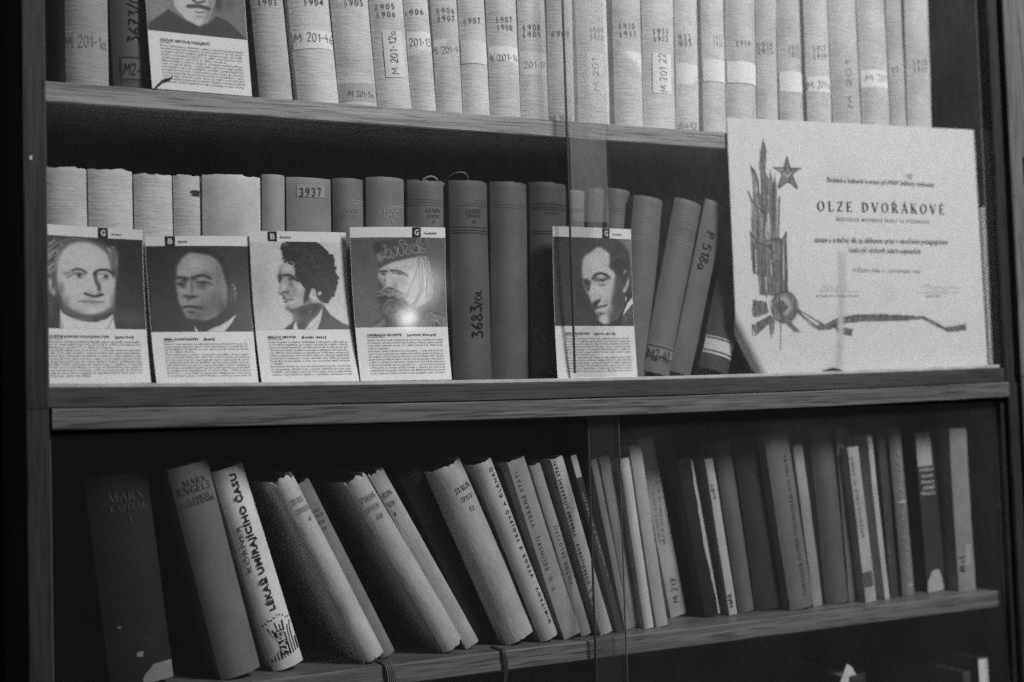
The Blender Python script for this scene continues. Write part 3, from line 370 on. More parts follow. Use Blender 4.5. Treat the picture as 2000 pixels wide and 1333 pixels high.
 {'n': 'book', 'l': 'pale jacketed volume numbered 4 with crumpled head on lower shelf', 'o': (0.26249, 0.03104, -0.2512), 'a': 0.45503, 'T': 0.02017, 'H': 0.18137, 'D': 0.145, 'r': 0.24, 'g': 0.52, 's': 'jacket', 'w': 1, 't': [('STALIN', 0.00624, 0.15678, 0.02014, 0.15548, 0.00496, 'serif', 0.03), ('SPISY', 0.00733, 0.14758, 0.02026, 0.14679, 0.00428, 'serif', 0.06), ('4', 0.01339, 0.13752, 0.01578, 0.13717, 0.00406, 'serif', 0.06)], 'm': [], 'c': 'book', 'G': 'books leaning on the lower shelf', 'p': 0.5},
 {'n': 'book', 'l': 'narrow grey spine tucked behind the volume numbered 4', 'o': (0.28316, 0.045, -0.2512), 'a': 0.44785, 'T': 0.01424, 'H': 0.17691, 'D': 0.145, 'r': 0.15, 'g': 0.22, 's': 'jacket', 'w': 0.4, 't': [('O ZÁKLA', 0.00299, 0.14745, 0.01051, 0.14682, 0.00276, 'serif', 0.03), ('DECH', 0.0046, 0.14243, 0.01132, 0.14225, 0.00276, 'serif', 0.03), ('SPISY', 0.00338, 0.13593, 0.01009, 0.13574, 0.00276, 'serif', 0.03), ('VIII', 0.00337, 0.12976, 0.00845, 0.12945, 0.00276, 'serif', 0.03)], 'm': [], 'c': 'book', 'G': 'books leaning on the lower shelf', 'p': 0.5},
 {'n': 'book', 'l': 'pale jacketed volume numbered 13 with stained head on lower shelf', 'o': (0.34034, 0.03551, -0.2512), 'a': 0.51838, 'T': 0.02091, 'H': 0.18271, 'D': 0.145, 'r': 0.2, 'g': 0.46, 's': 'jacket', 'w': 1, 't': [('STALIN', 0.00261, 0.16001, 0.01822, 0.159, 0.00512, 'serif', 0.03), ('SPISY', 0.00405, 0.15042, 0.01737, 0.14926, 0.00442, 'serif', 0.08), ('13', 0.00924, 0.1405, 0.01444, 0.13978, 0.00396, 'serif', 0.1)], 'm': [], 'c': 'book', 'G': 'books leaning on the lower shelf', 'p': 0.5},
 {'n': 'book', 'l': 'pale jacketed volume numbered 11 right of the stained one', 'o': (0.36472, 0.042, -0.2512), 'a': 0.50197, 'T': 0.01474, 'H': 0.18759, 'D': 0.145, 'r': 0.12, 'g': 0.46, 's': 'jacket', 'w': 0.6, 't': [('TALIN', -0.00261, 0.16325, 0.01119, 0.1627, 0.00496, 'serif', 0.03), ('SPISY', -0.00325, 0.15446, 0.0088, 0.1528, 0.00449, 'serif', 0.07), ('11', -0.00036, 0.14395, 0.00388, 0.14343, 0.00401, 'serif', 0.08)], 'm': [], 'c': 'book', 'G': 'books leaning on the lower shelf', 'p': 0.5},
 {'n': 'book', 'l': 'black leather book with dull raised bands between the pale volumes', 'o': (0.3842, 0.06, -0.2512), 'a': 0.43169, 'T': 0.02573, 'H': 0.18008, 'D': 0.145, 'r': 0.24, 'g': 0.012, 's': 'leather', 'w': 0, 't': [], 'm': [('l', 0.17334, 0.0014, 0.05), ('l', 0.12852, 0.0014, 0.05)], 'c': 'book', 'G': 'books leaning on the lower shelf', 'p': 0.5},
 {'n': 'book', 'l': 'pale jacketed volume numbered 12 with clean head on lower shelf', 'o': (0.40442, 0.03929, -0.2512), 'a': 0.41154, 'T': 0.03186, 'H': 0.17948, 'D': 0.145, 'r': 0.26, 'g': 0.42, 's': 'jacket', 'w': 0.5, 't': [('STALIN', 0.01187, 0.15178, 0.02904, 0.15205, 0.00526, 'serif', 0.03), ('SPISY', 0.01344, 0.14257, 0.0271, 0.14194, 0.00454, 'serif', 0.08), ('12', 0.01823, 0.13168, 0.02317, 0.13126, 0.0043, 'serif', 0.1)], 'm': [], 'c': 'book', 'G': 'books leaning on the lower shelf', 'p': 0.5},
 {'n': 'book', 'l': 'light book with tiny spaced black title, right of volume 12', 'o': (0.43737, 0.03424, -0.2512), 'a': 0.36394, 'T': 0.01953, 'H': 0.18078, 'D': 0.145, 'r': 0.26, 'g': 0.46, 's': 'plain', 'w': 0.4, 't': [('DIMITROV · VÝBOR Z PROJEVŮ A ČLÁNKŮ', 0.01623, 0.01423, 0.01618, 0.17317, 0.00289, 'boldw', 0.02)], 'm': [], 'c': 'book', 'G': 'books leaning on the lower shelf', 'p': 0.5},
 {'n': 'book', 'l': 'very thin dark pamphlet pressed against the light book with tiny title', 'o': (0.46031, 0.05, -0.2512), 'a': 0.33735, 'T': 0.0075, 'H': 0.17122, 'D': 0.145, 'r': 0.05, 'g': 0.08, 's': 'plain', 'w': 0, 't': [], 'm': [], 'c': 'book', 'G': 'books leaning on the lower shelf', 'p': 0.5},
 {'n': 'book', 'l': 'grey book with spaced capital title right of the thin dark pamphlet', 'o': (0.46189, 0.03295, -0.2512), 'a': 0.30858, 'T': 0.01833, 'H': 0.17865, 'D': 0.14, 'r': 0.06, 'g': 0.34, 's': 'plain', 'w': 0.4, 't': [('V. G. BELINSKIJ · VYBRANÉ STATI', 0.0077, 0.04873, 0.00742, 0.16767, 0.00364, 'wide', 0.1)], 'm': [], 'c': 'book', 'G': 'books leaning on the lower shelf', 'p': 0.5},
 {'n': 'book', 'l': 'grey book with title on its lower half and darker edges', 'o': (0.48284, 0.03683, -0.2512), 'a': 0.28944, 'T': 0.011, 'H': 0.17287, 'D': 0.145, 'r': 0.12, 'g': 0.34, 's': 'plain', 'w': 0.4, 't': [('VIKTOR ŠKLOVSKIJ', 0.00686, 0.05154, 0.00824, 0.11058, 0.00319, 'wide', 0.1)], 'm': [], 'c': 'book', 'G': 'books leaning on the lower shelf', 'p': 0.5},
 {'n': 'book', 'l': 'pale book with fine spaced title and chipped foot at the glass edge', 'o': (0.50088, 0.03159, -0.2512), 'a': 0.27467, 'T': 0.01307, 'H': 0.17765, 'D': 0.145, 'r': 0.1, 'g': 0.5, 's': 'plain', 'w': 0.5, 't': [('N. A. DOBROLJUBOV · VYBRANÉ LITERÁRNÍ STATI', 0.00365, 0.03597, 0.00455, 0.17559, 0.00271, 'boldw', 0.02)], 'm': [], 'c': 'book', 'G': 'books leaning on the lower shelf', 'p': 0.5},
 {'n': 'book', 'l': 'slim black pamphlet with white strip at its head inside the glass overlap', 'o': (0.52204, 0.03637, -0.2512), 'a': 0.25776, 'T': 0.00709, 'H': 0.17711, 'D': 0.145, 'r': 0.05, 'g': 0.05, 's': 'plain', 'w': 0, 't': [('ZÁPADOČESKÝ SBORNÍK', 0.00779, 0.04306, 0.00348, 0.14301, 0.00224, 'sans', 0.4)], 'm': [('r', 0.0005, 0.15696, 0.00656, 0.17931, 0.55)], 'c': 'book', 'G': 'books leaning on the lower shelf', 'p': 0.5},
 {'n': 'book', 'l': 'thin grey booklet seen through the overlapping lower panes', 'o': (0.53599, 0.046, -0.2512), 'a': 0.18861, 'T': 0.00664, 'H': 0.17087, 'D': 0.145, 'r': 0.1, 'g': 0.27, 's': 'plain', 'w': 0, 't': [], 'm': [], 'c': 'book', 'G': 'books leaning on the lower shelf', 'p': 0.5},
 {'n': 'book', 'l': 'plain grey book seen through the overlapping lower panes', 'o': (0.54421, 0.05, -0.2512), 'a': 0.16486, 'T': 0.01176, 'H': 0.1726, 'D': 0.145, 'r': 0.1, 'g': 0.3, 's': 'plain', 'w': 0, 't': [], 'm': [], 'c': 'book', 'G': 'books leaning on the lower shelf', 'p': 0.5},
 {'n': 'book', 'l': 'thin bright white spine right of the overlapping lower panes', 'o': (0.55502, 0.03998, -0.2512), 'a': 0.12885, 'T': 0.01045, 'H': 0.16916, 'D': 0.145, 'r': 0.2, 'g': 0.62, 's': 'plain', 'w': 0, 't': [], 'm': [], 'c': 'book', 'G': 'books leaning on the lower shelf', 'p': 0.5},
 {'n': 'book', 'l': 'light book with faint title beside the tall book marked M 217', 'o': (0.56905, 0.04085, -0.2512), 'a': 0.13293, 'T': 0.01336, 'H': 0.18219, 'D': 0.145, 'r': 0.1, 'g': 0.42, 's': 'plain', 'w': 0, 't': [('TEORIE UMĚNÍ', 0.01506, 0.08234, 0.01545, 0.14911, 0.00304, 'sans', 0.25)], 'm': [], 'c': 'book', 'G': 'books leaning on the lower shelf', 'p': 0.5},
 {'n': 'book', 'l': 'tall light book marked M 217 in ink at its foot', 'o': (0.61015, 0.078, -0.2512), 'a': 0.18194, 'T': 0.01891, 'H': 0.18748, 'D': 0.145, 'r': 0.05, 'g': 0.4, 's': 'plain', 'w': 0, 't': [('MARXISMUS A TVORBA', 0.01027, 0.07641, 0.01835, 0.17259, 0.00316, 'sans', 0.24), ('PROBLÉMY', 0.00596, 0.0797, 0.00781, 0.132, 0.00264, 'sans', 0.27), ('M 217', 0.01194, 0.01432, 0.01396, 0.03975, 0.00633, 'hand', 0.04)], 'm': [], 'c': 'book', 'G': 'books leaning on the lower shelf', 'p': 0.5},
 {'n': 'book', 'l': 'black book whose torn spine edge shows ragged white paper', 'o': (0.63861, 0.058, -0.2512), 'a': 0.16596, 'T': 0.01842, 'H': 0.16471, 'D': 0.145, 'r': 0.08, 'g': 0.014, 's': 'leather', 'w': 0.4, 't': [], 'm': [('tear', 0.74, -0.02, 1.02, 0.99, 0.42)], 'c': 'book', 'G': 'books leaning on the lower shelf', 'p': 0.5},
 {'n': 'book', 'l': 'thin pale spine with smudged lettering beside the torn black book', 'o': (0.66534, 0.05311, -0.2512), 'a': 0.14393, 'T': 0.00959, 'H': 0.1639, 'D': 0.145, 'r': 0.05, 'g': 0.46, 's': 'plain', 'w': 0.5, 't': [('NÁŠ', 0.00563, 0.00924, 0.00502, 0.02278, 0.0037, 'bold', 0.05), ('SVĚT', 0.00544, 0.12166, 0.0047, 0.13784, 0.00264, 'bold', 0.08)], 'm': [], 'c': 'book', 'G': 'books leaning on the lower shelf', 'p': 0.5},
 {'n': 'book', 'l': 'dim grey book with rounded spine left of the dark wide book', 'o': (0.68248, 0.062, -0.2512), 'a': 0.12197, 'T': 0.0196, 'H': 0.17962, 'D': 0.145, 'r': 0.22, 'g': 0.14, 's': 'plain', 'w': 0, 't': [], 'm': [], 'c': 'book', 'G': 'books leaning on the lower shelf', 'p': 0.5},
 {'n': 'book', 'l': 'wide very dark book in the right half of the lower shelf', 'o': (0.70324, 0.06, -0.2512), 'a': 0.11661, 'T': 0.03796, 'H': 0.18352, 'D': 0.145, 'r': 0.16, 'g': 0.035, 's': 'leather', 'w': 0, 't': [], 'm': [], 'c': 'book', 'G': 'books leaning on the lower shelf', 'p': 0.5},
 {'n': 'book', 'l': 'thick grey book with long faded title running up its spine', 'o': (0.73398, 0.04219, -0.2512), 'a': 0.13814, 'T': 0.03061, 'H': 0.18611, 'D': 0.145, 'r': 0.14, 'g': 0.17, 's': 'plain', 'w': 0, 't': [('THEODOR PLIVIER STALINGRAD ANI TEN RA', 0.02108, 0.01292, 0.0223, 0.16365, 0.00429, 'sans', 0.07)], 'm': [], 'c': 'book', 'G': 'books leaning on the lower shelf', 'p': 0.5},
 {'n': 'book', 'l': 'lighter thin book with black ink scrawls at its foot', 'o': (0.76886, 0.048, -0.2512), 'a': 0.10505, 'T': 0.01237, 'H': 0.17267, 'D': 0.145, 'r': 0.08, 'g': 0.33, 's': 'plain', 'w': 0, 't': [('M 2a1', 0.00081, 0.02563, 0.00069, 0.07211, 0.00489, 'hand', 0.03)], 'm': [], 'c': 'book', 'G': 'books leaning on the lower shelf', 'p': 0.5},
 {'n': 'book', 'l': 'tall plain grey book left of the curling paper cover', 'o': (0.79123, 0.055, -0.2512), 'a': 0.07162, 'T': 0.0309, 'H': 0.19117, 'D': 0.145, 'r': 0.26, 'g': 0.13, 's': 'plain', 'w': 0, 't': [], 'm': [], 'c': 'book', 'G': 'books leaning on the lower shelf', 'p': 0.5},
 {'n': 'book', 'l': 'thin book in a loose curling paper cover', 'o': (0.81835, 0.05, -0.2512), 'a': 0.04327, 'T': 0.01022, 'H': 0.19041, 'D': 0.145, 'r': 0.05, 'g': 0.18, 's': 'jacket', 'w': 0.6, 't': [], 'm': [('curl',)], 'c': 'book', 'G': 'books leaning on the lower shelf', 'p': 0.5},
 {'n': 'book', 'l': 'slim white book with dark square sticker near its foot', 'o': (0.83062, 0.0375, -0.2512), 'a': 0.09448, 'T': 0.01454, 'H': 0.16769, 'D': 0.145, 'r': 0.05, 'g': 0.42, 's': 'plain', 'w': 0, 't': [('SPISOVATELÉ O SOBĚ', 0.00771, 0.06988, 0.00497, 0.15892, 0.00275, 'sans', 0.16)], 'm': [('r', 0.0005, 0.01643, 0.01234, 0.03274, 0.1)], 'c': 'book', 'G': 'books leaning on the lower shelf', 'p': 0.5},
 {'n': 'book', 'l': 'very thin white spine with fine lettering in lower right', 'o': (0.8606, 0.04163, -0.2512), 'a': 0.08396, 'T': 0.00666, 'H': 0.1796, 'D': 0.145, 'r': 0.04, 'g': 0.5, 's': 'plain', 'w': 0, 't': [('ZE STARÝCH MĚST A HRADŮ', -0.00051, 0.01841, -0.0008, 0.15246, 0.00223, 'sans', 0.12)], 'm': [], 'c': 'book', 'G': 'books leaning on the lower shelf', 'p': 0.5},
 {'n': 'book', 'l': 'thin dark book with dotted vertical title in lower right', 'o': (0.8729, 0.04553, -0.2512), 'a': 0.05303, 'T': 0.01065, 'H': 0.18181, 'D': 0.145, 'r': 0.04, 'g': 0.05, 's': 'plain', 'w': 0, 't': [('O SOCIALISTICKÉM REALISMU', 0.00316, 0.03864, -0.0002, 0.15115, 0.00252, 'boldw', 0.2)], 'm': [], 'c': 'book', 'G': 'books leaning on the lower shelf', 'p': 0.5},
 {'n': 'book', 'l': 'scuffed grey shiny book with worn vertical title', 'o': (0.89074, 0.04751, -0.2512), 'a': 0.05125, 'T': 0.01727, 'H': 0.18538, 'D': 0.145, 'r': 0.22, 'g': 0.2, 's': 'plain', 'w': 0.4, 't': [('ČESKÁ LITERATURA', 0.00887, 0.02496, 0.00998, 0.16058, 0.00395, 'wide', 0.32)], 'm': [('tear', 0.15, 0.14, 0.5, 0.16, 0.5), ('tear', 0.3, 0.06, 0.75, 0.075, 0.5), ('tear', 0.1, 0.55, 0.8, 0.57, 0.4)], 'c': 'book', 'G': 'books leaning on the lower shelf', 'p': 0.5},
 {'n': 'book', 'l': 'black book with white label at its head and white block of title lines', 'o': (0.93176, 0.05246, -0.2512), 'a': 0.04766, 'T': 0.02651, 'H': 0.17856, 'D': 0.145, 'r': 0.06, 'g': 0.035, 's': 'plain', 'w': 0, 't': [('DIVIŠOVY', 0.00206, 0.1353, 0.02166, 0.13453, 0.00344, 'bold', 0.5), ('ÚVAHY', 0.00281, 0.12833, 0.02091, 0.12767, 0.00344, 'bold', 0.5), ('KNIHY', 0.00281, 0.12145, 0.02166, 0.12067, 0.00344, 'bold', 0.5), ('ZEMĚ', 0.00362, 0.11505, 0.02097, 0.1144, 0.00344, 'bold', 0.5), ('REVOLUCE', 0.00145, 0.10897, 0.02103, 0.10805, 0.00344, 'bold', 0.5)], 'm': [('r', 0.0005, 0.14096, 0.02085, 0.17837, 0.42), ('tear', 0.0, -0.01, 0.86, 0.135, 0.42)], 'c': 'book', 'G': 'books leaning on the lower shelf', 'p': 0.5},
 {'n': 'book', 'l': 'grey book with black ink scrawl at its foot, rightmost on lower shelf', 'o': (0.96291, 0.03739, -0.2512), 'a': 0.0151, 'T': 0.02545, 'H': 0.18248, 'D': 0.145, 'r': 0.1, 'g': 0.27, 's': 'plain', 'w': 0, 't': [('Bil', 0.00894, 0.02131, 0.00891, 0.04015, 0.00631, 'hand', 0.02)], 'm': [('r', 0.01062, 0.0077, 0.01936, 0.05199, 0.36)], 'c': 'book', 'G': 'books leaning on the lower shelf', 'p': 0.5},
 {'n': 'book', 'l': 'light spined book at the right of the bottom compartment', 'o': (0.98671, 0.035, -0.5), 'a': 0.01745, 'T': 0.01549, 'H': 0.17382, 'D': 0.14, 'r': 0.1, 'g': 0.06, 's': 'plain', 'w': 0.3, 't': [], 'm': [('r', 0.0004, 0.004, 0.01509, 0.17182, 0.75)], 'c': 'book', 'G': 'books in the dark bottom compartment', 'p': 0.5},
 {'n': 'book', 'l': 'thin book standing just left of the light spined one, bottom compartment', 'o': (0.96835, 0.04, -0.5), 'a': 0.01745, 'T': 0.0107, 'H': 0.15915, 'D': 0.14, 'r': 0.1, 'g': 0.05, 's': 'plain', 'w': 0.3, 't': [], 'm': [('r', 0.0004, 0.004, 0.0103, 0.15715, 0.55)], 'c': 'book', 'G': 'books in the dark bottom compartment', 'p': 0.5},
 {'n': 'book', 'l': 'dark book with rounded spine in the bottom compartment', 'o': (0.81495, 0.06, -0.5), 'a': 0.03491, 'T': 0.03523, 'H': 0.16901, 'D': 0.14, 'r': 0.2, 'g': 0.03, 's': 'plain', 'w': 0.3, 't': [], 'm': [], 'c': 'book', 'G': 'books in the dark bottom compartment', 'p': 0.5},
]
ART = {
 'curly': (52, [
  ('b', 74, 60, 199, 701, 222, 212),
  ('b', 36, 70, 860, 325, 137, 261),
  ('b', 84, 80, 836, 874, 153, 96),
  ('b', 78, 60, 129, 68, 137, 68),
  ('p', 86, 5, 14, 421, 41, 310, 68, 224, 112, 111, 181, 39, 318, 13, 506, 18, 659, 77, 744, 97, 759, 244, 749, 383, 714, 454, 193, 480, 117, 424, 40, 437),
  ('b', 142, 95, 128, 153, 52, 51),
  ('b', 146, 95, 85, 240, 51, 42),
  ('b', 150, 95, 66, 393, 60, 30),
  ('b', 134, 90, 170, 218, 43, 51),
  ('b', 140, 90, 717, 185, 34, 52),
  ('b', 146, 90, 733, 263, 19, 52),
  ('b', 108, 70, 693, 105, 34, 15),
  ('b', 100, 70, 335, 20, 102, 19),
  ('b', 100, 70, 172, 48, 43, 26),
  ('h', 168, 90, 14, 421, 41, 310, 77, 198, 164, 49, 275, 41, 214, 156, 161, 278, 186, 379, 91, 426),
  ('h', 40, 70, 23, 421, 68, 224, 163, 66, 275, 41, 196, 191, 160, 346, 91, 417),
  ('h', 160, 26, 667, 93, 744, 106, 759, 261, 740, 366, 691, 248),
  ('s', 122, 1, 21, 179, 67, 129, 109, 84, 158, 71, 220),
  ('s', 58, 1, 18, 211, 92, 169, 144, 124, 199, 88, 270),
  ('s', 150, 1, 20, 180, 152, 137, 203, 92, 265, 48, 303),
  ('s', 122, 1, 11, 183, 208, 151, 264, 103, 307, 50, 337),
  ('s', 44, 1, 13, 170, 303, 114, 340, 70, 382, 20, 413),
  ('s', 150, 1, 19, 158, 370, 111, 399, 53, 427, 31, 417),
  ('s', 138, 1, 10, 277, 37, 221, 60, 187, 93, 149, 149),
  ('s', 138, 1, 22, 201, 177, 183, 245, 185, 310, 160, 367),
  ('s', 122, 1, 15, 167, 84, 118, 121, 75, 174, 70, 224),
  ('s', 122, 1, 15, 235, 95, 177, 159, 137, 207, 104, 275),
  ('s', 44, 1, 17, 178, 142, 129, 192, 93, 257, 41, 292),
  ('s', 150, 1, 22, 170, 243, 131, 294, 85, 339, 34, 371),
  ('s', 150, 1, 22, 173, 285, 119, 337, 64, 370, 18, 410),
  ('s', 122, 1, 18, 141, 372, 100, 398, 45, 420, 9, 422),
  ('s', 138, 1, 14, 282, 24, 231, 42, 187, 75, 149, 135),
  ('s', 122, 1, 16, 187, 189, 164, 255, 169, 317, 140, 386),
  ('s', 44, 1, 22, 200, 60, 145, 106, 101, 155, 87, 213),
  ('s', 44, 1, 22, 199, 69, 146, 131, 109, 176, 88, 248),
  ('s', 150, 1, 12, 160, 161, 111, 211, 73, 275, 22, 307),
  ('s', 150, 1, 14, 180, 226, 145, 274, 101, 329, 50, 355),
  ('s', 58, 1, 11, 156, 297, 108, 344, 56, 385, -2, 412),
  ('s', 150, 1, 16, 140, 353, 95, 386, 39, 400, 8, 406),
  ('s', 122, 1, 15, 254, 27, 210, 58, 165, 84, 129, 146),
  ('s', 150, 1, 18, 188, 195, 167, 268, 174, 327, 144, 382),
  ('s', 150, 1, 20, 187, 66, 132, 106, 102, 162, 91, 216),
  ('s', 110, 1, 18, 227, 107, 172, 161, 127, 206, 101, 274),
  ('s', 150, 1, 17, 167, 171, 112, 227, 69, 290, 21, 316),
  ('s', 122, 1, 17, 174, 227, 130, 287, 86, 326, 35, 366),
  ('s', 44, 1, 12, 156, 295, 112, 333, 61, 376, 3, 408),
  ('s', 150, 1, 15, 173, 370, 130, 407, 72, 421, 40, 428),
  ('s', 58, 1, 21, 269, 23, 225, 54, 179, 85, 147, 134),
  ('s', 44, 1, 16, 185, 185, 157, 254, 167, 314, 136, 371),
  ('s', 122, 1, 11, 207, 76, 151, 113, 110, 172, 98, 235),
  ('s', 58, 1, 17, 219, 93, 155, 153, 113, 206, 96, 274),
  ('s', 138, 1, 18, 166, 168, 107, 225, 72, 293, 19, 328),
  ('s', 122, 1, 12, 171, 205, 128, 267, 85, 304, 45, 329),
  ('s', 122, 1, 10, 174, 302, 124, 344, 74, 391, 20, 422),
  ('s', 110, 1, 15, 145, 356, 91, 392, 46, 414, 7, 413),
  ('s', 122, 1, 12, 278, 45, 222, 69, 180, 105, 137, 156),
  ('s', 110, 1, 18, 198, 196, 179, 271, 177, 334, 146, 387),
  ('s', 44, 1, 14, 193, 67, 149, 107, 97, 154, 94, 219),
  ('s', 122, 1, 15, 216, 67, 159, 124, 119, 179, 87, 249),
  ('s', 122, 1, 16, 188, 163, 130, 224, 87, 289, 37, 323),
  ('s', 58, 1, 20, 176, 234, 125, 285, 82, 331, 36, 355),
  ('s', 150, 1, 20, 168, 304, 121, 348, 71, 384, 14, 424),
  ('s', 110, 1, 16, 169, 380, 109, 418, 67, 433, 31, 435),
  ('s', 146, 1, 16, 665, 96, 698, 127, 727, 196, 735, 245),
  ('s', 104, 1, 11, 692, 110, 724, 160, 740, 217, 739, 278),
  ('s', 130, 1, 17, 679, 133, 723, 191, 751, 265, 737, 348),
  ('s', 104, 1, 11, 716, 253, 729, 311, 730, 379, 717, 424),
  ('s', 56, 1, 13, 652, 89, 700, 115, 729, 174, 733, 245),
  ('s', 56, 1, 12, 686, 107, 726, 159, 746, 211, 735, 291),
  ('s', 56, 1, 16, 669, 149, 720, 208, 730, 278, 726, 348),
  ('s', 56, 1, 11, 730, 250, 746, 313, 747, 378, 737, 417),
  ('s', 146, 1, 18, 659, 98, 697, 133, 730, 189, 732, 244),
  ('s', 104, 1, 11, 699, 95, 746, 133, 767, 196, 756, 265),
  ('s', 130, 1, 13, 671, 148, 713, 200, 727, 273, 721, 345),
  ('s', 104, 1, 16, 723, 233, 745, 302, 734, 358, 729, 402),
  ('s', 56, 1, 15, 661, 87, 699, 118, 723, 174, 737, 237),
  ('s', 130, 1, 14, 681, 113, 726, 163, 745, 225, 747, 294),
  ('s', 104, 1, 12, 676, 153, 716, 213, 740, 275, 729, 348),
  ('s', 104, 1, 11, 727, 259, 748, 317, 754, 376, 745, 417),
  ('s', 56, 1, 8, 293, 10, 375, 8, 464, 3, 569, 28),
  ('s', 56, 1, 8, 246, 36, 359, 15, 471, 26, 585, 69),
  ('s', 104, 1, 12, 289, 19, 368, 3, 463, 3, 573, 33),
  ('s', 56, 1, 11, 249, 44, 354, 21, 478, 31, 589, 73),
  ('s', 56, 1, 11, 294, 25, 378, 12, 470, 29, 573, 53),
  ('s', 92, 1, 10, 238, 45, 347, 19, 457, 28, 585, 68),
  ('s', 56, 1, 15, 301, 16, 381, 7, 470, 11, 574, 30),
  ('s', 104, 1, 13, 239, 55, 343, 25, 461, 32, 576, 78),
  ('b', 158, 100, 145, 550, 39, 81),
  ('b', 60, 90, 158, 533, 16, 42),
  ('b', 164, 90, 129, 500, 19, 43),
  ('b', 160, 90, 162, 617, 20, 34),
  ('p', 172, 4, 194, 344, 208, 250, 248, 162, 308, 99, 394, 59, 488, 57, 590, 103, 658, 172, 691, 265, 715, 368, 739, 453, 725, 592, 711, 680, 692, 767, 632, 821, 529, 859, 410, 846, 309, 790, 250, 716, 217, 615, 193, 480),
  ('b', 182, 70, 435, 202, 197, 129),
  ('b', 178, 60, 346, 541, 111, 103),
  ('b', 182, 70, 534, 463, 43, 121),
  ('b', 180, 60, 496, 783, 111, 52),
  ('b', 112, 80, 226, 581, 34, 76),
  ('b', 118, 75, 267, 724, 43, 68),
  ('b', 120, 70, 702, 706, 30, 104),
  ('b', 104, 60, 707, 316, 26, 95),
  ('b', 120, 55, 343, 806, 110, 34),
  ('b', 146, 50, 497, 749, 111, 19),
  ('b', 112, 70, 283, 407, 39, 22),
  ('s', 66, 2, 20, 335, 371, 374, 353, 416, 358, 463, 391),
  ('b', 70, 70, 408, 360, 42, 12),
  ('s', 84, 2, 12, 283, 450, 347, 417, 390, 395, 450, 409),
  ('b', 190, 80, 356, 434, 23, 12),
  ('b', 34, 100, 398, 421, 21, 21),
  ('s', 128, 3, 9, 364, 456, 424, 450, 458, 424),
  ('b', 120, 55, 348, 391, 59, 14),
  ('s', 48, 2, 26, 539, 407, 557, 372, 604, 352, 664, 353, 702, 386),
  ('s', 96, 3, 10, 561, 406, 621, 394, 663, 401),
  ('b', 188, 75, 599, 426, 22, 12),
  ('b', 36, 100, 646, 425, 20, 20),
  ('s', 118, 3, 9, 586, 448, 645, 462, 688, 443),
  ('b', 60, 70, 715, 385, 15, 52),
  ('s', 60, 3, 26, 542, 394, 551, 462, 572, 530, 580, 577),
  ('b', 90, 60, 584, 547, 14, 52),
  ('s', 46, 2, 27, 447, 618, 490, 633, 541, 644, 605, 625),
  ('b', 70, 60, 584, 620, 30, 19),
  ('b', 140, 60, 507, 602, 34, 17),
  ('b', 130, 50, 498, 664, 51, 14),
  ('s', 78, 1, 12, 386, 706, 463, 700, 531, 700, 612, 706),
  ('b', 116, 70, 497, 719, 94, 12),
  ('b', 140, 60, 463, 681, 52, 9),
  ('s', 96, 5, 44, 258, 792, 342, 849, 461, 870, 581, 849, 692, 776),
  ('b', 80, 70, 546, 885, 94, 34),
  ('p', 184, 2, 215, 785, 240, 835, 308, 876, 410, 915, 529, 926, 631, 890, 696, 836, 715, 1004, 204, 1002),
  ('s', 100, 2, 9, 207, 888, 237, 997),
  ('s', 120, 2, 9, 691, 871, 664, 950, 630, 998),
  ('b', 150, 50, 393, 898, 102, 19),
  ('p', 50, 2, 0, 1000, 0, 844, 70, 774, 191, 701, 213, 785, 204, 871, 211, 998),
  ('b', 86, 70, 130, 797, 34, 102),
 ]),
 'parted': (50, [
  ('b', 62, 60, 113, 784, 164, 222),
  ('b', 40, 70, 913, 273, 104, 256),
  ('b', 58, 70, 904, 742, 82, 136),
  ('b', 44, 60, 97, 145, 118, 170),
  ('p', 32, 4, 410, 72, 471, 34, 574, 34, 676, 77, 746, 179, 786, 298, 797, 409, 787, 477, 751, 460, 724, 375, 698, 273, 673, 162, 586, 102),
  ('p', 136, 4, 272, 332, 285, 230, 326, 153, 380, 94, 425, 78, 498, 90, 586, 107, 651, 145, 694, 205, 716, 290, 739, 375, 758, 460, 761, 580, 743, 682, 695, 767, 633, 835, 527, 878, 437, 878, 378, 853, 335, 810, 309, 733, 276, 631, 266, 477),
  ('b', 162, 85, 434, 213, 111, 94),
  ('b', 158, 70, 342, 307, 59, 43),
  ('b', 108, 80, 681, 341, 45, 136),
  ('b', 108, 60, 577, 341, 89, 43),
  ('b', 92, 75, 640, 631, 97, 153),
  ('b', 84, 70, 532, 742, 112, 93),
  ('b', 70, 70, 696, 725, 53, 102),
  ('b', 84, 65, 439, 818, 105, 52),
  ('s', 44, 3, 30, 276, 375, 317, 368, 375, 382),
  ('b', 46, 80, 352, 405, 37, 31),
  ('s', 42, 3, 30, 420, 375, 488, 350, 540, 348, 598, 379),
  ('b', 60, 70, 442, 392, 29, 21),
  ('b', 40, 95, 306, 443, 31, 21),
  ('b', 56, 70, 342, 469, 30, 34),
  ('b', 112, 70, 293, 409, 22, 9),
  ('b', 46, 90, 522, 431, 59, 20),
  ('b', 120, 80, 553, 396, 30, 9),
  ('s', 40, 2, 10, 463, 426, 530, 418, 610, 448),
  ('b', 72, 75, 513, 469, 59, 31),
  ('b', 100, 70, 534, 503, 44, 17),
  ('b', 146, 85, 383, 460, 18, 60),
  ('b', 140, 80, 363, 512, 18, 51),
  ('b', 84, 70, 416, 477, 16, 69),
  ('b', 150, 75, 311, 512, 29, 13),
  ('b', 48, 95, 352, 584, 27, 17),
  ('b', 40, 95, 419, 592, 52, 19),
  ('b', 46, 85, 381, 618, 19, 19),
  ('b', 120, 70, 390, 563, 30, 13),
  ('b', 128, 80, 342, 656, 22, 31),
  ('b', 140, 50, 593, 512, 45, 34),
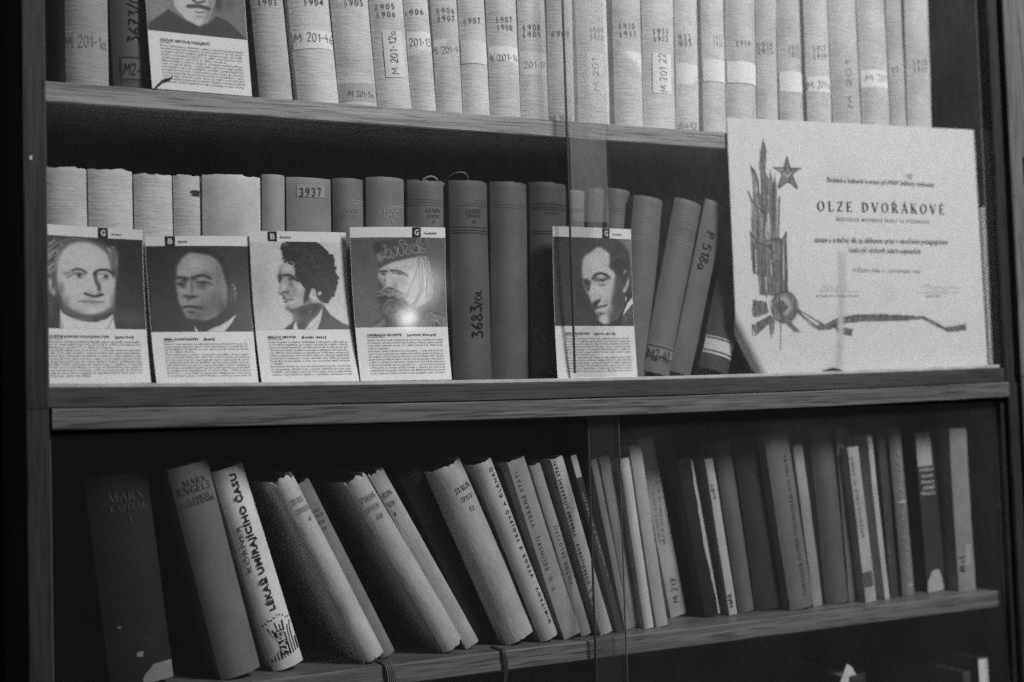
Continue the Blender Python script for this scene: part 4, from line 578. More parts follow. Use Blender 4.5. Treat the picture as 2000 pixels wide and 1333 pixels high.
  ('b', 118, 60, 552, 605, 60, 51),
  ('s', 44, 3, 25, 324, 716, 369, 706, 429, 712, 503, 729),
  ('b', 40, 80, 414, 709, 82, 14),
  ('b', 120, 80, 372, 746, 19, 14),
  ('b', 54, 80, 397, 772, 37, 20),
  ('b', 112, 70, 472, 754, 37, 14),
  ('b', 110, 70, 352, 772, 15, 20),
  ('b', 116, 60, 409, 827, 30, 20),
  ('b', 50, 75, 422, 870, 90, 25),
  ('p', 40, 4, 407, 878, 526, 882, 633, 835, 741, 733, 787, 699, 843, 793, 751, 861, 644, 929, 537, 989, 462, 1000, 435, 938),
  ('b', 84, 100, 822, 546, 33, 93),
  ('b', 176, 95, 835, 499, 10, 15),
  ('b', 128, 90, 818, 460, 19, 12),
  ('b', 124, 85, 844, 563, 10, 51),
  ('b', 50, 80, 823, 529, 9, 25),
  ('b', 140, 85, 793, 627, 9, 10),
  ('b', 36, 70, 803, 665, 22, 34),
  ('p', 178, 1, 525, 1000, 598, 955, 674, 925, 766, 861, 841, 793, 830, 844, 779, 912, 712, 1000),
  ('s', 140, 1, 6, 552, 993, 674, 938, 765, 878),
  ('p', 170, 1, 414, 925, 434, 955, 453, 1000, 411, 1000),
  ('p', 44, 2, 843, 797, 922, 870, 1002, 929, 1000, 1000, 714, 1000, 779, 912),
  ('p', 52, 3, 0, 1000, 104, 989, 314, 955, 412, 929, 411, 1000),
 ]),
 'profile': (176, [
  ('b', 150, 70, 74, 533, 119, 346),
  ('b', 174, 70, 892, 537, 95, 263),
  ('b', 176, 60, 166, 880, 158, 104),
  ('p', 92, 4, 321, 734, 384, 761, 480, 727, 608, 693, 711, 711, 684, 798, 585, 893, 502, 1002, 375, 1000, 387, 908, 401, 839, 351, 786),
  ('b', 128, 70, 420, 865, 31, 105),
  ('b', 46, 80, 541, 797, 103, 69),
  ('b', 40, 80, 646, 745, 63, 53),
  ('b', 44, 70, 472, 953, 47, 52),
  ('b', 110, 80, 569, 797, 19, 19),
  ('p', 150, 2, 323, 222, 386, 243, 457, 265, 462, 361, 490, 448, 537, 483, 549, 570, 522, 666, 480, 727, 416, 757, 352, 765, 321, 743, 323, 691, 304, 664, 303, 621, 286, 599, 262, 577, 267, 525, 287, 482, 263, 412, 263, 369, 289, 308),
  ('b', 168, 80, 368, 309, 56, 52),
  ('b', 176, 85, 488, 518, 47, 43),
  ('b', 170, 80, 419, 674, 71, 52),
  ('b', 172, 85, 321, 526, 24, 52),
  ('b', 128, 60, 295, 343, 21, 52),
  ('b', 124, 60, 423, 552, 32, 44),
  ('p', 24, 3, 320, 100, 338, 39, 379, 9, 475, 0, 587, 0, 681, 31, 751, 83, 812, 144, 857, 231, 868, 336, 873, 415, 857, 520, 834, 598, 768, 659, 711, 693, 673, 658, 651, 606, 638, 536, 607, 527, 581, 588, 553, 675, 513, 709, 524, 622, 543, 535, 498, 466, 460, 413, 447, 317, 465, 274, 434, 239, 386, 248, 340, 204, 320, 152),
  ('e', 20, 0.6, 333, 88, 14, 14),
  ('e', 27, 0.6, 321, 82, 21, 21),
  ('e', 26, 0.6, 337, 52, 25, 26),
  ('e', 18, 0.6, 345, 29, 13, 12),
  ('e', 20, 0.6, 385, 10, 25, 24),
  ('e', 26, 0.6, 372, 4, 15, 13),
  ('e', 24, 0.6, 417, 17, 19, 20),
  ('e', 25, 0.6, 457, 9, 18, 15),
  ('e', 25, 0.6, 479, -1, 20, 18),
  ('e', 25, 0.6, 493, 7, 23, 24),
  ('e', 25, 0.6, 519, 10, 23, 23),
  ('e', 27, 0.6, 563, 8, 26, 22),
  ('e', 26, 0.6, 577, 11, 23, 22),
  ('e', 25, 0.6, 599, 1, 24, 22),
  ('e', 29, 0.6, 635, 4, 25, 19),
  ('e', 18, 0.6, 665, 12, 21, 18),
  ('e', 22, 0.6, 672, 15, 21, 17),
  ('e', 18, 0.6, 695, 33, 24, 18),
  ('e', 19, 0.6, 706, 41, 14, 11),
  ('e', 20, 0.6, 729, 68, 25, 25),
  ('e', 21, 0.6, 745, 90, 24, 20),
  ('e', 19, 0.6, 762, 100, 23, 20),
  ('e', 18, 0.6, 788, 126, 22, 23),
  ('e', 21, 0.6, 823, 155, 19, 15),
  ('e', 20, 0.6, 835, 161, 24, 22),
  ('e', 23, 0.6, 840, 195, 25, 21),
  ('e', 20, 0.6, 849, 207, 21, 21),
  ('e', 21, 0.6, 849, 227, 19, 18),
  ('e', 25, 0.6, 872, 296, 16, 12),
  ('e', 23, 0.6, 857, 293, 22, 19),
  ('e', 24, 0.6, 869, 312, 14, 11),
  ('e', 30, 0.6, 862, 345, 13, 11),
  ('e', 28, 0.6, 873, 374, 17, 15),
  ('e', 24, 0.6, 881, 409, 24, 23),
  ('e', 20, 0.6, 860, 439, 21, 22),
  ('e', 19, 0.6, 865, 460, 27, 25),
  ('e', 28, 0.6, 873, 486, 13, 12),
  ('e', 30, 0.6, 851, 519, 25, 22),
  ('e', 19, 0.6, 849, 541, 21, 16),
  ('e', 25, 0.6, 839, 570, 16, 13),
  ('e', 24, 0.6, 825, 603, 24, 25),
  ('e', 24, 0.6, 805, 620, 18, 19),
  ('e', 29, 0.6, 774, 647, 24, 24),
  ('e', 25, 0.6, 783, 646, 18, 17),
  ('e', 28, 0.6, 756, 680, 26, 22),
  ('e', 28, 0.6, 729, 677, 19, 19),
  ('e', 21, 0.6, 321, 197, 11, 9),
  ('e', 28, 0.6, 340, 229, 10, 9),
  ('e', 20, 0.6, 347, 225, 12, 12),
  ('e', 30, 0.6, 384, 237, 13, 13),
  ('e', 25, 0.6, 406, 247, 18, 17),
  ('e', 28, 0.6, 406, 250, 11, 11),
  ('e', 32, 0.6, 417, 256, 13, 12),
  ('e', 24, 0.6, 449, 255, 11, 10),
  ('e', 28, 0.6, 450, 282, 19, 18),
  ('e', 26, 0.6, 457, 305, 12, 12),
  ('e', 29, 0.6, 461, 314, 14, 12),
  ('e', 23, 0.6, 466, 332, 10, 9),
  ('e', 24, 0.6, 462, 354, 18, 17),
  ('e', 31, 0.6, 457, 377, 19, 19),
  ('e', 30, 0.6, 458, 393, 11, 10),
  ('e', 23, 0.6, 475, 432, 12, 13),
  ('e', 29, 0.6, 473, 434, 11, 9),
  ('e', 24, 0.6, 482, 448, 13, 12),
  ('e', 20, 0.6, 503, 469, 10, 8),
  ('e', 27, 0.6, 521, 466, 10, 9),
  ('e', 26, 0.6, 524, 496, 13, 12),
  ('e', 23, 0.6, 537, 504, 15, 13),
  ('s', 54, 0, 8, 398, 94, 453, 79, 503, 88, 476, 134),
  ('s', 72, 0, 7, 470, 79, 526, 73, 564, 97, 539, 138),
  ('s', 54, 0, 8, 485, 115, 530, 105, 578, 136, 557, 169),
  ('s', 64, 0, 7, 615, 106, 673, 110, 694, 145, 668, 179),
  ('s', 72, 0, 7, 552, 164, 603, 149, 636, 183, 606, 237),
  ('s', 64, 0, 4, 692, 194, 752, 177, 787, 222, 750, 274),
  ('s', 72, 0, 9, 465, 283, 522, 278, 541, 332, 506, 357),
  ('s', 54, 0, 7, 677, 316, 725, 321, 757, 370, 730, 409),
  ('s', 72, 0, 8, 712, 427, 761, 428, 783, 486, 735, 523),
  ('s', 54, 0, 5, 627, 428, 671, 437, 691, 489, 662, 516),
  ('s', 54, 0, 9, 390, 42, 440, 21, 485, 44, 462, 83),
  ('s', 54, 0, 6, 517, 63, 554, 45, 604, 77, 580, 123),
  ('s', 54, 0, 5, 466, 140, 519, 113, 561, 136, 540, 189),
  ('s', 72, 0, 9, 556, 118, 606, 120, 635, 161, 613, 199),
  ('s', 72, 0, 4, 586, 204, 629, 197, 663, 225, 639, 269),
  ('s', 54, 0, 9, 676, 281, 730, 271, 770, 316, 739, 359),
  ('s', 72, 0, 8, 470, 242, 513, 247, 533, 299, 509, 324),
  ('s', 64, 0, 5, 706, 344, 755, 349, 792, 393, 754, 448),
  ('s', 64, 0, 6, 725, 489, 775, 485, 787, 542, 754, 584),
  ('s', 64, 0, 7, 581, 399, 625, 407, 654, 448, 610, 487),
  ('s', 64, 0, 8, 380, 106, 425, 78, 481, 88, 459, 135),
  ('s', 64, 0, 5, 468, -14, 512, -24, 553, 13, 531, 53),
  ('s', 54, 0, 5, 480, 107, 533, 95, 580, 125, 545, 168),
  ('s', 72, 0, 6, 555, 150, 604, 158, 640, 197, 607, 229),
  ('s', 72, 0, 8, 507, 210, 551, 203, 574, 235, 548, 275),
  ('s', 64, 0, 6, 637, 284, 693, 285, 727, 315, 693, 365),
  ('s', 72, 0, 7, 507, 262, 556, 263, 586, 309, 548, 338),
  ('s', 54, 0, 6, 694, 353, 756, 355, 778, 407, 754, 449),
  ('s', 54, 0, 7, 733, 431, 779, 435, 790, 488, 754, 522),
  ('s', 64, 0, 6, 654, 448, 695, 467, 717, 498, 683, 534),
  ('s', 72, 0, 5, 386, 88, 441, 72, 484, 91, 466, 132),
  ('s', 54, 0, 9, 506, 30, 555, 20, 586, 37, 569, 87),
  ('s', 72, 0, 7, 464, 103, 515, 76, 560, 111, 527, 149),
  ('s', 64, 0, 5, 638, 153, 702, 154, 728, 189, 696, 229),
  ('s', 72, 0, 5, 574, 209, 618, 207, 649, 241, 629, 284),
  ('s', 72, 0, 5, 663, 186, 717, 185, 747, 227, 717, 271),
  ('s', 72, 0, 9, 529, 328, 580, 327, 610, 360, 572, 388),
  ('s', 64, 0, 8, 689, 356, 738, 348, 769, 402, 735, 453),
  ('s', 72, 0, 8, 754, 514, 807, 524, 815, 574, 774, 610),
  ('s', 64, 0, 7, 649, 392, 689, 401, 720, 446, 684, 478),
  ('h', 70, 20, 328, 100, 474, 13, 681, 39, 849, 231, 865, 415, 834, 590, 720, 676, 630, 536, 491, 431, 465, 274, 348, 196),
  ('h', 120, 12, 324, 204, 483, 222, 510, 344, 462, 344, 434, 248),
  ('h', 150, 10, 314, 30, 411, -4, 394, 39, 337, 74),
  ('b', 150, 80, 403, 235, 24, 10),
  ('b', 130, 70, 495, 331, 11, 12),
  ('b', 60, 50, 679, 283, 48, 18),
  ('s', 40, 2, 32, 332, 387, 373, 382, 413, 400, 459, 439),
  ('b', 44, 90, 289, 404, 27, 38),
  ('b', 50, 80, 280, 447, 14, 35),
  ('b', 40, 90, 396, 426, 32, 19),
  ('b', 96, 70, 394, 482, 24, 32),
  ('s', 110, 3, 11, 371, 465, 412, 522),
  ('s', 56, 2, 18, 305, 582, 327, 573, 358, 587),
  ('b', 84, 60, 359, 561, 18, 20),
  ('s', 64, 2, 11, 265, 582, 283, 599, 302, 612, 317, 638),
  ('s', 54, 2, 13, 305, 645, 348, 654, 407, 665),
  ('b', 60, 80, 331, 682, 24, 12),
  ('b', 86, 60, 325, 621, 18, 9),
  ('b', 110, 60, 389, 622, 32, 26),
  ('b', 96, 75, 344, 760, 32, 21),
  ('p', 156, 2, 614, 553, 638, 536, 653, 571, 643, 623, 611, 623),
  ('p', 166, 2, 660, 597, 677, 567, 716, 563, 707, 597, 674, 623),
  ('p', 158, 3, 608, 701, 634, 649, 681, 658, 648, 684),
  ('b', 80, 70, 562, 666, 39, 35),
  ('b', 120, 60, 545, 692, 16, 18),
  ('p', 178, 1, 500, 1002, 568, 919, 650, 841, 708, 746, 707, 798, 672, 902, 636, 998),
  ('s', 140, 1, 6, 518, 992, 598, 963, 656, 902),
  ('p', 184, 1, 375, 1000, 393, 943, 418, 909, 427, 1001),
  ('p', 60, 2, 285, 1001, 329, 960, 395, 908, 375, 1002),
  ('p', 62, 2, 711, 711, 740, 763, 785, 834, 862, 895, 900, 926, 963, 949, 1003, 976, 1002, 1002, 636, 998, 680, 894, 711, 798),
  ('s', 40, 2, 11, 713, 755, 689, 876, 641, 994),
  ('b', 84, 60, 758, 912, 48, 52),
 ]),
 'cap': (92, [
  ('b', 104, 60, 87, 691, 144, 262),
  ('b', 84, 60, 130, 212, 120, 139),
  ('b', 118, 60, 921, 432, 80, 176),
  ('b', 76, 60, 949, 695, 64, 141),
  ('b', 84, 60, 911, 125, 97, 106),
  ('p', 70, 2, 223, 90, 264, 55, 362, 29, 507, 10, 684, 0, 764, 4, 780, 108, 788, 195, 755, 215, 642, 226, 513, 247, 400, 282, 318, 317, 281, 347, 263, 282, 235, 186),
  ('b', 58, 70, 270, 107, 49, 53),
  ('s', 142, 0, 8, 323, 107, 343, 86, 350, 134, 331, 186, 362, 221, 394, 212, 405, 151, 373, 138, 355, 195),
  ('s', 142, 0, 8, 412, 169, 435, 195, 418, 230, 459, 212, 469, 151, 438, 116, 463, 107, 486, 142),
  ('s', 142, 0, 8, 487, 99, 477, 160, 515, 208, 540, 177, 534, 125, 504, 81, 494, 46, 522, 33, 554, 51, 544, 81, 521, 73),
  ('s', 142, 0, 8, 552, 81, 584, 81, 574, 134, 557, 160, 579, 195, 621, 169, 598, 143, 625, 81, 656, 90),
  ('s', 142, 0, 8, 656, 90, 630, 143, 652, 178, 693, 169, 703, 116, 673, 81, 691, 20, 720, 11, 714, 55),
  ('s', 142, 0, 8, 718, 55, 697, 81, 719, 134, 709, 169, 749, 169, 773, 160, 767, 125, 735, 134, 737, 73, 761, 73),
  ('s', 142, 0, 8, 250, 221, 275, 186, 264, 256, 299, 195, 288, 256, 319, 203),
  ('s', 142, 0, 8, 320, 256, 338, 212, 362, 230, 385, 238, 410, 212),
  ('h', 150, 18, 243, 195, 324, 168, 320, 273, 278, 308),
  ('p', 162, 3, 283, 360, 334, 317, 432, 278, 545, 249, 674, 223, 747, 217, 784, 274, 819, 397, 845, 520, 831, 651, 763, 738, 666, 782, 572, 746, 526, 693, 482, 597, 420, 570, 331, 579, 284, 552, 255, 500, 265, 430),
  ('b', 150, 80, 721, 432, 96, 192),
  ('b', 176, 80, 361, 448, 40, 79),
  ('b', 172, 70, 478, 309, 97, 34),
  ('b', 132, 60, 534, 501, 64, 70),
  ('b', 168, 80, 657, 624, 88, 114),
  ('p', 80, 5, 249, 448, 280, 465, 325, 535, 315, 579, 267, 587, 245, 535),
  ('b', 130, 70, 303, 483, 29, 35),
  ('s', 44, 2, 22, 291, 385, 324, 374, 359, 382),
  ('b', 40, 95, 322, 409, 24, 15),
  ('s', 104, 2, 8, 373, 343, 396, 361),
  ('s', 48, 2, 22, 400, 374, 460, 374, 523, 396, 573, 429),
  ('b', 50, 90, 490, 406, 40, 14),
  ('b', 110, 70, 427, 400, 24, 11),
  ('b', 186, 70, 441, 431, 32, 17),
  ('s', 112, 3, 10, 542, 317, 605, 344, 647, 300),
  ('b', 96, 60, 336, 474, 11, 52),
  ('b', 110, 60, 445, 536, 24, 35),
  ('s', 50, 2, 24, 335, 583, 372, 566, 419, 575),
  ('s', 158, 0, 5, 693, 208, 718, 308, 734, 445, 704, 607),
  ('s', 112, 0, 4, 753, 243, 779, 352, 788, 494, 778, 675),
  ('s', 176, 0, 7, 780, 248, 806, 355, 832, 505, 838, 681),
  ('s', 112, 0, 6, 738, 260, 736, 376, 706, 534, 654, 690),
  ('s', 176, 0, 5, 811, 257, 824, 382, 836, 504, 803, 683),
  ('s', 140, 0, 5, 670, 514, 639, 610, 607, 668, 581, 739),
  ('s', 112, 0, 7, 741, 555, 715, 626, 680, 698, 626, 751),
  ('s', 140, 0, 6, 699, 230, 721, 324, 727, 455, 706, 612),
  ('s', 112, 0, 6, 732, 243, 759, 357, 784, 503, 761, 673),
  ('s', 176, 0, 4, 781, 222, 808, 323, 838, 466, 845, 640),
  ('s', 158, 0, 6, 717, 280, 723, 407, 689, 564, 648, 721),
  ('s', 176, 0, 4, 780, 258, 798, 390, 816, 501, 793, 683),
  ('s', 176, 0, 5, 674, 511, 656, 608, 630, 670, 599, 738),
  ('s', 96, 0, 4, 747, 588, 714, 652, 673, 729, 620, 778),
  ('s', 96, 0, 4, 701, 229, 710, 318, 727, 464, 705, 626),
  ('s', 140, 0, 3, 734, 201, 760, 320, 779, 466, 763, 636),
  ('s', 96, 0, 6, 776, 229, 798, 331, 830, 478, 834, 655),
  ('s', 96, 0, 7, 705, 267, 705, 398, 679, 545, 639, 705),
  ('s', 158, 0, 4, 796, 290, 824, 411, 837, 538, 810, 702),
  ('s', 112, 0, 7, 675, 502, 648, 593, 616, 667, 592, 731),
  ('s', 176, 0, 6, 724, 587, 703, 660, 662, 729, 604, 778),
  ('s', 140, 0, 7, 720, 227, 740, 318, 753, 461, 731, 616),
  ('s', 96, 0, 6, 750, 233, 779, 353, 793, 495, 781, 673),
  ('s', 112, 0, 4, 778, 229, 807, 330, 829, 482, 825, 650),
  ('s', 96, 0, 3, 714, 293, 714, 416, 686, 564, 634, 726),
  ('s', 176, 0, 4, 794, 296, 809, 418, 833, 541, 801, 717),
  ('s', 140, 0, 5, 649, 516, 626, 613, 603, 674, 569, 741),
  ('s', 176, 0, 4, 737, 568, 705, 643, 660, 706, 605, 760),
  ('s', 112, 0, 6, 702, 242, 721, 341, 739, 490, 714, 637),
  ('s', 176, 0, 4, 733, 221, 757, 334, 771, 477, 754, 646),
  ('s', 176, 0, 4, 759, 230, 782, 339, 803, 472, 806, 647),
  ('s', 112, 0, 6, 731, 259, 731, 376, 704, 538, 648, 691),
  ('s', 158, 0, 5, 804, 263, 821, 381, 849, 507, 813, 683),
  ('s', 176, 0, 7, 677, 499, 645, 590, 620, 656, 595, 728),
  ('s', 158, 0, 5, 741, 588, 714, 658, 681, 726, 631, 785),
  ('s', 140, 0, 4, 707, 242, 720, 341, 734, 474, 713, 639),
  ('s', 176, 0, 6, 752, 248, 777, 344, 799, 499, 781, 676),
  ('s', 176, 0, 5, 763, 218, 786, 333, 819, 477, 819, 642),
  ('s', 176, 0, 7, 717, 258, 716, 384, 679, 549, 634, 709),
  ('s', 158, 0, 4, 803, 286, 826, 407, 839, 527, 813, 703),
  ('s', 176, 0, 5, 659, 513, 630, 600, 610, 670, 577, 728),
  ('s', 176, 0, 3, 726, 560, 708, 628, 663, 697, 615, 751),
  ('s', 112, 0, 6, 697, 219, 707, 313, 721, 462, 695, 609),
  ('s', 112, 0, 5, 752, 213, 784, 315, 800, 465, 783, 638),
  ('s', 140, 0, 4, 781, 224, 810, 336, 837, 479, 828, 651),
  ('s', 140, 0, 6, 712, 251, 713, 382, 679, 542, 625, 690),
  ('s', 96, 0, 5, 777, 272, 797, 389, 822, 514, 783, 691),
  ('s', 96, 0, 6, 655, 533, 623, 616, 608, 686, 575, 745),
  ('s', 112, 0, 7, 726, 557, 696, 637, 655, 699, 604, 755),
  ('s', 140, 0, 5, 704, 234, 724, 320, 728, 466, 702, 616),
  ('s', 176, 0, 4, 728, 234, 754, 345, 765, 490, 759, 661),
  ('s', 112, 0, 4, 758, 223, 780, 335, 813, 477, 809, 648),
  ('s', 96, 0, 3, 710, 279, 722, 400, 691, 552, 641, 711),
  ('s', 140, 0, 6, 774, 281, 804, 393, 823, 525, 787, 697),
  ('s', 158, 0, 7, 651, 504, 629, 590, 603, 653, 568, 726),
  ('s', 96, 0, 7, 728, 560, 696, 630, 652, 711, 600, 763),
  ('s', 140, 0, 6, 725, 237, 736, 344, 757, 479, 729, 630),
  ('s', 140, 0, 6, 740, 220, 769, 323, 783, 473, 763, 657),
  ('s', 112, 0, 4, 765, 230, 793, 339, 811, 472, 814, 655),
  ('s', 140, 0, 5, 730, 274, 734, 396, 701, 560, 655, 716),
  ('s', 96, 0, 6, 798, 269, 813, 383, 830, 505, 798, 680),
  ('s', 112, 0, 4, 656, 514, 618, 602, 601, 677, 566, 736),
  ('s', 96, 0, 3, 761, 558, 731, 635, 683, 701, 642, 755),
  ('s', 158, 0, 5, 692, 232, 712, 318, 720, 471, 703, 625),
  ('s', 112, 0, 5, 745, 239, 765, 348, 783, 499, 766, 679),
  ('s', 140, 0, 4, 771, 215, 794, 325, 821, 468, 828, 648),
  ('s', 112, 0, 7, 733, 273, 731, 395, 710, 554, 663, 707),
  ('s', 140, 0, 6, 791, 288, 806, 403, 820, 533, 796, 705),
  ('s', 158, 0, 4, 653, 513, 624, 595, 600, 664, 577, 730),
  ('s', 112, 0, 4, 735, 561, 710, 642, 672, 713, 616, 760),
  ('s', 158, 0, 6, 691, 230, 716, 330, 728, 470, 702, 620),
  ('s', 96, 0, 4, 737, 220, 775, 321, 782, 477, 776, 643),
  ('s', 96, 0, 4, 784, 250, 802, 352, 837, 494, 833, 673),
  ('s', 140, 0, 3, 718, 265, 722, 377, 694, 539, 648, 700),
  ('s', 112, 0, 6, 801, 292, 815, 407, 842, 541, 798, 715),
  ('s', 176, 0, 5, 645, 521, 623, 616, 596, 689, 567, 750),
  ('s', 158, 0, 7, 741, 564, 715, 638, 681, 709, 631, 759),
  ('s', 112, 0, 4, 703, 219, 729, 322, 735, 463, 720, 610),
  ('s', 140, 0, 6, 746, 243, 777, 354, 788, 507, 777, 670),
  ('s', 158, 0, 6, 766, 212, 788, 324, 820, 463, 814, 642),
  ('s', 176, 0, 5, 723, 261, 724, 393, 691, 548, 642, 709),
  ('s', 140, 0, 5, 804, 257, 831, 383, 847, 501, 810, 680),
  ('s', 158, 0, 5, 667, 538, 637, 613, 606, 685, 575, 753),
  ('s', 96, 0, 5, 730, 576, 698, 638, 661, 711, 612, 757),
  ('p', 52, 5, 251, 631, 291, 596, 347, 596, 450, 606, 511, 676, 572, 746, 593, 816, 549, 895, 468, 946, 434, 999, 306, 998, 295, 893, 267, 788, 252, 692),
  ('b', 36, 90, 351, 675, 88, 26),
  ('b', 30, 80, 462, 693, 48, 35),
  ('b', 40, 70, 373, 937, 63, 61),
  ('h', 170, 110, 291, 579, 419, 579, 528, 658, 463, 667, 305, 631),
  ('h', 160, 130, 318, 718, 414, 693, 571, 763, 576, 833, 438, 885, 313, 823),
  ('h', 120, 80, 272, 675, 347, 780, 517, 912, 435, 955, 296, 867),
  ('s', 104, 2, 11, 698, 232, 686, 326, 657, 431, 613, 536),
  ('s', 110, 3, 13, 613, 536, 578, 606, 559, 676),
  ('s', 60, 0, 5, 492, 767, 492, 789, 509, 794),
  ('s', 36, 0, 5, 417, 698, 444, 709, 474, 714),
  ('s', 44, 0, 5, 463, 741, 472, 763, 493, 773),
  ('s', 44, 0, 5, 427, 759, 428, 790, 446, 815),
  ('s', 90, 0, 5, 427, 704, 438, 713, 452, 716),
  ('s', 60, 0, 5, 400, 755, 391, 785, 398, 814),
  ('s', 122, 0, 5, 429, 707, 456, 726, 488, 737),
  ('s', 122, 0, 5, 443, 785, 435, 803, 447, 814),
  ('s', 60, 0, 5, 445, 765, 445, 790, 462, 806),
  ('s', 36, 0, 5, 395, 725, 391, 753, 397, 780),
  ('s', 106, 0, 5, 516, 723, 532, 745, 557, 745),
  ('s', 36, 0, 5, 496, 741, 506, 765, 530, 770),
  ('s', 44, 0, 5, 358, 723, 338, 731, 324, 747),
  ('s', 60, 0, 5, 486, 734, 493, 752, 510, 754),
  ('s', 44, 0, 5, 424, 731, 432, 756, 450, 774),
  ('s', 36, 0, 5, 396, 723, 393, 739, 397, 754),
  ('s', 80, 0, 5, 453, 754, 461, 783, 484, 801),
  ('s', 106, 0, 5, 407, 781, 395, 799, 402, 815),
  ('s', 122, 0, 5, 355, 722, 336, 727, 324, 740),
  ('s', 44, 0, 5, 412, 740, 412, 770, 426, 795),
  ('s', 60, 0, 5, 441, 720, 450, 736, 466, 742),
  ('s', 106, 0, 5, 382, 701, 356, 722, 334, 746),
  ('s', 90, 0, 5, 397, 700, 412, 723, 431, 743),
  ('s', 106, 0, 5, 339, 752, 309, 768, 291, 793),
  ('s', 36, 0, 5, 417, 747, 415, 769, 427, 787),
  ('s', 60, 0, 5, 487, 717, 496, 733, 512, 732),
  ('s', 80, 0, 5, 461, 717, 475, 734, 496, 738),
  ('s', 36, 0, 5, 333, 733, 314, 735, 302, 747),
  ('s', 44, 0, 5, 401, 695, 416, 702, 432, 706),
  ('s', 90, 0, 5, 385, 715, 375, 731, 372, 749),
  ('s', 106, 0, 5, 383, 698, 354, 710, 328, 725),
  ('s', 80, 0, 5, 476, 712, 501, 732, 534, 736),
  ('s', 106, 0, 5, 328, 804, 299, 816, 292, 840),
  ('s', 106, 0, 5, 427, 740, 427, 757, 438, 768),
  ('s', 106, 0, 5, 384, 759, 370, 779, 371, 800),
  ('s', 60, 0, 5, 401, 711, 409, 736, 422, 758),
  ('s', 60, 0, 5, 450, 716, 470, 736, 497, 745),
  ('s', 44, 0, 5, 326, 740, 294, 748, 272, 768),
  ('s', 122, 0, 5, 417, 712, 430, 730, 448, 742),
  ('s', 122, 0, 5, 398, 698, 416, 715, 437, 729),
  ('s', 60, 0, 5, 366, 796, 344, 814, 344, 837),
  ('s', 106, 0, 5, 357, 753, 334, 771, 323, 796),
  ('s', 36, 0, 5, 399, 738, 394, 758, 400, 777),
  ('s', 122, 0, 5, 389, 702, 379, 724, 374, 748),
  ('s', 106, 0, 5, 336, 799, 304, 819, 295, 850),
  ('s', 60, 0, 5, 388, 710, 379, 729, 376, 750),
  ('s', 36, 0, 5, 454, 793, 451, 826, 472, 848),
  ('s', 90, 0, 5, 464, 772, 463, 796, 481, 808),
  ('s', 44, 0, 5, 386, 713, 375, 733, 371, 755),
  ('s', 90, 0, 5, 293, 755, 267, 752, 253, 767),
  ('s', 36, 0, 5, 415, 740, 419, 770, 435, 796),
  ('s', 36, 0, 5, 309, 751, 275, 756, 253, 777),
  ('s', 80, 0, 5, 387, 779, 373, 794, 376, 811),
  ('s', 122, 0, 5, 403, 797, 388, 816, 396, 833),
  ('s', 80, 0, 5, 413, 799, 400, 832, 411, 862),
  ('s', 90, 0, 5, 496, 732, 506, 753, 526, 755),
  ('s', 60, 0, 5, 469, 766, 469, 789, 487, 798),
  ('s', 80, 0, 5, 412, 738, 415, 770, 430, 797),
  ('s', 80, 0, 5, 402, 753, 394, 771, 400, 787),
  ('s', 80, 0, 5, 383, 797, 365, 815, 369, 835),
  ('s', 106, 0, 5, 412, 700, 424, 709, 439, 713),
  ('s', 80, 0, 5, 322, 801, 288, 817, 276, 846),
  ('s', 90, 0, 5, 381, 700, 366, 708, 352, 719),
  ('s', 90, 0, 5, 455, 712, 480, 731, 511, 738),
  ('s', 80, 0, 5, 374, 705, 350, 716, 330, 732),
  ('s', 80, 0, 5, 375, 701, 347, 711, 321, 726),
  ('s', 90, 0, 5, 298, 764, 267, 767, 248, 787),
  ('s', 122, 0, 5, 374, 701, 356, 706, 340, 715),
  ('s', 90, 0, 5, 387, 738, 377, 755, 377, 773),
  ('s', 60, 0, 5, 376, 702, 345, 713, 318, 730),
  ('s', 44, 0, 5, 384, 751, 373, 765, 374, 781),
  ('s', 36, 0, 5, 481, 735, 486, 752, 502, 755),
  ('s', 60, 0, 5, 427, 718, 435, 734, 450, 742),
  ('s', 80, 0, 5, 496, 759, 497, 780, 513, 783),
  ('s', 90, 0, 5, 344, 789, 318, 803, 312, 827),
  ('s', 122, 0, 5, 416, 720, 425, 741, 442, 756),
  ('s', 60, 0, 5, 393, 810, 374, 840, 380, 872),
  ('s', 106, 0, 5, 436, 712, 452, 728, 473, 734),
  ('s', 44, 0, 5, 449, 718, 468, 738, 495, 746),
  ('s', 44, 0, 5, 387, 772, 373, 792, 376, 812),
  ('s', 60, 0, 5, 388, 805, 368, 834, 373, 864),
  ('s', 60, 0, 5, 392, 783, 377, 812, 381, 841),
  ('s', 60, 0, 5, 342, 748, 320, 755, 309, 771),
  ('s', 90, 0, 5, 296, 757, 261, 760, 238, 781),
  ('s', 36, 0, 5, 415, 811, 399, 836, 410, 857),
  ('s', 80, 0, 5, 415, 717, 425, 738, 442, 754),
  ('s', 90, 0, 5, 455, 720, 470, 738, 493, 745),
  ('s', 90, 0, 5, 396, 704, 402, 722, 411, 740),
  ('s', 106, 0, 5, 444, 767, 444, 794, 462, 812),
  ('s', 44, 0, 5, 384, 701, 361, 720, 342, 743),
  ('s', 44, 0, 5, 390, 716, 382, 746, 382, 776),
  ('s', 90, 0, 5, 392, 768, 378, 797, 382, 826),
  ('s', 60, 0, 5, 378, 699, 353, 707, 330, 719),
  ('s', 90, 0, 5, 457, 798, 448, 818, 462, 828),
  ('s', 106, 0, 5, 377, 755, 363, 769, 362, 785),
  ('s', 80, 0, 5, 410, 765, 404, 797, 415, 825),
  ('s', 122, 0, 5, 358, 736, 335, 751, 321, 773),
  ('s', 60, 0, 5, 339, 800, 311, 816, 305, 841),
  ('s', 90, 0, 5, 399, 702, 407, 717, 418, 730),
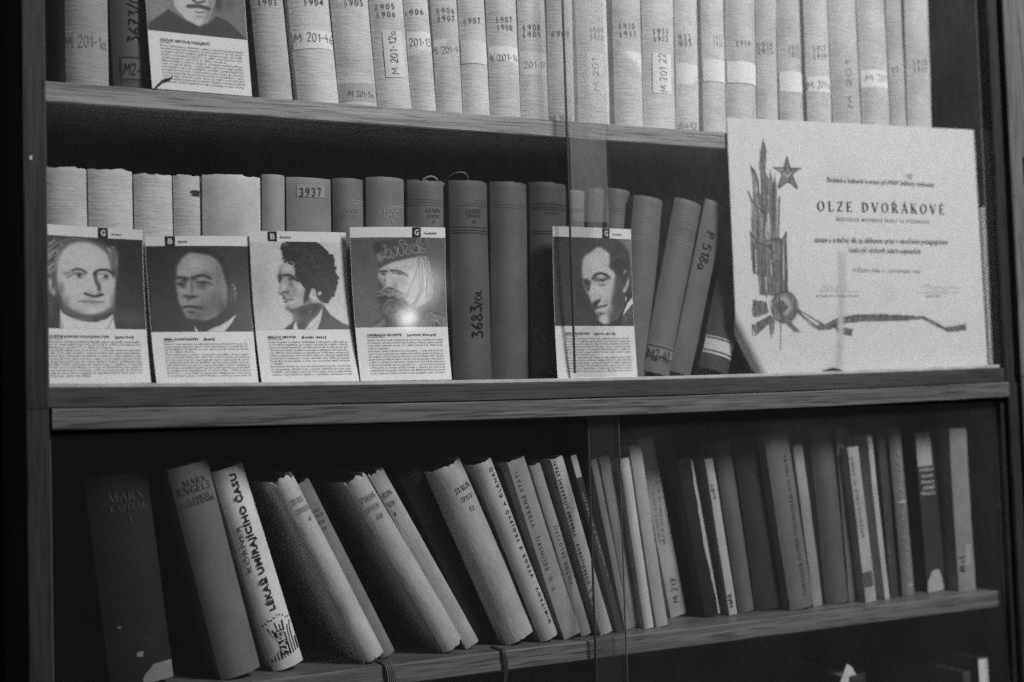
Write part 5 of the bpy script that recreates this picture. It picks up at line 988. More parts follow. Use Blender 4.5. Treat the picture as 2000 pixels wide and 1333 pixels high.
  ('s', 106, 0, 5, 406, 754, 399, 771, 406, 786),
  ('s', 60, 0, 5, 370, 791, 347, 814, 346, 842),
  ('s', 90, 0, 5, 454, 757, 458, 781, 476, 794),
  ('s', 60, 0, 5, 469, 772, 470, 798, 489, 810),
  ('s', 106, 0, 5, 508, 728, 522, 750, 546, 752),
  ('s', 36, 0, 5, 389, 786, 373, 805, 377, 825),
  ('s', 106, 0, 5, 377, 742, 361, 762, 357, 785),
  ('s', 106, 0, 5, 397, 783, 383, 799, 389, 815),
  ('s', 60, 0, 5, 393, 705, 392, 728, 397, 750),
  ('s', 90, 0, 5, 374, 723, 354, 741, 343, 764),
  ('s', 122, 0, 5, 299, 754, 263, 759, 238, 781),
  ('s', 90, 0, 5, 490, 710, 503, 726, 522, 725),
  ('s', 106, 0, 5, 400, 694, 413, 699, 427, 701),
  ('s', 80, 0, 5, 389, 775, 376, 787, 380, 800),
  ('s', 106, 0, 5, 430, 719, 437, 733, 451, 740),
  ('s', 122, 0, 5, 384, 698, 354, 715, 328, 736),
  ('s', 80, 0, 5, 395, 724, 392, 754, 397, 783),
  ('s', 44, 0, 5, 342, 808, 311, 828, 305, 859),
  ('s', 80, 0, 5, 394, 709, 392, 734, 397, 759),
  ('s', 36, 0, 5, 313, 744, 288, 744, 273, 759),
  ('s', 60, 0, 5, 396, 706, 399, 726, 406, 745),
  ('s', 44, 0, 5, 401, 699, 411, 709, 423, 717),
  ('s', 80, 0, 5, 409, 714, 413, 727, 423, 737),
  ('s', 36, 0, 5, 378, 730, 362, 749, 356, 771),
  ('s', 60, 0, 5, 500, 707, 524, 727, 553, 726),
  ('s', 60, 0, 5, 380, 722, 363, 745, 354, 772),
  ('s', 106, 0, 5, 278, 753, 239, 752, 211, 773),
  ('s', 122, 0, 5, 373, 735, 354, 755, 346, 779),
  ('s', 36, 0, 5, 432, 797, 424, 828, 440, 853),
  ('s', 90, 0, 5, 355, 803, 328, 825, 324, 855),
  ('s', 106, 0, 5, 380, 772, 364, 792, 365, 813),
  ('s', 36, 0, 5, 397, 739, 391, 770, 397, 800),
  ('s', 36, 0, 5, 418, 715, 434, 737, 456, 753),
  ('s', 80, 0, 5, 350, 724, 332, 728, 321, 739),
  ('s', 106, 0, 5, 437, 734, 451, 763, 477, 784),
  ('s', 122, 0, 5, 368, 783, 348, 799, 347, 820),
  ('s', 122, 0, 5, 344, 729, 314, 738, 292, 757),
  ('s', 80, 0, 5, 478, 726, 501, 750, 533, 759),
  ('s', 36, 0, 5, 417, 766, 411, 790, 422, 809),
  ('s', 122, 0, 5, 348, 795, 319, 816, 312, 846),
  ('s', 36, 0, 5, 332, 800, 303, 813, 297, 837),
  ('s', 122, 0, 5, 450, 763, 455, 794, 478, 815),
  ('s', 90, 0, 5, 388, 714, 377, 744, 374, 775),
  ('s', 122, 0, 5, 403, 696, 419, 704, 437, 709),
  ('s', 44, 0, 5, 442, 704, 466, 719, 494, 724),
  ('s', 90, 0, 5, 379, 813, 357, 837, 360, 864),
  ('s', 44, 0, 5, 371, 813, 346, 840, 347, 871),
  ('s', 80, 0, 5, 338, 754, 317, 760, 308, 776),
  ('s', 36, 0, 5, 398, 778, 385, 804, 391, 829),
  ('s', 36, 0, 5, 347, 768, 318, 787, 305, 816),
  ('s', 122, 0, 5, 418, 790, 406, 808, 415, 822),
  ('s', 106, 0, 5, 390, 772, 375, 799, 379, 827),
  ('s', 44, 0, 5, 311, 755, 282, 759, 265, 778),
  ('s', 106, 0, 5, 382, 753, 369, 767, 370, 783),
  ('s', 90, 0, 5, 337, 794, 305, 814, 295, 845),
  ('s', 90, 0, 5, 401, 779, 388, 804, 395, 827),
  ('s', 60, 0, 5, 430, 703, 456, 718, 486, 724),
  ('s', 44, 0, 5, 402, 732, 401, 763, 410, 792),
  ('s', 90, 0, 5, 396, 776, 383, 801, 388, 825),
  ('s', 106, 0, 5, 448, 707, 468, 722, 493, 726),
  ('s', 60, 0, 5, 450, 727, 464, 748, 487, 758),
  ('s', 36, 0, 5, 424, 713, 437, 730, 456, 739),
  ('s', 36, 0, 5, 404, 711, 411, 732, 425, 750),
  ('s', 90, 0, 5, 411, 696, 438, 707, 466, 712),
  ('s', 44, 0, 5, 404, 709, 410, 724, 421, 737),
  ('s', 106, 0, 5, 415, 748, 414, 775, 427, 798),
  ('s', 90, 0, 5, 415, 696, 436, 705, 459, 708),
  ('s', 122, 0, 5, 359, 804, 336, 819, 336, 841),
  ('s', 44, 0, 5, 355, 748, 330, 764, 318, 787),
  ('s', 106, 0, 5, 324, 772, 293, 783, 279, 807),
  ('s', 60, 0, 5, 405, 731, 404, 754, 414, 775),
  ('s', 50, 0, 5, 321, 626, 310, 613, 294, 613),
  ('s', 120, 0, 5, 305, 655, 276, 645, 248, 654),
  ('s', 50, 0, 5, 257, 627, 236, 604, 211, 608),
  ('s', 50, 0, 5, 283, 626, 267, 607, 246, 609),
  ('s', 120, 0, 5, 343, 633, 332, 623, 319, 623),
  ('s', 50, 0, 5, 262, 609, 246, 584, 222, 584),
  ('s', 100, 0, 5, 279, 625, 269, 607, 254, 610),
  ('s', 120, 0, 5, 336, 641, 310, 631, 284, 633),
  ('s', 100, 0, 5, 273, 582, 265, 556, 245, 553),
  ('s', 100, 0, 5, 344, 618, 325, 595, 299, 583),
  ('s', 120, 0, 5, 319, 649, 298, 640, 277, 646),
  ('s', 50, 0, 5, 279, 638, 253, 620, 225, 624),
  ('s', 120, 0, 5, 276, 660, 260, 646, 244, 654),
  ('s', 120, 0, 5, 262, 628, 251, 608, 235, 613),
  ('s', 120, 0, 5, 300, 619, 283, 599, 261, 598),
  ('s', 120, 0, 5, 318, 628, 298, 612, 274, 611),
  ('s', 50, 0, 5, 348, 624, 326, 604, 298, 593),
  ('s', 50, 0, 5, 360, 622, 347, 603, 328, 591),
  ('s', 50, 0, 5, 293, 584, 280, 556, 256, 547),
  ('s', 120, 0, 5, 355, 617, 340, 594, 320, 580),
  ('s', 50, 0, 5, 304, 644, 280, 631, 254, 636),
  ('s', 100, 0, 5, 301, 618, 282, 597, 257, 594),
  ('s', 120, 0, 5, 262, 651, 244, 634, 225, 642),
  ('s', 120, 0, 5, 253, 619, 236, 595, 212, 598),
  ('s', 120, 0, 5, 294, 627, 285, 612, 272, 615),
  ('s', 120, 0, 5, 311, 640, 294, 628, 276, 632),
  ('s', 140, 0, 5, 470, 637, 483, 659, 504, 668),
  ('s', 140, 0, 5, 478, 634, 489, 652, 505, 657),
  ('s', 70, 0, 5, 485, 608, 497, 619, 511, 617),
  ('s', 70, 0, 5, 431, 623, 442, 650, 459, 673),
  ('s', 120, 0, 5, 474, 626, 495, 646, 521, 652),
  ('s', 140, 0, 5, 497, 643, 512, 667, 535, 673),
  ('s', 120, 0, 5, 513, 651, 520, 672, 538, 675),
  ('s', 140, 0, 5, 435, 617, 443, 627, 454, 634),
  ('s', 140, 0, 5, 526, 626, 543, 648, 565, 647),
  ('s', 140, 0, 5, 487, 627, 502, 645, 522, 648),
  ('s', 140, 0, 5, 459, 635, 470, 655, 489, 666),
  ('s', 120, 0, 5, 444, 639, 446, 654, 455, 663),
  ('s', 140, 0, 5, 479, 666, 485, 692, 504, 705),
  ('s', 70, 0, 5, 492, 616, 507, 632, 527, 631),
  ('s', 120, 0, 5, 532, 622, 554, 645, 581, 644),
  ('s', 120, 0, 5, 516, 622, 541, 644, 570, 644),
  ('s', 140, 0, 5, 457, 657, 464, 684, 481, 702),
  ('s', 120, 0, 5, 447, 625, 455, 638, 468, 645),
  ('s', 140, 0, 5, 499, 630, 521, 653, 550, 658),
  ('s', 120, 0, 5, 467, 651, 474, 672, 489, 682),
  ('s', 120, 0, 5, 489, 621, 498, 635, 511, 634),
  ('s', 140, 0, 5, 460, 616, 476, 628, 495, 631),
  ('s', 140, 0, 5, 517, 645, 532, 670, 556, 674),
  ('s', 120, 0, 5, 510, 684, 511, 709, 528, 716),
  ('s', 120, 0, 5, 437, 618, 451, 634, 469, 645),
  ('s', 120, 0, 5, 438, 629, 448, 650, 464, 666),
  ('s', 120, 0, 5, 476, 639, 484, 656, 498, 661),
  ('s', 140, 0, 5, 534, 617, 557, 639, 585, 636),
  ('s', 140, 0, 5, 439, 615, 453, 627, 470, 634),
  ('s', 120, 0, 5, 481, 612, 508, 628, 538, 629),
  ('s', 120, 0, 5, 522, 620, 544, 641, 571, 640),
  ('s', 120, 0, 5, 458, 619, 480, 637, 505, 644),
  ('s', 140, 0, 5, 494, 639, 514, 664, 542, 672),
  ('s', 140, 0, 5, 456, 638, 461, 653, 472, 660),
  ('b', 150, 60, 366, 701, 29, 7),
  ('h', 110, 20, 540, 746, 667, 764, 599, 851),
  ('p', 58, 3, 434, 999, 515, 956, 597, 904, 695, 834, 792, 808, 756, 896, 696, 992),
  ('b', 96, 70, 637, 886, 48, 27),
  ('p', 56, 1, 696, 998, 740, 913, 800, 817, 902, 853, 1005, 893, 1000, 1000),
  ('p', 66, 2, 155, 999, 230, 927, 311, 884, 310, 1000),
  ('s', 168, 0, 6, 700, 997, 735, 939, 799, 842, 877, 870, 1003, 906),
  ('s', 168, 0, 6, 729, 997, 760, 938, 818, 865, 886, 891, 1002, 925),
  ('s', 168, 0, 6, 757, 997, 786, 936, 838, 888, 894, 912, 1001, 943),
  ('s', 168, 0, 6, 786, 998, 811, 935, 858, 910, 903, 934, 1000, 961),
  ('s', 168, 0, 6, 815, 998, 837, 933, 877, 933, 911, 955, 999, 980),
  ('s', 168, 0, 6, 843, 998, 862, 932, 897, 956, 920, 976, 998, 998),
  ('s', 150, 0, 4, 171, 997, 236, 958, 311, 911),
  ('s', 150, 0, 4, 195, 997, 252, 965, 311, 928),
  ('s', 150, 0, 4, 219, 997, 268, 972, 310, 945),
  ('s', 150, 0, 4, 243, 997, 283, 979, 309, 963),
 ]),
 'sleek': (58, [
  ('b', 48, 60, 115, 177, 118, 167),
  ('b', 72, 70, 213, 762, 142, 184),
  ('p', 112, 6, 783, 0, 1000, 0, 992, 651, 965, 326, 959, 164, 872, 47),
  ('b', 80, 60, 370, 887, 115, 76),
  ('p', 62, 4, 358, 255, 378, 179, 435, 84, 537, 9, 638, -2, 783, 2, 881, 63, 951, 138, 973, 241, 963, 378, 933, 344, 876, 414, 803, 449, 769, 382, 708, 332, 720, 246, 705, 162, 634, 113, 561, 115, 487, 167, 405, 195),
  ('b', 44, 70, 791, 287, 81, 60),
  ('b', 78, 60, 690, 77, 109, 51),
  ('s', 110, 1, 7, 729, 251, 812, 215, 922, 178),
  ('p', 172, 4, 358, 272, 396, 203, 469, 168, 543, 111, 598, 105, 669, 146, 713, 179, 715, 264, 699, 332, 743, 365, 803, 449, 855, 499, 876, 550, 884, 670, 861, 807, 786, 910, 678, 978, 589, 974, 537, 928, 513, 860, 488, 801, 462, 759, 429, 658, 386, 591, 361, 508, 354, 423),
  ('b', 186, 80, 484, 286, 99, 84),
  ('b', 184, 80, 529, 589, 72, 77),
  ('b', 178, 70, 750, 433, 27, 51),
  ('p', 78, 7, 777, 416, 857, 448, 889, 550, 901, 712, 861, 824, 768, 927, 686, 982, 670, 953, 727, 842, 713, 723, 753, 586),
  ('b', 66, 70, 840, 670, 53, 145),
  ('b', 84, 60, 699, 868, 44, 59),
  ('s', 64, 2, 31, 486, 463, 525, 420, 589, 402, 651, 418, 704, 451),
  ('b', 84, 85, 533, 471, 45, 34),
  ('b', 72, 70, 659, 460, 36, 22),
  ('b', 52, 90, 604, 480, 45, 18),
  ('b', 150, 90, 605, 457, 32, 7),
  ('b', 176, 85, 590, 508, 16, 9),
  ('b', 92, 70, 603, 533, 53, 14),
  ('b', 34, 90, 613, 486, 13, 14),
  ('p', 66, 4, 353, 466, 425, 473, 453, 506, 444, 591, 421, 616, 387, 566),
  ('b', 48, 85, 415, 515, 32, 25),
  ('b', 120, 70, 409, 557, 15, 12),
  ('b', 112, 70, 460, 506, 12, 34),
  ('b', 188, 70, 479, 624, 27, 68),
  ('p', 56, 3, 467, 747, 517, 712, 571, 699, 586, 648, 579, 707, 533, 767, 505, 810, 475, 785),
  ('s', 70, 2, 22, 505, 805, 559, 784, 613, 775, 654, 762),
  ('b', 70, 70, 523, 801, 36, 12),
  ('b', 174, 70, 576, 813, 45, 12),
  ('b', 86, 80, 575, 860, 62, 20),
  ('b', 140, 50, 650, 724, 45, 34),
  ('b', 176, 85, 600, 928, 44, 25),
  ('b', 72, 70, 538, 894, 27, 34),
  ('p', 176, 3, 872, 414, 905, 362, 937, 353, 904, 396),
  ('p', 168, 3, 874, 585, 908, 533, 937, 464, 948, 421, 959, 481, 942, 558, 904, 614, 878, 614),
  ('b', 60, 80, 910, 481, 16, 43),
  ('b', 130, 70, 916, 550, 14, 34),
  ('p', 50, 3, 678, 982, 786, 918, 870, 807, 911, 669, 961, 549, 988, 651, 917, 738, 877, 849, 839, 926, 810, 1001, 606, 1001),
  ('p', 184, 1, 854, 884, 888, 806, 926, 738, 996, 664, 997, 741, 932, 806),
  ('p', 176, 1, 903, 661, 920, 678, 909, 712, 900, 738),
  ('p', 72, 2, 810, 1001, 849, 909, 932, 810, 999, 741, 1000, 1000),
  ('h', 112, 40, 857, 909, 932, 815, 977, 806, 945, 926, 873, 960),
 ]),
 'cloaked': (104, [
  ('p', 122, 14, 3, 591, 262, 652, 258, 793, 8, 929),
  ('p', 46, 6, 183, 153, 436, -9, 685, -2, 835, 237, 800, 519, 728, 749, 667, 615, 691, 250, 364, 250, 266, 483, 237, 612),
  ('p', 46, 2, -7, 1008, 15, 928, 220, 768, 335, 842, 515, 912, 634, 856, 695, 780, 817, 832, 1006, 1009),
  ('e', 84, 4, 823, 643, 65, 56),
  ('p', 168, 3, 251, 569, 276, 356, 391, 220, 574, 204, 702, 318, 735, 525, 664, 713, 608, 847, 516, 906, 387, 854, 288, 748),
  ('p', 128, 5, 674, 391, 735, 525, 664, 713, 608, 847, 555, 877, 613, 676),
  ('s', 60, 2, 18, 333, 407, 400, 373, 477, 394),
  ('s', 60, 2, 18, 582, 385, 648, 365, 700, 389),
  ('e', 50, 1, 411, 442, 36, 17),
  ('e', 50, 1, 633, 422, 32, 17),
  ('s', 96, 3, 31, 587, 454, 589, 594),
  ('s', 64, 2, 24, 471, 647, 522, 667, 588, 643),
  ('s', 62, 2, 42, 419, 715, 521, 701, 625, 717),
  ('s', 90, 1, 13, 487, 760, 526, 768, 578, 752),
  ('s', 120, 3, 16, 492, 813, 557, 807),
 ]),
 'award': (200, [
  ('p', 190, 10, 384, 185, 505, 190, 511, 233, 399, 236),
  ('p', 118, 0, 143, 72, 154, 124, 146, 209, 157, 235, 152, 379, 116, 379, 127, 252, 121, 185, 129, 125),
  ('p', 132, 0, 84, 186, 104, 202, 119, 244, 121, 379, 117, 473, 81, 481, 91, 355, 92, 253),
  ('p', 124, 0, 165, 196, 175, 251, 184, 217, 188, 268, 183, 446, 150, 472, 149, 379, 156, 252),
  ('p', 136, 0, 71, 288, 88, 321, 117, 346, 144, 362, 147, 447, 178, 442, 194, 302, 192, 446, 188, 523, 74, 523, 83, 338),
  ('p', 122, 0, 72, 446, 98, 481, 136, 491, 172, 472, 198, 472, 218, 443, 219, 497, 216, 676, 187, 695, 101, 694, 96, 616, 75, 599),
  ('s', 84, 0, 5, 138, 358, 130, 481, 128, 701),
  ('s', 84, 0, 5, 197, 306, 187, 446),
  ('s', 84, 0, 5, 218, 446, 209, 565, 212, 685),
  ('s', 84, 0, 5, 86, 498, 81, 608),
  ('s', 84, 0, 5, 155, 498, 155, 676),
  ('s', 84, 0, 5, 87, 188, 110, 236, 118, 337),
  ('s', 84, 0, 5, 73, 289, 96, 338, 138, 371),
  ('s', 84, 0, 5, 74, 448, 102, 485, 145, 502),
  ('s', 84, 0, 5, 128, 210, 125, 371),
  ('s', 84, 0, 5, 175, 251, 166, 447),
  ('s', 84, 0, 5, 108, 354, 107, 473),
  ('s', 84, 0, 5, 197, 480, 186, 676),
  ('s', 84, 0, 5, 116, 549, 114, 692),
  ('s', 84, 0, 5, 139, 481, 189, 472, 196, 514),
  ('s', 190, 0, 4, 143, 413, 135, 447, 143, 472),
  ('s', 190, 0, 4, 151, 557, 153, 616),
  ('s', 190, 0, 4, 204, 497, 200, 634),
  ('s', 190, 0, 4, 151, 370, 151, 447),
  ('s', 190, 0, 4, 188, 344, 183, 429),
  ('s', 190, 0, 4, 92, 515, 92, 599),
  ('s', 190, 0, 4, 128, 625, 129, 684),
  ('p', 122, 0, 235, 145, 248, 189, 289, 190, 253, 220, 271, 272, 234, 246, 195, 271, 212, 218, 177, 191, 220, 188),
  ('s', 84, 0, 4, 235, 145, 212, 218, 195, 271, 234, 246, 271, 272, 253, 220, 235, 145),
  ('s', 84, 0, 4, 177, 191, 289, 191),
  ('s', 192, 0, 4, 221, 211, 234, 224, 249, 208),
  ('s', 192, 0, 3, 202, 199, 218, 197),
  ('e', 112, 1, 198, 740, 52, 61),
  ('e', 172, 1, 196, 734, 33, 39),
  ('s', 80, 0, 5, 150, 718, 179, 686, 222, 686, 248, 728, 235, 779, 200, 800, 161, 786, 146, 744),
  ('p', 96, 1, 159, 735, 186, 710, 215, 740, 183, 774),
  ('s', 84, 0, 5, 178, 701, 184, 770, 217, 787),
  ('p', 116, 0, 72, 711, 127, 718, 134, 760, 71, 776),
  ('p', 110, 0, 63, 810, 141, 769, 153, 788, 76, 852),
  ('p', 134, 0, 135, 786, 159, 786, 151, 845, 133, 845),
  ('s', 80, 0, 3, 180, 795, 175, 905),
  ('s', 84, 0, 3, 65, 806, 65, 852),
  ('p', 118, 0, 194, 770, 242, 822, 260, 841, 232, 840, 183, 788),
  ('s', 84, 0, 3, 74, 714, 73, 775, 132, 760),
  ('s', 84, 0, 3, 135, 786, 140, 862),
  ('p', 112, 0, 245, 743, 304, 780, 354, 811, 407, 786, 477, 774, 581, 774, 684, 781, 753, 787, 787, 803, 837, 833, 921, 819, 920, 848, 845, 853, 786, 820, 744, 797, 666, 805, 528, 802, 432, 810, 371, 834, 328, 828, 270, 779, 246, 758),
  ('p', 196, 0, 262, 758, 304, 788, 337, 810, 324, 815, 278, 779),
  ('s', 84, 0, 3, 245, 758, 328, 830, 406, 812),
  ('s', 92, 0, 3, 407, 790, 580, 780, 753, 791),
  ('p', 106, 0, 395, 823, 467, 830, 460, 862, 404, 848),
  ('p', 182, 2, 420, 522, 454, 530, 443, 652, 431, 825, 415, 994, 387, 993, 406, 825, 419, 652),
  ('e', 188, 2, 619, 697, 28, 30),
  ('e', 199, 2, 619, 697, 21, 22),
  ('s', 150, 1, 3, 348, 677, 362, 656, 369, 677, 387, 660, 400, 679, 422, 656, 438, 678, 448, 652),
  ('s', 150, 1, 3, 750, 667, 780, 658, 793, 676, 819, 667, 844, 676, 871, 667, 905, 677),
  ('s', 165, 0, 3, 343, 681, 494, 682),
  ('s', 165, 0, 3, 732, 689, 896, 690),
  ('s', 140, 1, 7, 711, 209, 733, 204, 724, 220),
  ('e', 165, 2, 987, 798, 6, 6),
 ]),
}

# ------------------------------------------------------------------ the bookcase
def sagf(x): return -.0047*4*max(0, x)*(1-min(1, x)) if 0 < x < 1 else 0
XL, XR = -.012, 1.022
case = empty('bookcase', (0, 0, 0)); tag(case, 'dark oak bookcase with sliding glass panes holding three rows of books', 'bookcase')
def part(name, vf, mat, smooth=None, parent=case): return mk(name, vf[0], vf[1], mat, parent, smooth)
part('shelf', box(XL, XR, .0227, .25, .2457-.0172, .2457, .0012, n=8), WOOD_H)
part('shelf', box(XL, XR, .013, .25, -.02, 0, .0006, sagf, 24), WOOD_H)
part('rail', box(-.0002, 1.0095, 0, .0125, -.0179, -.0022, .0007, sagf, 32), WOOD_RAIL)
part('rail', box(.0015, 1.0105, -.005, .0125, -.0352, -.0185, .0009, sagf, 32), WOOD_RAIL2)
part('glass_track', box(.0002, 1.0035, .0008, .0125, -.0021, .0011, .0003, sagf, 32), TRACK)
part('shelf', box(XL, XR, .017, .25, -.2512-.018, -.2512, .0012, n=8), wood('oak_low_shelf', 0, .14))
part('shelf', box(XL, XR, .013, .25, -.0355, -.0205, 0, sagf, 16), WOOD_IN)
part('bottom_board', box(XL, XR, .0, .25, -.53, -.5), WOOD_H)
part('top_board', box(-.02, 1.0243, .0, .25, .50, .525), WOOD_H)
for z0, z1 in ((-.0182, .498), (-.56, -.0188)):
    part('stile', vbox(-.0178, -.0002, -.0015 if z0 > -.1 else -.004, .0125, z0, z1, .0012), WOOD_V)
    part('stile', vbox(1.0095+(0 if z0 > -.1 else .001), 1.0245, -.0015 if z0 > -.1 else -.004, .0125, z0, z1, .0012), WOOD_V)
    part('side_panel', vbox(-.0175, XL, .0125, .26, z0, z1), WOOD_IN)
    part('side_panel', vbox(XR, 1.0242, .0125, .26, z0, z1), WOOD_IN)
part('glass_channel', vbox(1.0086, 1.0093, .003, .012, -.0021, .498), METAL)
part('glass_channel', vbox(1.0042, 1.0102, .003, .012, -.50, -.0355), METAL)
part('back_panel', vbox(XL, XR, .25, .258, -.5, .498), WOOD_IN)
part('nail', (lambda V, F: (V, F))(*vbox(-.0128, -.0108, -.0026, -.0012, .1762, .1792, .0005)), flat_mat('nail_head', .6, .4, .5))
# sliding panes: two above, two below, overlapping in the middle
for nm, x0, x1, y0, z0, z1, haze in (('glass_pane', .0004, .512, .0035, .0012, .49, .004), ('glass_pane', .471, 1.0038, .0085, .0012, .49, .015),
                               ('glass_pane', .0008, .513, .0035, -.495, -.0398, .002), ('glass_pane', .483, 1.0038, .0085, -.495, -.0398, .008)):
    x1_ = x1
    g = part(nm, vbox(x0, x1, y0, y0+.0004, z0+(sagf(.3) if z0 > 0 else 0), z1), pane_mat('hazy_glass', haze))
    for xe in ((x0, x1) if x0 < .1 and z0 < 0 else (x0,) if x0 < .1 else (x0, x1)):
        mk('pane_edge', *vbox(xe-.0003, xe+.0003, y0+.0006, y0+.0026, z0, z1), EDGE, g)
        if .4 < xe < .5: mk('pane_edge', *vbox(xe-.0012, xe-.0006, y0+.0006, y0+.0026, z0, z1), METAL, g)
part('haze_strip', vbox(.4718, .5112, .0066, .0069, .1455, .49), pane_mat('painted_haze', .075, .2))  # added film; its diffuse haze paints a reflection onto the pane overlap
part('haze_strip', vbox(.4838, .5122, .0066, .0069, -.495, -.0400), pane_mat('painted_haze_low', .007, .2))  # fainter added film, same painted reflection on the lower overlap

nb = empty('cabinet', (1.034, 0, 0)); tag(nb, 'neighbouring oak cabinet at the right edge with dark lock plate', 'cabinet')
for z0, z1 in ((-.0125, .56), (-.56, -.0135)): mk('stile', *vbox(0, .11, -.002, .016, z0, z1, .0012), WOOD_N, nb)
mk('side_panel', *vbox(.001, .1, .016, .26, -.56, .56), WOOD_IN, nb)
mk('lock_plate', *vbox(.0185, .035, -.0055, -.002, .207, .238, .001), METAL, nb)
wall = mk('wall', [(-1.2, .30, -1.5), (2.2, .30, -1.5), (2.2, .30, 1.5), (-1.2, .30, 1.5)], [(0, 1, 2, 3)], DARKWALL); wall['kind'] = 'structure'; wall['label'] = 'dark wall behind the bookcase'

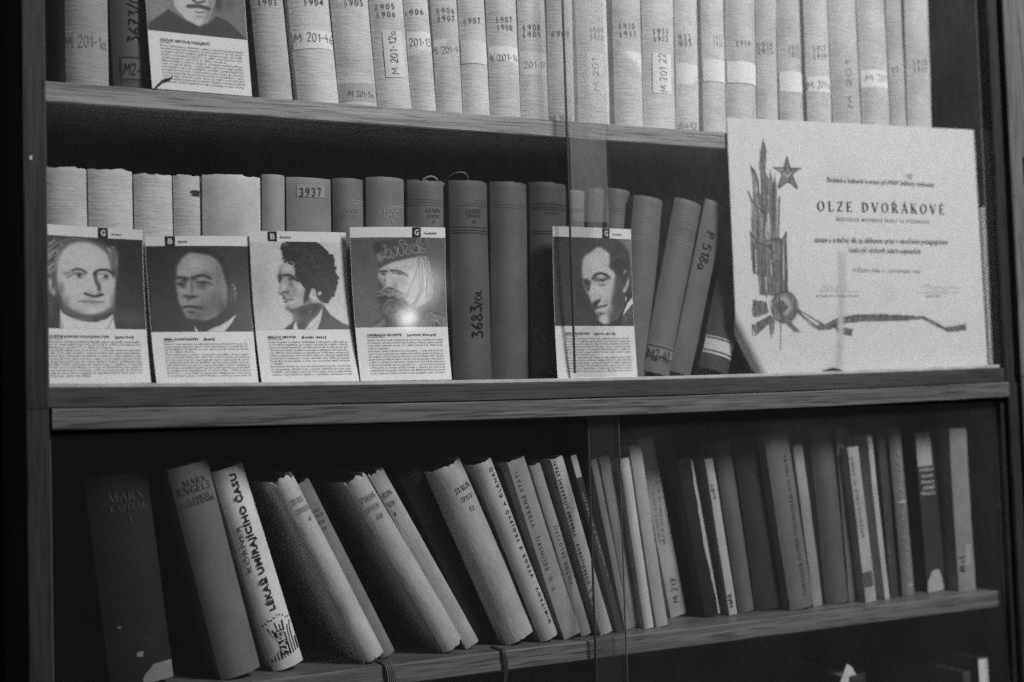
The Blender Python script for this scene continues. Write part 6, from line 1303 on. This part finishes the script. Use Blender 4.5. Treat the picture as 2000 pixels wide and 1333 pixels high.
# ------------------------------------------------------------------ books
def make_book(d, idx):
    rnd = random.Random(idx*7+3); T, H, D, r = d['T'], d['H'], d['D'], d['r']; b = r*T
    root = empty(d['n'], d['o'], -d['a']); tag(root, d['l'], d['c'], d['G'])
    c = min(.0019, T*.16); ns = 14
    def arc(x): return -b*(1-abs(2*x-1)**2.3)
    def surf(u, v, e): x = min(1, max(0, u/T)); return (u, arc(x)-e, v)
    gv = min(.0012, T*.06)*(.5 if d['n'] == 'bound_volume' else 1)
    outer = [(0, D), (0, D*.5), (0, .010), (gv, .0062), (gv*.6, .0035), (0, .0012)]
    outer += [(T*i/ns, arc(i/ns)) for i in range(ns+1)]
    outer += [(T, .0012), (T-gv*.6, .0035), (T-gv, .0062), (T, .010), (T, D*.5), (T, D)]
    inner = []
    for u, w_ in outer: inner.append((min(T-c, max(c, u)), max(w_, arc(min(1, max(0, u/T))))+(c if w_ < D else 0)))
    n = len(outer); lv = [0, .004, .02]+[H*k/9 for k in range(2, 8)]+[H-.02, H-.006, H-.0015, H]; nl = len(lv)
    ph = [rnd.uniform(0, 6.3) for _ in range(6)]; wr = d['w']*(1.9 if d['s'] == 'jacket' else 1)
    def jag(i):
        return wr*(.0007*math.sin(i*.55+ph[0])+.0005*math.sin(i*1.3+ph[1])+(rnd.uniform(-.0022, .0004) if rnd.random() < .25 else rnd.uniform(-.0003, .0003))) if 5 <= i <= n-6 else wr*rnd.uniform(-.0003, .0003)
    jt = [jag(i) for i in range(n)]; jb = [jag(i)*.6 for i in range(n)]
    V = []
    for ring, pr in ((0, outer), (1, inner)):
        for j, v in enumerate(lv):
            for i, (u, w_) in enumerate(pr):
                dv = jt[i] if j >= nl-2 else (abs(jb[i]) if j == 0 else 0)
                sp = 6 <= i <= n-7
                du = .0004*math.sin(v*40+ph[2])*(1 if T > .012 else .4)
                dw = (.0005*math.sin(v*31+ph[3])+.00035*math.sin(v*77+ph[4])) if sp else 0
                if sp and j == nl-1: dw += .0012*(1 if ring == 0 else 0)*min(1, T/.02)        # head cap turned in
                if sp and j == 0: dw += .0008*min(1, T/.02)
                V.append((u+du*0.3, w_+dw*.6, v+dv))
    F = []; R = nl*n
    for j in range(nl-1):
        for i in range(n-1):
            a = j*n+i; F.append((a, a+1, a+n+1, a+n)); F.append((R+a, R+a+n, R+a+n+1, R+a+1))
    for i in range(n-1):
        F.append((i, R+i, R+i+1, i+1)); k = (nl-1)*n+i; F.append((k, k+1, R+k+1, R+k))
    for j in range(nl-1):
        a = j*n; F.append((a, a+n, R+a+n, R+a)); a = j*n+n-1; F.append((a, R+a, R+a+n, a+n))
    mk('cover', V, F, book_mat(d['s'], d['g']), root, 40)
    ins = .003 if T > .012 else .001
    mk('page_block', *vbox(c+.0002, T-c-.0002, c+.0012, D-.004, ins, H-ins-.001), PAGE, root)
    # flat marks on the spine
    for t in d['m']:
        if t[0] == 'r':
            jx = [rnd.uniform(-.0004, .0004) for _ in range(6)]
            A = Acc(); P, Fc = gridpatch(t[1], t[2], t[3], t[4], 12, 8); A.add(P, Fc, surf, .00035); A.build('label_sticker', LABEL(t[5]), root)
        elif t[0] == 'f':
            A = Acc(); u0, v0, u1, v1 = t[1:5]
            for q in ([(u0, v0), (u1, v0)], [(u0, v1), (u1, v1)], [(u0, v0), (u0, v1)], [(u0+.001, v0+.001), (u1, v0+.001)], [(u0+.001, v1-.001), (u1, v1-.001)]):
                A.add(*ribbon(densify(q, .002), .0005), surf, .0006)
            A.build('label_frame', ink(t[5]), root)
        elif t[0] == 'l':
            A = Acc(); P, Fc = gridpatch(T*.015, t[1]-t[2]/2, T*.985, t[1]+t[2]/2, 14, 1); A.add(P, Fc, surf, .0003); A.build('band', ink(t[3]), root)
        elif t[0] == 'tear':
            u0, v0, u1, v1 = t[1]*T, t[2]*H, t[3]*T, t[4]*H; nv = 26; wl = [0]; wq = [0]
            for _ in range(nv): wl.append(wl[-1]*.75+rnd.uniform(-.0009, .0009)); wq.append(wq[-1]*.75+rnd.uniform(-.0007, .0007))
            k_ = min(1, (u1-u0)/.006); slope = (u1-u0)*.45
            def jg(tt):
                i = int(tt*nv); e = slope*(tt**2 if v0 < 0 and v1 < H*.5 else abs(2*tt-1)**3)
                return (max(.0002, u0+e*.8+wl[i]*k_), min(T-.0002, u1-(0 if t[3] > 1 else e*.5)+wq[i]*k_))
            A = Acc(); P, Fc = gridpatch(u0, max(.0003, v0), u1, min(H-.0008, v1), 8, nv, jg); A.add(P, Fc, surf, .0003); A.build('torn_patch', LABEL(t[5]), root)
        elif t[0] == 'waves':
            A = Acc(); cx = T*.55
            for k in range(10):
                u = T*(.045+k*.1); s_ = (u-cx)/T; top = .043-.016*abs(s_)-(.004 if k % 2 else 0)
                pts = [(u, .0085+.005*max(0, s_+.3)), (u, .018), (u, top-.012), (u+s_*.003, top-.004), (u+s_*.008, top)]
                P = crom(pts, 8); A.add(*ribbon(P, .0012+.0005*(k % 3 == 0)), surf, .0004, (.0002, T-.0002))
            for k in range(10):
                u = T*(.08+.095*k); v = .047-.012*abs((u-cx)/T)+rnd.uniform(-.001, .001); sg = 1 if u > cx else -1
                A.add(*ribbon([(u-sg*.0006, v-.0008), (u, v), (u+sg*.0012, v+.0006)], .0009), surf, .0004, (.0002, T-.0002))
            A.add(*gridpatch(T*.36, .0125, T*.64, .034, 6, 4), surf, .0006); A.build('wave_pattern', ink(.015), root)
            A = Acc()
            for Vt, Ft in text_parts('ZÁŘIJ', (T*.6, .0135), (T*.6, .033), T*.2, 'bold'): A.add(Vt, Ft, surf, .0009)
            A.build('lettering', LABEL(.6), root)
        elif t[0] == 'curl':
            Vc = []; m_ = 40
            for s2 in (0, .0005):
                for k in range(m_+1):
                    v = H*(.02+.97*k/m_); off = .0035*math.sin(min(1, k/m_)*2.2)*(1 if k/m_ > .28 else (k/m_/.28)**2)+.0012*math.sin(k*.45)+.0016
                    Vc += [(T+off+s2, -.006-.002*math.sin(k*.3), v), (T+.0015+s2, .02, v)]
            Fc = []; q = 2*(m_+1)
            for k in range(m_):
                a = 2*k; Fc += [(a, a+1, a+3, a+2), (q+a, q+a+2, q+a+3, q+a+1), (a, a+2, q+a+2, q+a)]
            mk('loose_cover', Vc, Fc, book_mat('jacket', .3), root, 60)
    # lettering grouped by ink
    by = {}
    for t in d['t']:
        key = ('handwriting' if t[6] == 'hand' else 'lettering', t[7]); A = by.setdefault(key, Acc())
        for Vt, Ft in text_parts(t[0], (t[1], t[2]), (t[3], t[4]), t[5], t[6], rnd): A.add(Vt, Ft, surf, .0008, (.0003, T-.0003))
    for (nm, g), A in by.items(): A.build(nm, ink(g), root)
    return root
roots = [make_book(d, i) for i, d in enumerate(BOOKS)]

def tube(name, pts, rad, mat, parent=None, k=6, flat=1.0):
    P = np.array(crom(pts, 8)); n = len(P); V = []; F = []
    for i in range(n):
        d = P[min(n-1, i+1)]-P[max(0, i-1)]; d /= np.linalg.norm(d)+1e-9
        a = np.cross(d, (0, 1, 0.01)); a /= np.linalg.norm(a)+1e-9; b = np.cross(d, a)
        for j in range(k): t = 2*math.pi*j/k; V.append(P[i]+rad*(math.cos(t)*a*flat+math.sin(t)*b))
    for i in range(n-1):
        for j in range(k): F.append((i*k+j, i*k+(j+1) % k, (i+1)*k+(j+1) % k, (i+1)*k+j))
    return mk(name, V, F, mat, parent, 60)
RIB = flat_mat('ribbon_cloth', .3, .6, .3, .2, 300); RIBD = flat_mat('dark_ribbon', .03, .6, .3)
for d, r in zip(BOOKS, roots):
    T, H = d['T'], d['H']
    if 'ribbon loop' in d['l']: tube('ribbon', [(T*.42, .004, H-.004), (T*.44, .002, H+.0025), (T*.62, 0, H+.0055), (T*.78, .001, H+.003), (T*.8, .004, H-.003)], .0009, RIB, r)
    if 'handwritten 3683' in d['l']: tube('ribbon', [(T*.02, .02, H-.002), (T*.1, .004, H+.006), (T*.3, -.002, H+.0085), (T*.5, 0, H+.006), (T*.56, .006, H-.002)], .00045, RIB, r)

# ------------------------------------------------------------------ raster prints (portraits, certificate art) as point colours
def blur(a, s):
    if s <= 0: return a
    k = int(3*s)+1; g = np.exp(-.5*(np.arange(-k, k+1)/s)**2); g /= g.sum()
    p = np.pad(a, k, mode='edge')
    p = np.apply_along_axis(lambda r: np.convolve(r, g, 'valid'), 0, p); return np.apply_along_axis(lambda r: np.convolve(r, g, 'valid'), 1, p)
def pmask(X, Y, P):
    m = np.zeros(X.shape, bool); n = len(P)
    for i in range(n):
        x0, y0 = P[i]; x1, y1 = P[(i+1) % n]
        if y0 == y1: continue
        c = ((y0 > Y) != (y1 > Y)) & (X < (x1-x0)*(Y-y0)/(y1-y0)+x0); m ^= c
    return m.astype(float)
def seg(X, Y, P, wd):
    d = np.full(X.shape, 1e9)
    for (x0, y0), (x1, y1) in zip(P[:-1], P[1:]):
        L2 = (x1-x0)**2+(y1-y0)**2+1e-9; t = np.clip(((X-x0)*(x1-x0)+(Y-y0)*(y1-y0))/L2, 0, 1)
        d = np.minimum(d, np.hypot(X-x0-t*(x1-x0), Y-y0-t*(y1-y0)))
    return np.clip((wd-d)/1.0+.5, 0, 1)
def raster(key, NX, NY, asp, grain=5):
    bg, ops = ART[key]; rs = np.random.RandomState(len(ops)); rnd = random.Random(len(ops))
    X, Y = np.meshgrid(np.arange(NX)+.5, np.arange(NY)+.5); kx, ky = NX/1000, NY/1000
    I = np.full((NY, NX), float(bg)); soft = NX/150
    pts = lambda v: [(v[i]*kx, v[i+1]*ky) for i in range(0, len(v), 2)]
    for op in ops:
        c = op[0]
        if c == 'p':
            m = pmask(X, Y, pts(op[3:])); m = blur(m, max(.35, op[2]*soft*.42)); I = I*(1-m)+op[1]*m
        elif c == 's':
            P = pts(op[4:]); P = crom(P, 5) if len(P) > 2 else P
            m = blur(seg(X, Y, P, max(.5, op[3]*kx/2)), op[2]*soft*.45); I = I*(1-m)+op[1]*m
        elif c == 'e':
            m = (((X-op[3]*kx)/(op[5]*kx))**2+((Y-op[4]*ky)/(op[6]*ky))**2 < 1).astype(float); m = blur(m, max(.4, op[2]*soft)); I = I*(1-m)+op[1]*m
        elif c == 'b':
            m = np.exp(-.5*(((X-op[3]*kx)/(op[5]*kx*.72))**2+((Y-op[4]*ky)/(op[6]*ky*.72))**2)**1.15)*op[2]/100; I = I*(1-m)+op[1]*m
        elif c == 'h':
            P = pts(op[3:]); xs = [p[0] for p in P]; ys = [p[1] for p in P]; n = 0; acc = np.zeros_like(I); inside = pmask(X, Y, P)
            while n < op[2]:
                x, y = rnd.uniform(min(xs), max(xs)), rnd.uniform(min(ys), max(ys))
                if inside[min(NY-1, max(0, int(y))), min(NX-1, max(0, int(x)))] < .5: n += .2; continue
                a = rnd.uniform(0, 6.3); L = NX*.014; q = [(x, y), (x+L*math.cos(a), y+L*math.sin(a)), (x+L*1.5*math.cos(a+.9), y+L*1.5*math.sin(a+.9))]
                acc = np.maximum(acc, seg(X, Y, crom(q, 3), .7)*rnd.uniform(.2, .75)); n += 1
            m = blur(acc, .35*soft); I = I*(1-m)+op[1]*m
    if key == 'award':
        br = blur(rs.normal(0, 1, I.shape), 1.1)*3; br2 = np.apply_along_axis(lambda r: np.convolve(r, np.ones(14)/14, 'same'), 0, rs.normal(0, 1, I.shape))*3.5
        I = I+np.clip((198-I)/60, 0, 1)*(br*9+br2*11)
    I = blur(I, .35)+rs.normal(0, grain, I.shape)*.6+blur(rs.normal(0, grain*3, I.shape), 2)
    return np.clip(I, 8, 225)
def lin(g): g = g/255.; return np.where(g < .04045, g/12.92, ((g+.055)/1.055)**2.4)
def print_mesh(name, key, NX, NY, surf, s0, s1, t0, t1, eps, mat, parent, white, albedo, warp=None, grain=5):
    I = raster(key, NX, NY, 1, grain); V = []; wp = warp or (lambda q: q)
    for j in range(NY):
        t = t1-(t1-t0)*j/(NY-1)
        for i in range(NX): V.append(surf(wp(s0+(s1-s0)*i/(NX-1)), t, eps))
    F = [(j*NX+i, (j+1)*NX+i, (j+1)*NX+i+1, j*NX+i+1) for j in range(NY-1) for i in range(NX-1)]
    o = mk(name, V, F, mat, parent, 180); at = o.data.color_attributes.new('tone', 'FLOAT_COLOR', 'POINT')
    a = (lin(I.ravel())/float(lin(np.array(float(white)))))**1.3*albedo; buf = np.ones((len(a), 4), np.float32); buf[:, :3] = a[:, None]
    at.data.foreach_set('color', buf.ravel()); return o

# ------------------------------------------------------------------ portrait cards
def sheet(surf, ns, nt, th):
    V = []; F = []
    for e in (0, -th):
        for j in range(nt+1):
            for i in range(ns+1): V.append(surf(i/ns, j/nt, e))
    q = (ns+1)*(nt+1); w1 = ns+1
    for j in range(nt):
        for i in range(ns): a = j*w1+i; F += [(a, a+1, a+w1+1, a+w1), (q+a, q+a+w1, q+a+w1+1, q+a+1)]
    for i in range(ns): F += [(i, q+i, q+i+1, i+1)]; k = nt*w1+i; F += [(k, k+1, q+k+1, q+k)]
    for j in range(nt): a = j*w1; F += [(a, a+w1, q+a+w1, q+a)]; a = j*w1+ns; F += [(a, q+a, q+a+w1, a+w1)]
    return V, F
CARDS = [
 ('card', 'portrait card of a man with wavy grey hair and white cravat, leftmost on middle shelf', 'curly', (-.0065, .0806, -.0045, .0807), (.0010, .0004), (.1335, .1307), .0172, .047, .002, .58, 'G', 'Goethe', 'GOETHE JOHANN WOLFGANG VON', '[géte fon]',
  ['Největší německý klasický básník, duch vpravdě univerzální-', 'ní tak obdařeného rodu. Narodil se 28. 8. 1749 ve Frankfurtu nad', 'Mohanem, zemřel 22. 3. 1832 ve Výmaru.', 'Goethův talent byl všestranný — jen jeho přírodovědecké', 'dílo tvoří řadu svazků a vyrůstá kolem nich samostatná litera-', 'tura. Byl i nadaným kreslířem a malířem, dramatikem, stu-', 'doval přírodu, jako ministr a rádce výmarského vévody Karla', 'Augusta zasahoval do státní správy, financí, průmyslu atd.', 'Roku 1765 vstoupil na univerzitu v Lipsku, v letech', '1770—1771 pokračoval ve studiu ve Štrasburku, kde získal ti-', 'tul doktora práv. Od roku 1775 se trvale usadil ve Výmaru,', 'odkud velmi často zajížděl do západočeských lázní (až tu na-', 'miloval, nebo do Itálie.']),
 ('card', 'portrait card of a balding man in dark suit looking left', 'parted', (.0851, .1697, .0827, .1721), (-.0001, -.0012), (.1251, .1276), .0170, .0465, -.003, .18, 'B', 'Biebl', 'BIEBL KONSTANTIN', '[bíbl]',
  ['Básník, komunista, na sklonku života předseda Svazu čs.', 'spisovatelů, laureát státní ceny. Narodil se v rodině lékaře', '26.2.1898 ve Slavětíně u Loun, dobrovolně odešel ze života', '12.11.1951 v Praze.', 'Biebl studoval na reálce v Lounech a později v Praze, váleč-', 'nou maturitu složil roku 1917. Po ní byl odvelen na srbskou', 'frontu, tam komity (partyzány) zajat a odsouzen k smrti.', 'V poslední chvíli se mu podařilo uprchnout, a když onemoc-', 'něl tuberkulózou, byl z vojny propuštěn. Tehdy napsal své', 'prvotiny s poněkud pochmurným názvem Plané souhvězdí-', 'ls, publikované časopisecky. V letech 1921—1926 studoval', 'lékařství — z té doby se spřátelil s Vladislavem Vančurou', 'a s mnohými autory v okolí Wolkera, s nimiž podnikl cestu na']),
 ('card', 'portrait card of a man in profile with dark bushy hair on pale ground', 'profile', (.1722, .2590, .1712, .2590), (-.0012, -.0018), (.1319, .1332), .0160, .044, -.002, .18, 'B', 'Berlioz', 'BERLIOZ HECTOR', '[berlijo ektor]',
  ['Francouzský hudební skladatel a dirigent. Narodil se', '11.12.1803 nedaleko Grenoblu, zemřel 8.3.1869 v Paříži.', 'Zprvu studoval lékařství, později konzervatoř, kde jej mj. učil', 'i významný český hudební teoretik a skladatel Antonín Rej-', 'cha. Dříve než hudebními skladbami se Berlioz veřejnosti', 'ohlásil polemickými teoretickými články v různých odborných', 'hudebních časopisech. Cena, udělená roku 1830 za kantátu', 'Poslední Sardanapalova noc, mu umožnila delší studium', 'v Itálii.', 'Berliozova hudba má dva charakteristické prvky: především', 'programnost, obsahovost, v jejímž vášnivém prosazování', 'soutěžil s Berliozem pouze Ferenc Liszt. Tato hudba nalézá', 'ovšem i nesmiřitelné odpůrce, nepřátele veškerých novot']),
 ('card', 'portrait card of a bearded man in embroidered cap', 'cap', (.2600, .3466, .2598, .3525), (-.0019, -.0022), (.1367, .1393), .0150, .0345, -.004, .63, 'G', 'Garibaldi', 'GARIBALDI GIUSEPPE', '[garibaldi džuzepe]',
  ['Italský revolucionář, bojovník za svobodu a sjednocení Itálie.', 'Pocházel z chudé námořnické rodiny v Nizze, patřící tehdy', 'k Savojsku. Narodil se zde 4. 7. 1807, zemřel 2. 6. 1882 na os-', 'trůvku Caprera.', 'Garibaldi nebyl politikem ani filozofem — celý svůj život za-', 'světil boji za osvobození Itálie i národů Latinské Ameriky ja-', 'ko voják a vůdce dobrovolnických sborů. Roku 1831 se při-', 'pojil k hnutí Mladá Itálie, duchovně vedenému Mazzinim,', 'a jako účastník nezdařeného tažení byl roku 1834 odsouzen', 'k smrti. Podařilo se mu uprchnout — po krátkém pobytu', 'v Marseille a v Tunisu přeplul oceán a dvanáct let bojoval za', 'nezávislost Uruguaye. Bouřlivý rok 1848 jej přivedl zpět do', 'vlasti. Vedl své dobrovolníky proti papežské moci za nasto-']),
 ('card', 'portrait card of a young man with sleek dark hair, standing alone behind glass edge', 'sleek', (.455, .5426, .4595, .5463), (-.0038, -.004), (.1428, .1424), .0155, .0245, -.001, .62, 'G', 'Gershwin', 'GERSHWIN GEORGE', '[geršvin džórdž]',
  ['Významný americký komponista, spojující ve svém díle afro-', 'americkou hudebnost jazzu, tradici lidových amerických pís-', 'ní a výtěžky vrcholné tzv. vážné hudby, především impresio-', 'nistické (Ravela a Debussyho). Narodil se v rodině hospod-', 'ského muzikanta v newyorském Brooklynu 26. 9. 1898, ze-', 'mřel jako jeden z nejslavnějších komponistů moderní hudby', '11. 7. 1937 v Hollywoodu.', 'Zprvu byl Gershwin klavíristou, později pracoval jako redak-', 'tor newyorského hudebního nakladatelství — přesněji řeče-', 'no jako „song-plugger“, prodejce šlágrů. Ve svých dvaceti le-', 'tech komponoval tak úspěšnou hudbu, že se stal záhy muzi-', 'slavným, ale i zámožným. Vypráví se, že tehdy navštívil', 'Maurice Ravela s prosbou, aby se u něho mohl učit kompo-']),
 ('card', 'portrait card of a man with dark moustache and cloak on the top shelf', 'cloaked', (.087, .1714, .0808, .1660), (.2470, .2466), (.3935, .3925), .0255, .0325, .001, .62, 'G', 'Gogol', 'GOGOL NIKOLAJ VASILJEVIČ', '',
  ['Ruský spisovatel a dramatik, jeden z hlavních představitelů', 'ruského kritického realismu ve 30. letech 19. století, první', 'z plejády velkých ruských realistů. Narodil se jako syn vzdě-', 'laného ukrajinského statkáře 1. 4. 1809 v Soročincích v Pol-', 'tavské gubernii, zemřel 4. 3. 1852 v Moskvě.', 'Dětství Gogol prožil na usedlosti Vasilevka nedaleko Mirgo-', 'rodu. V obilním škole i v poltavském gymnáziu nebyl vynika-', 'jícím žákem, zato tím pilnějším autorem studentských her', 'a nadšeným hercem—ochotníkem. Jeho touha po herectví', 'se však nesplnila. Dostavily se i literární neúspěchy a zkla-', 'maný Gogol odjel do ciziny. Záhy se vrátil a nastoupil jako', 'učitel a posléze pomocný profesor dějepisu na petrohradské', 'univerzitě. Nebyl úspěšný ani jako pedagog, ani jako drama-']),
]
INKC = ink(.03); INKT = ink(.075)
for nm, label, art, (xbl, xbr, xtl, xtr), (zbl, zbr), (ztl, ztr), yb, yt, bow, tagx, letter, small, head, pron, lines in CARDS:
    root = empty(nm, ((xbl+xbr)/2, yb, (zbl+zbr)/2)); tag(root, label, 'card', 'portrait cards set in front of the books')
    ox, oy, oz = root.location
    def surf(s, t, e, a=(xbl, xbr, xtl, xtr, zbl, zbr, ztl, ztr, yb, yt, bow, ox, oy, oz)):
        xbl, xbr, xtl, xtr, zbl, zbr, ztl, ztr, yb, yt, bow, ox, oy, oz = a
        x = (xbl*(1-s)+xbr*s)*(1-t)+(xtl*(1-s)+xtr*s)*t; z = (zbl*(1-s)+zbr*s)*(1-t)+(ztl*(1-s)+ztr*s)*t
        y = yb+(yt-yb)*(1-(1-min(1, max(0, t)))**2.1)+bow*(1-(2*s-1)**2)*t
        return (x-ox, y-e-oy, z-oz)
    V, F = sheet(surf, 14, 24, .0005); mk('sheet', V, F, PAPER, root, 50)
    print_mesh('picture', art, 150, 168, surf, .004, .996, .346, .932, .00022, PRINT, root, 190, .78)
    A = Acc(); P, Fc = gridpatch(tagx, .9335, tagx+.092, .998, 4, 3); A.add(P, Fc, surf, .0004); A.build('initial_tag', ink(.02), root)
    W_ = xbr-xbl; Hc = ztl-zbl
    def put(acc, s, s0, s1, t, h, style, e):
        # text in card units: s along the width, t up; capital height h in units of card height
        for Vt, Ft in text_parts(s, (s0*W_, t*Hc), (s1*W_, t*Hc), h*Hc, style): acc.add(Vt/[W_, Hc], Ft, surf, e)
    A = Acc(); put(A, letter, tagx+.024, tagx+.070, .9465, .036, 'bold', .0007); A.build('initial_letter', flat_mat('white_ink', .66), root)
    A = Acc(); put(A, small, tagx+.125, tagx+.125+.016*len(small), .955, .0125, 'head', .0006)
    w0 = .0205*len(head); hx = .115+w0
    put(A, head, .115, hx, .2885, .0145, 'head', .0006)
    if pron: put(A, pron, hx+.06, hx+.06+.0165*len(pron), .2885, .013, 'head', .0006)
    k0 = head.split(' ')[0]; P, Fc = gridpatch(.112, .2795, .115+w0*len(k0)/len(head)*1.02, .2815, 6, 1); A.add(P, Fc, surf, .0005)
    A.build('heading', INKC, root)
    A = Acc(); n = len(lines)
    for i, ltxt in enumerate(lines):
        full = len(ltxt) > 44; x1 = .935 if full else .115+.0148*len(ltxt)
        put(A, ltxt, .115, x1, .2585-.0178*i, .0098, 'body', .0006)
    A.build('body_text', INKT, root)

# ------------------------------------------------------------------ certificate
AW = empty('certificate', (.83, .017, -.002)); tag(AW, 'white certificate with star and torch emblem and ribbon, standing at the right', 'certificate')
ax, ay, az = AW.location
fa = np.array((.6650, .060)); fb = np.array((.7000, -.002)); fd = (fb-fa)/np.linalg.norm(fb-fa); fn = np.array((fd[1], -fd[0]))
if np.dot(fn, np.array((.66, 0))-fa) < 0: fn = -fn
def asurf(s, t, e):
    x = (.6620*(1-s)+1.0018*s)*(1-t)+(.6622*(1-s)+1.0024*s)*t; z = (-.0038*(1-s)-.0002*s)*(1-t)+(.2608*(1-s)+.2700*s)*t
    y = .0165+.0036*t+.0012*math.sin(s*5+1)*(1-t)-.0015*math.sin(s*3.1)*t
    p = np.array((x, z)); dist = float(np.dot(p-fa, fn))
    if dist > 0:
        Rr = .009; th = min(dist/Rr, 2.6); rest = max(0, dist-2.6*Rr)
        q = p-fn*dist+fn*(Rr*math.sin(th)+rest*math.cos(2.6)); x, z = q; y += Rr*(1-math.cos(th))+rest*math.sin(2.6)
    return (x-ax, y-e-ay, z-az)
V, F = sheet(asurf, 70, 56, .0006); mk('sheet', V, F, flat_mat('certificate_paper', .70, .6, .3, .04, 25), AW, 40)
print_mesh('emblem_print', 'award', 330, 270, asurf, .002, .998, .002, .998, .0003, AWARDM, AW, 203, .71, lambda q: q*.898/((1-q)+q*.898), grain=2.5)
WA, HA = .342, .2655
ax0, ax1 = (45, 25), (1203, 80)
def inv(px, py):
    # certificate coordinates from its measured corners (bilinear)
    TL, TR, BL, BR = [np.array(p, float) for p in ((45, 25), (1203, 80), (100, 1218), (1258, 1180))]; s = t = .5; q = np.array((px, py), float)
    for _ in range(25):
        f = (1-s)*(1-t)*TL+s*(1-t)*TR+(1-s)*t*BL+s*t*BR-q; ds = (1-t)*(TR-TL)+t*(BR-BL); dt = (1-s)*(BL-TL)+s*(BR-TR)
        d = np.linalg.solve(np.array([ds, dt]).T, -f); s += d[0]; t += d[1]
    return s*.898/((1-s)+s*.898), 1-t
def aput(acc, s, S, E, hpx, style):
    a = inv(*S); b = inv(*E)
    for Vt, Ft in text_parts(s, (a[0]*WA, a[1]*HA), (b[0]*WA, b[1]*HA), hpx/1150*HA, style): acc.add(Vt/[WA, HA], Ft, asurf, .0009)
A = Acc(); aput(A, 'OLZE DVOŘÁKOVÉ', (466, 461), (1057, 476), 46, 'serifw'); A.build('name_lettering', ink(.035), AW)
A = Acc(); aput(A, 'Školská a kulturní komise při MNV Stěžery vyslovuje', (510, 326), (1010, 348), 22, 'body')
aput(A, 'uznání a srdečný dík za obětavou práci v náročném pedagogickém', (452, 606), (1072, 616), 24, 'body')
aput(A, 'úseku při výchově našich nejmenších', (612, 652), (946, 660), 23, 'body'); A.build('text_lines', ink(.10), AW)
A = Acc(); aput(A, 'ŘEDITELCE MATEŘSKÉ ŠKOLY VE STĚŽERÁCH', (556, 506), (985, 519), 14, 'wide')
aput(A, 'STĚŽERY DNE 11. LISTOPADU 1965', (630, 743), (942, 750), 14, 'wide')
aput(A, 'předseda škol. a kulturní komise', (462, 858), (656, 858), 10, 'body'); aput(A, 'tajemník MNV', (968, 860), (1040, 860), 10, 'body'); A.build('small_lettering', ink(.2), AW)

# loose papers, clip, thread, ribbons
pp = empty('paper_stack', (1.0065, .0133, 0)); tag(pp, 'thin stack of white papers on edge between certificate and right post', 'papers')
for k in range(5): mk('sheet', *vbox(-.0036+k*.0012, -.0036+k*.0012+.0011, .0006*(k % 2), .15, .0002, .1815-.0012*abs(k-2), .0001), flat_mat('stack_paper', .72-.05*(k % 3), .8), pp)
cl = mk('clip', *box(-.012, .012, -.0016, .0012, 0, .0035, .0007, lambda x: -abs(x)*.22, 8), METAL, None, 40, (.7790, .0128, -.0016)); tag(cl, 'small dark clip at the foot of the certificate', 'clip')
th = tube('thread', [(.0885, .0215, .2465), (.0925, .0205, .2495), (.0945, .0235, .2530), (.099, .0238, .2550), (.1035, .0245, .2572)], .0008, flat_mat('dark_thread', .01), None); tag(th, 'short dark thread at lower left corner of top shelf portrait card', 'thread')
def strap(name, x, wd, y0, zt, zb, mat, label, stripes=0):
    ys = [(.04, zt+.001), (.02, zt+.0012), (.0155, zt+.0006), (.0142, zt-.003), (.0140, zt-.012), (.0143, zb+.01), (.0148, zb)]
    P = crom([(a, b, 0) for a, b in ys], 4); V = []; F = []
    n = len(P)
    for e in (0, .0007):
        for (y, z, _) in P:
            for q in (-wd/2, wd/2): V.append((x+q+.0012*math.sin(z*160), y-e, z+e*.5))
    for i in range(n-1):
        a = 2*i; F += [(a, a+2, a+3, a+1), (2*n+a, 2*n+a+1, 2*n+a+3, 2*n+a+2), (a, 2*n+a, 2*n+a+2, a+2), (a+1, a+3, 2*n+a+3, 2*n+a+1)]
    e = empty(name, (0, 0, 0)); tag(e, label, 'ribbon'); mk('band', V, F, mat, e, 60)
    for k in range(stripes):
        q = -wd/2+wd*(k+.5)/stripes; tube('stripe', [(x+q+.0012*math.sin(b*160), a-.0010, b+.0003) for a, b in ys], .00028, RIB, e, 5)
strap('bookmark_ribbon', .2795, .0075, .03, -.2512, -.285, RIBD, 'striped bookmark ribbon hanging over lower shelf edge below volume 4', 4)
strap('bookmark_ribbon', .3905, .0035, .03, -.2512, -.30, RIBD, 'narrow dark bookmark ribbon hanging over lower shelf edge below volume 12')
cr = empty('loose_sheet', (.815, .05, -.5)); tag(cr, 'white paper corner sticking up in the bottom compartment', 'paper')
V, F = sheet(lambda s, t, e: (.052*(s-.5)-.006*(1-t), .004-e+.012*(s-.5), .187*t-.052*abs(s-.55)*1.5*t), 6, 8, .0006); mk('sheet', V, F, LABEL(.62), cr, 50)
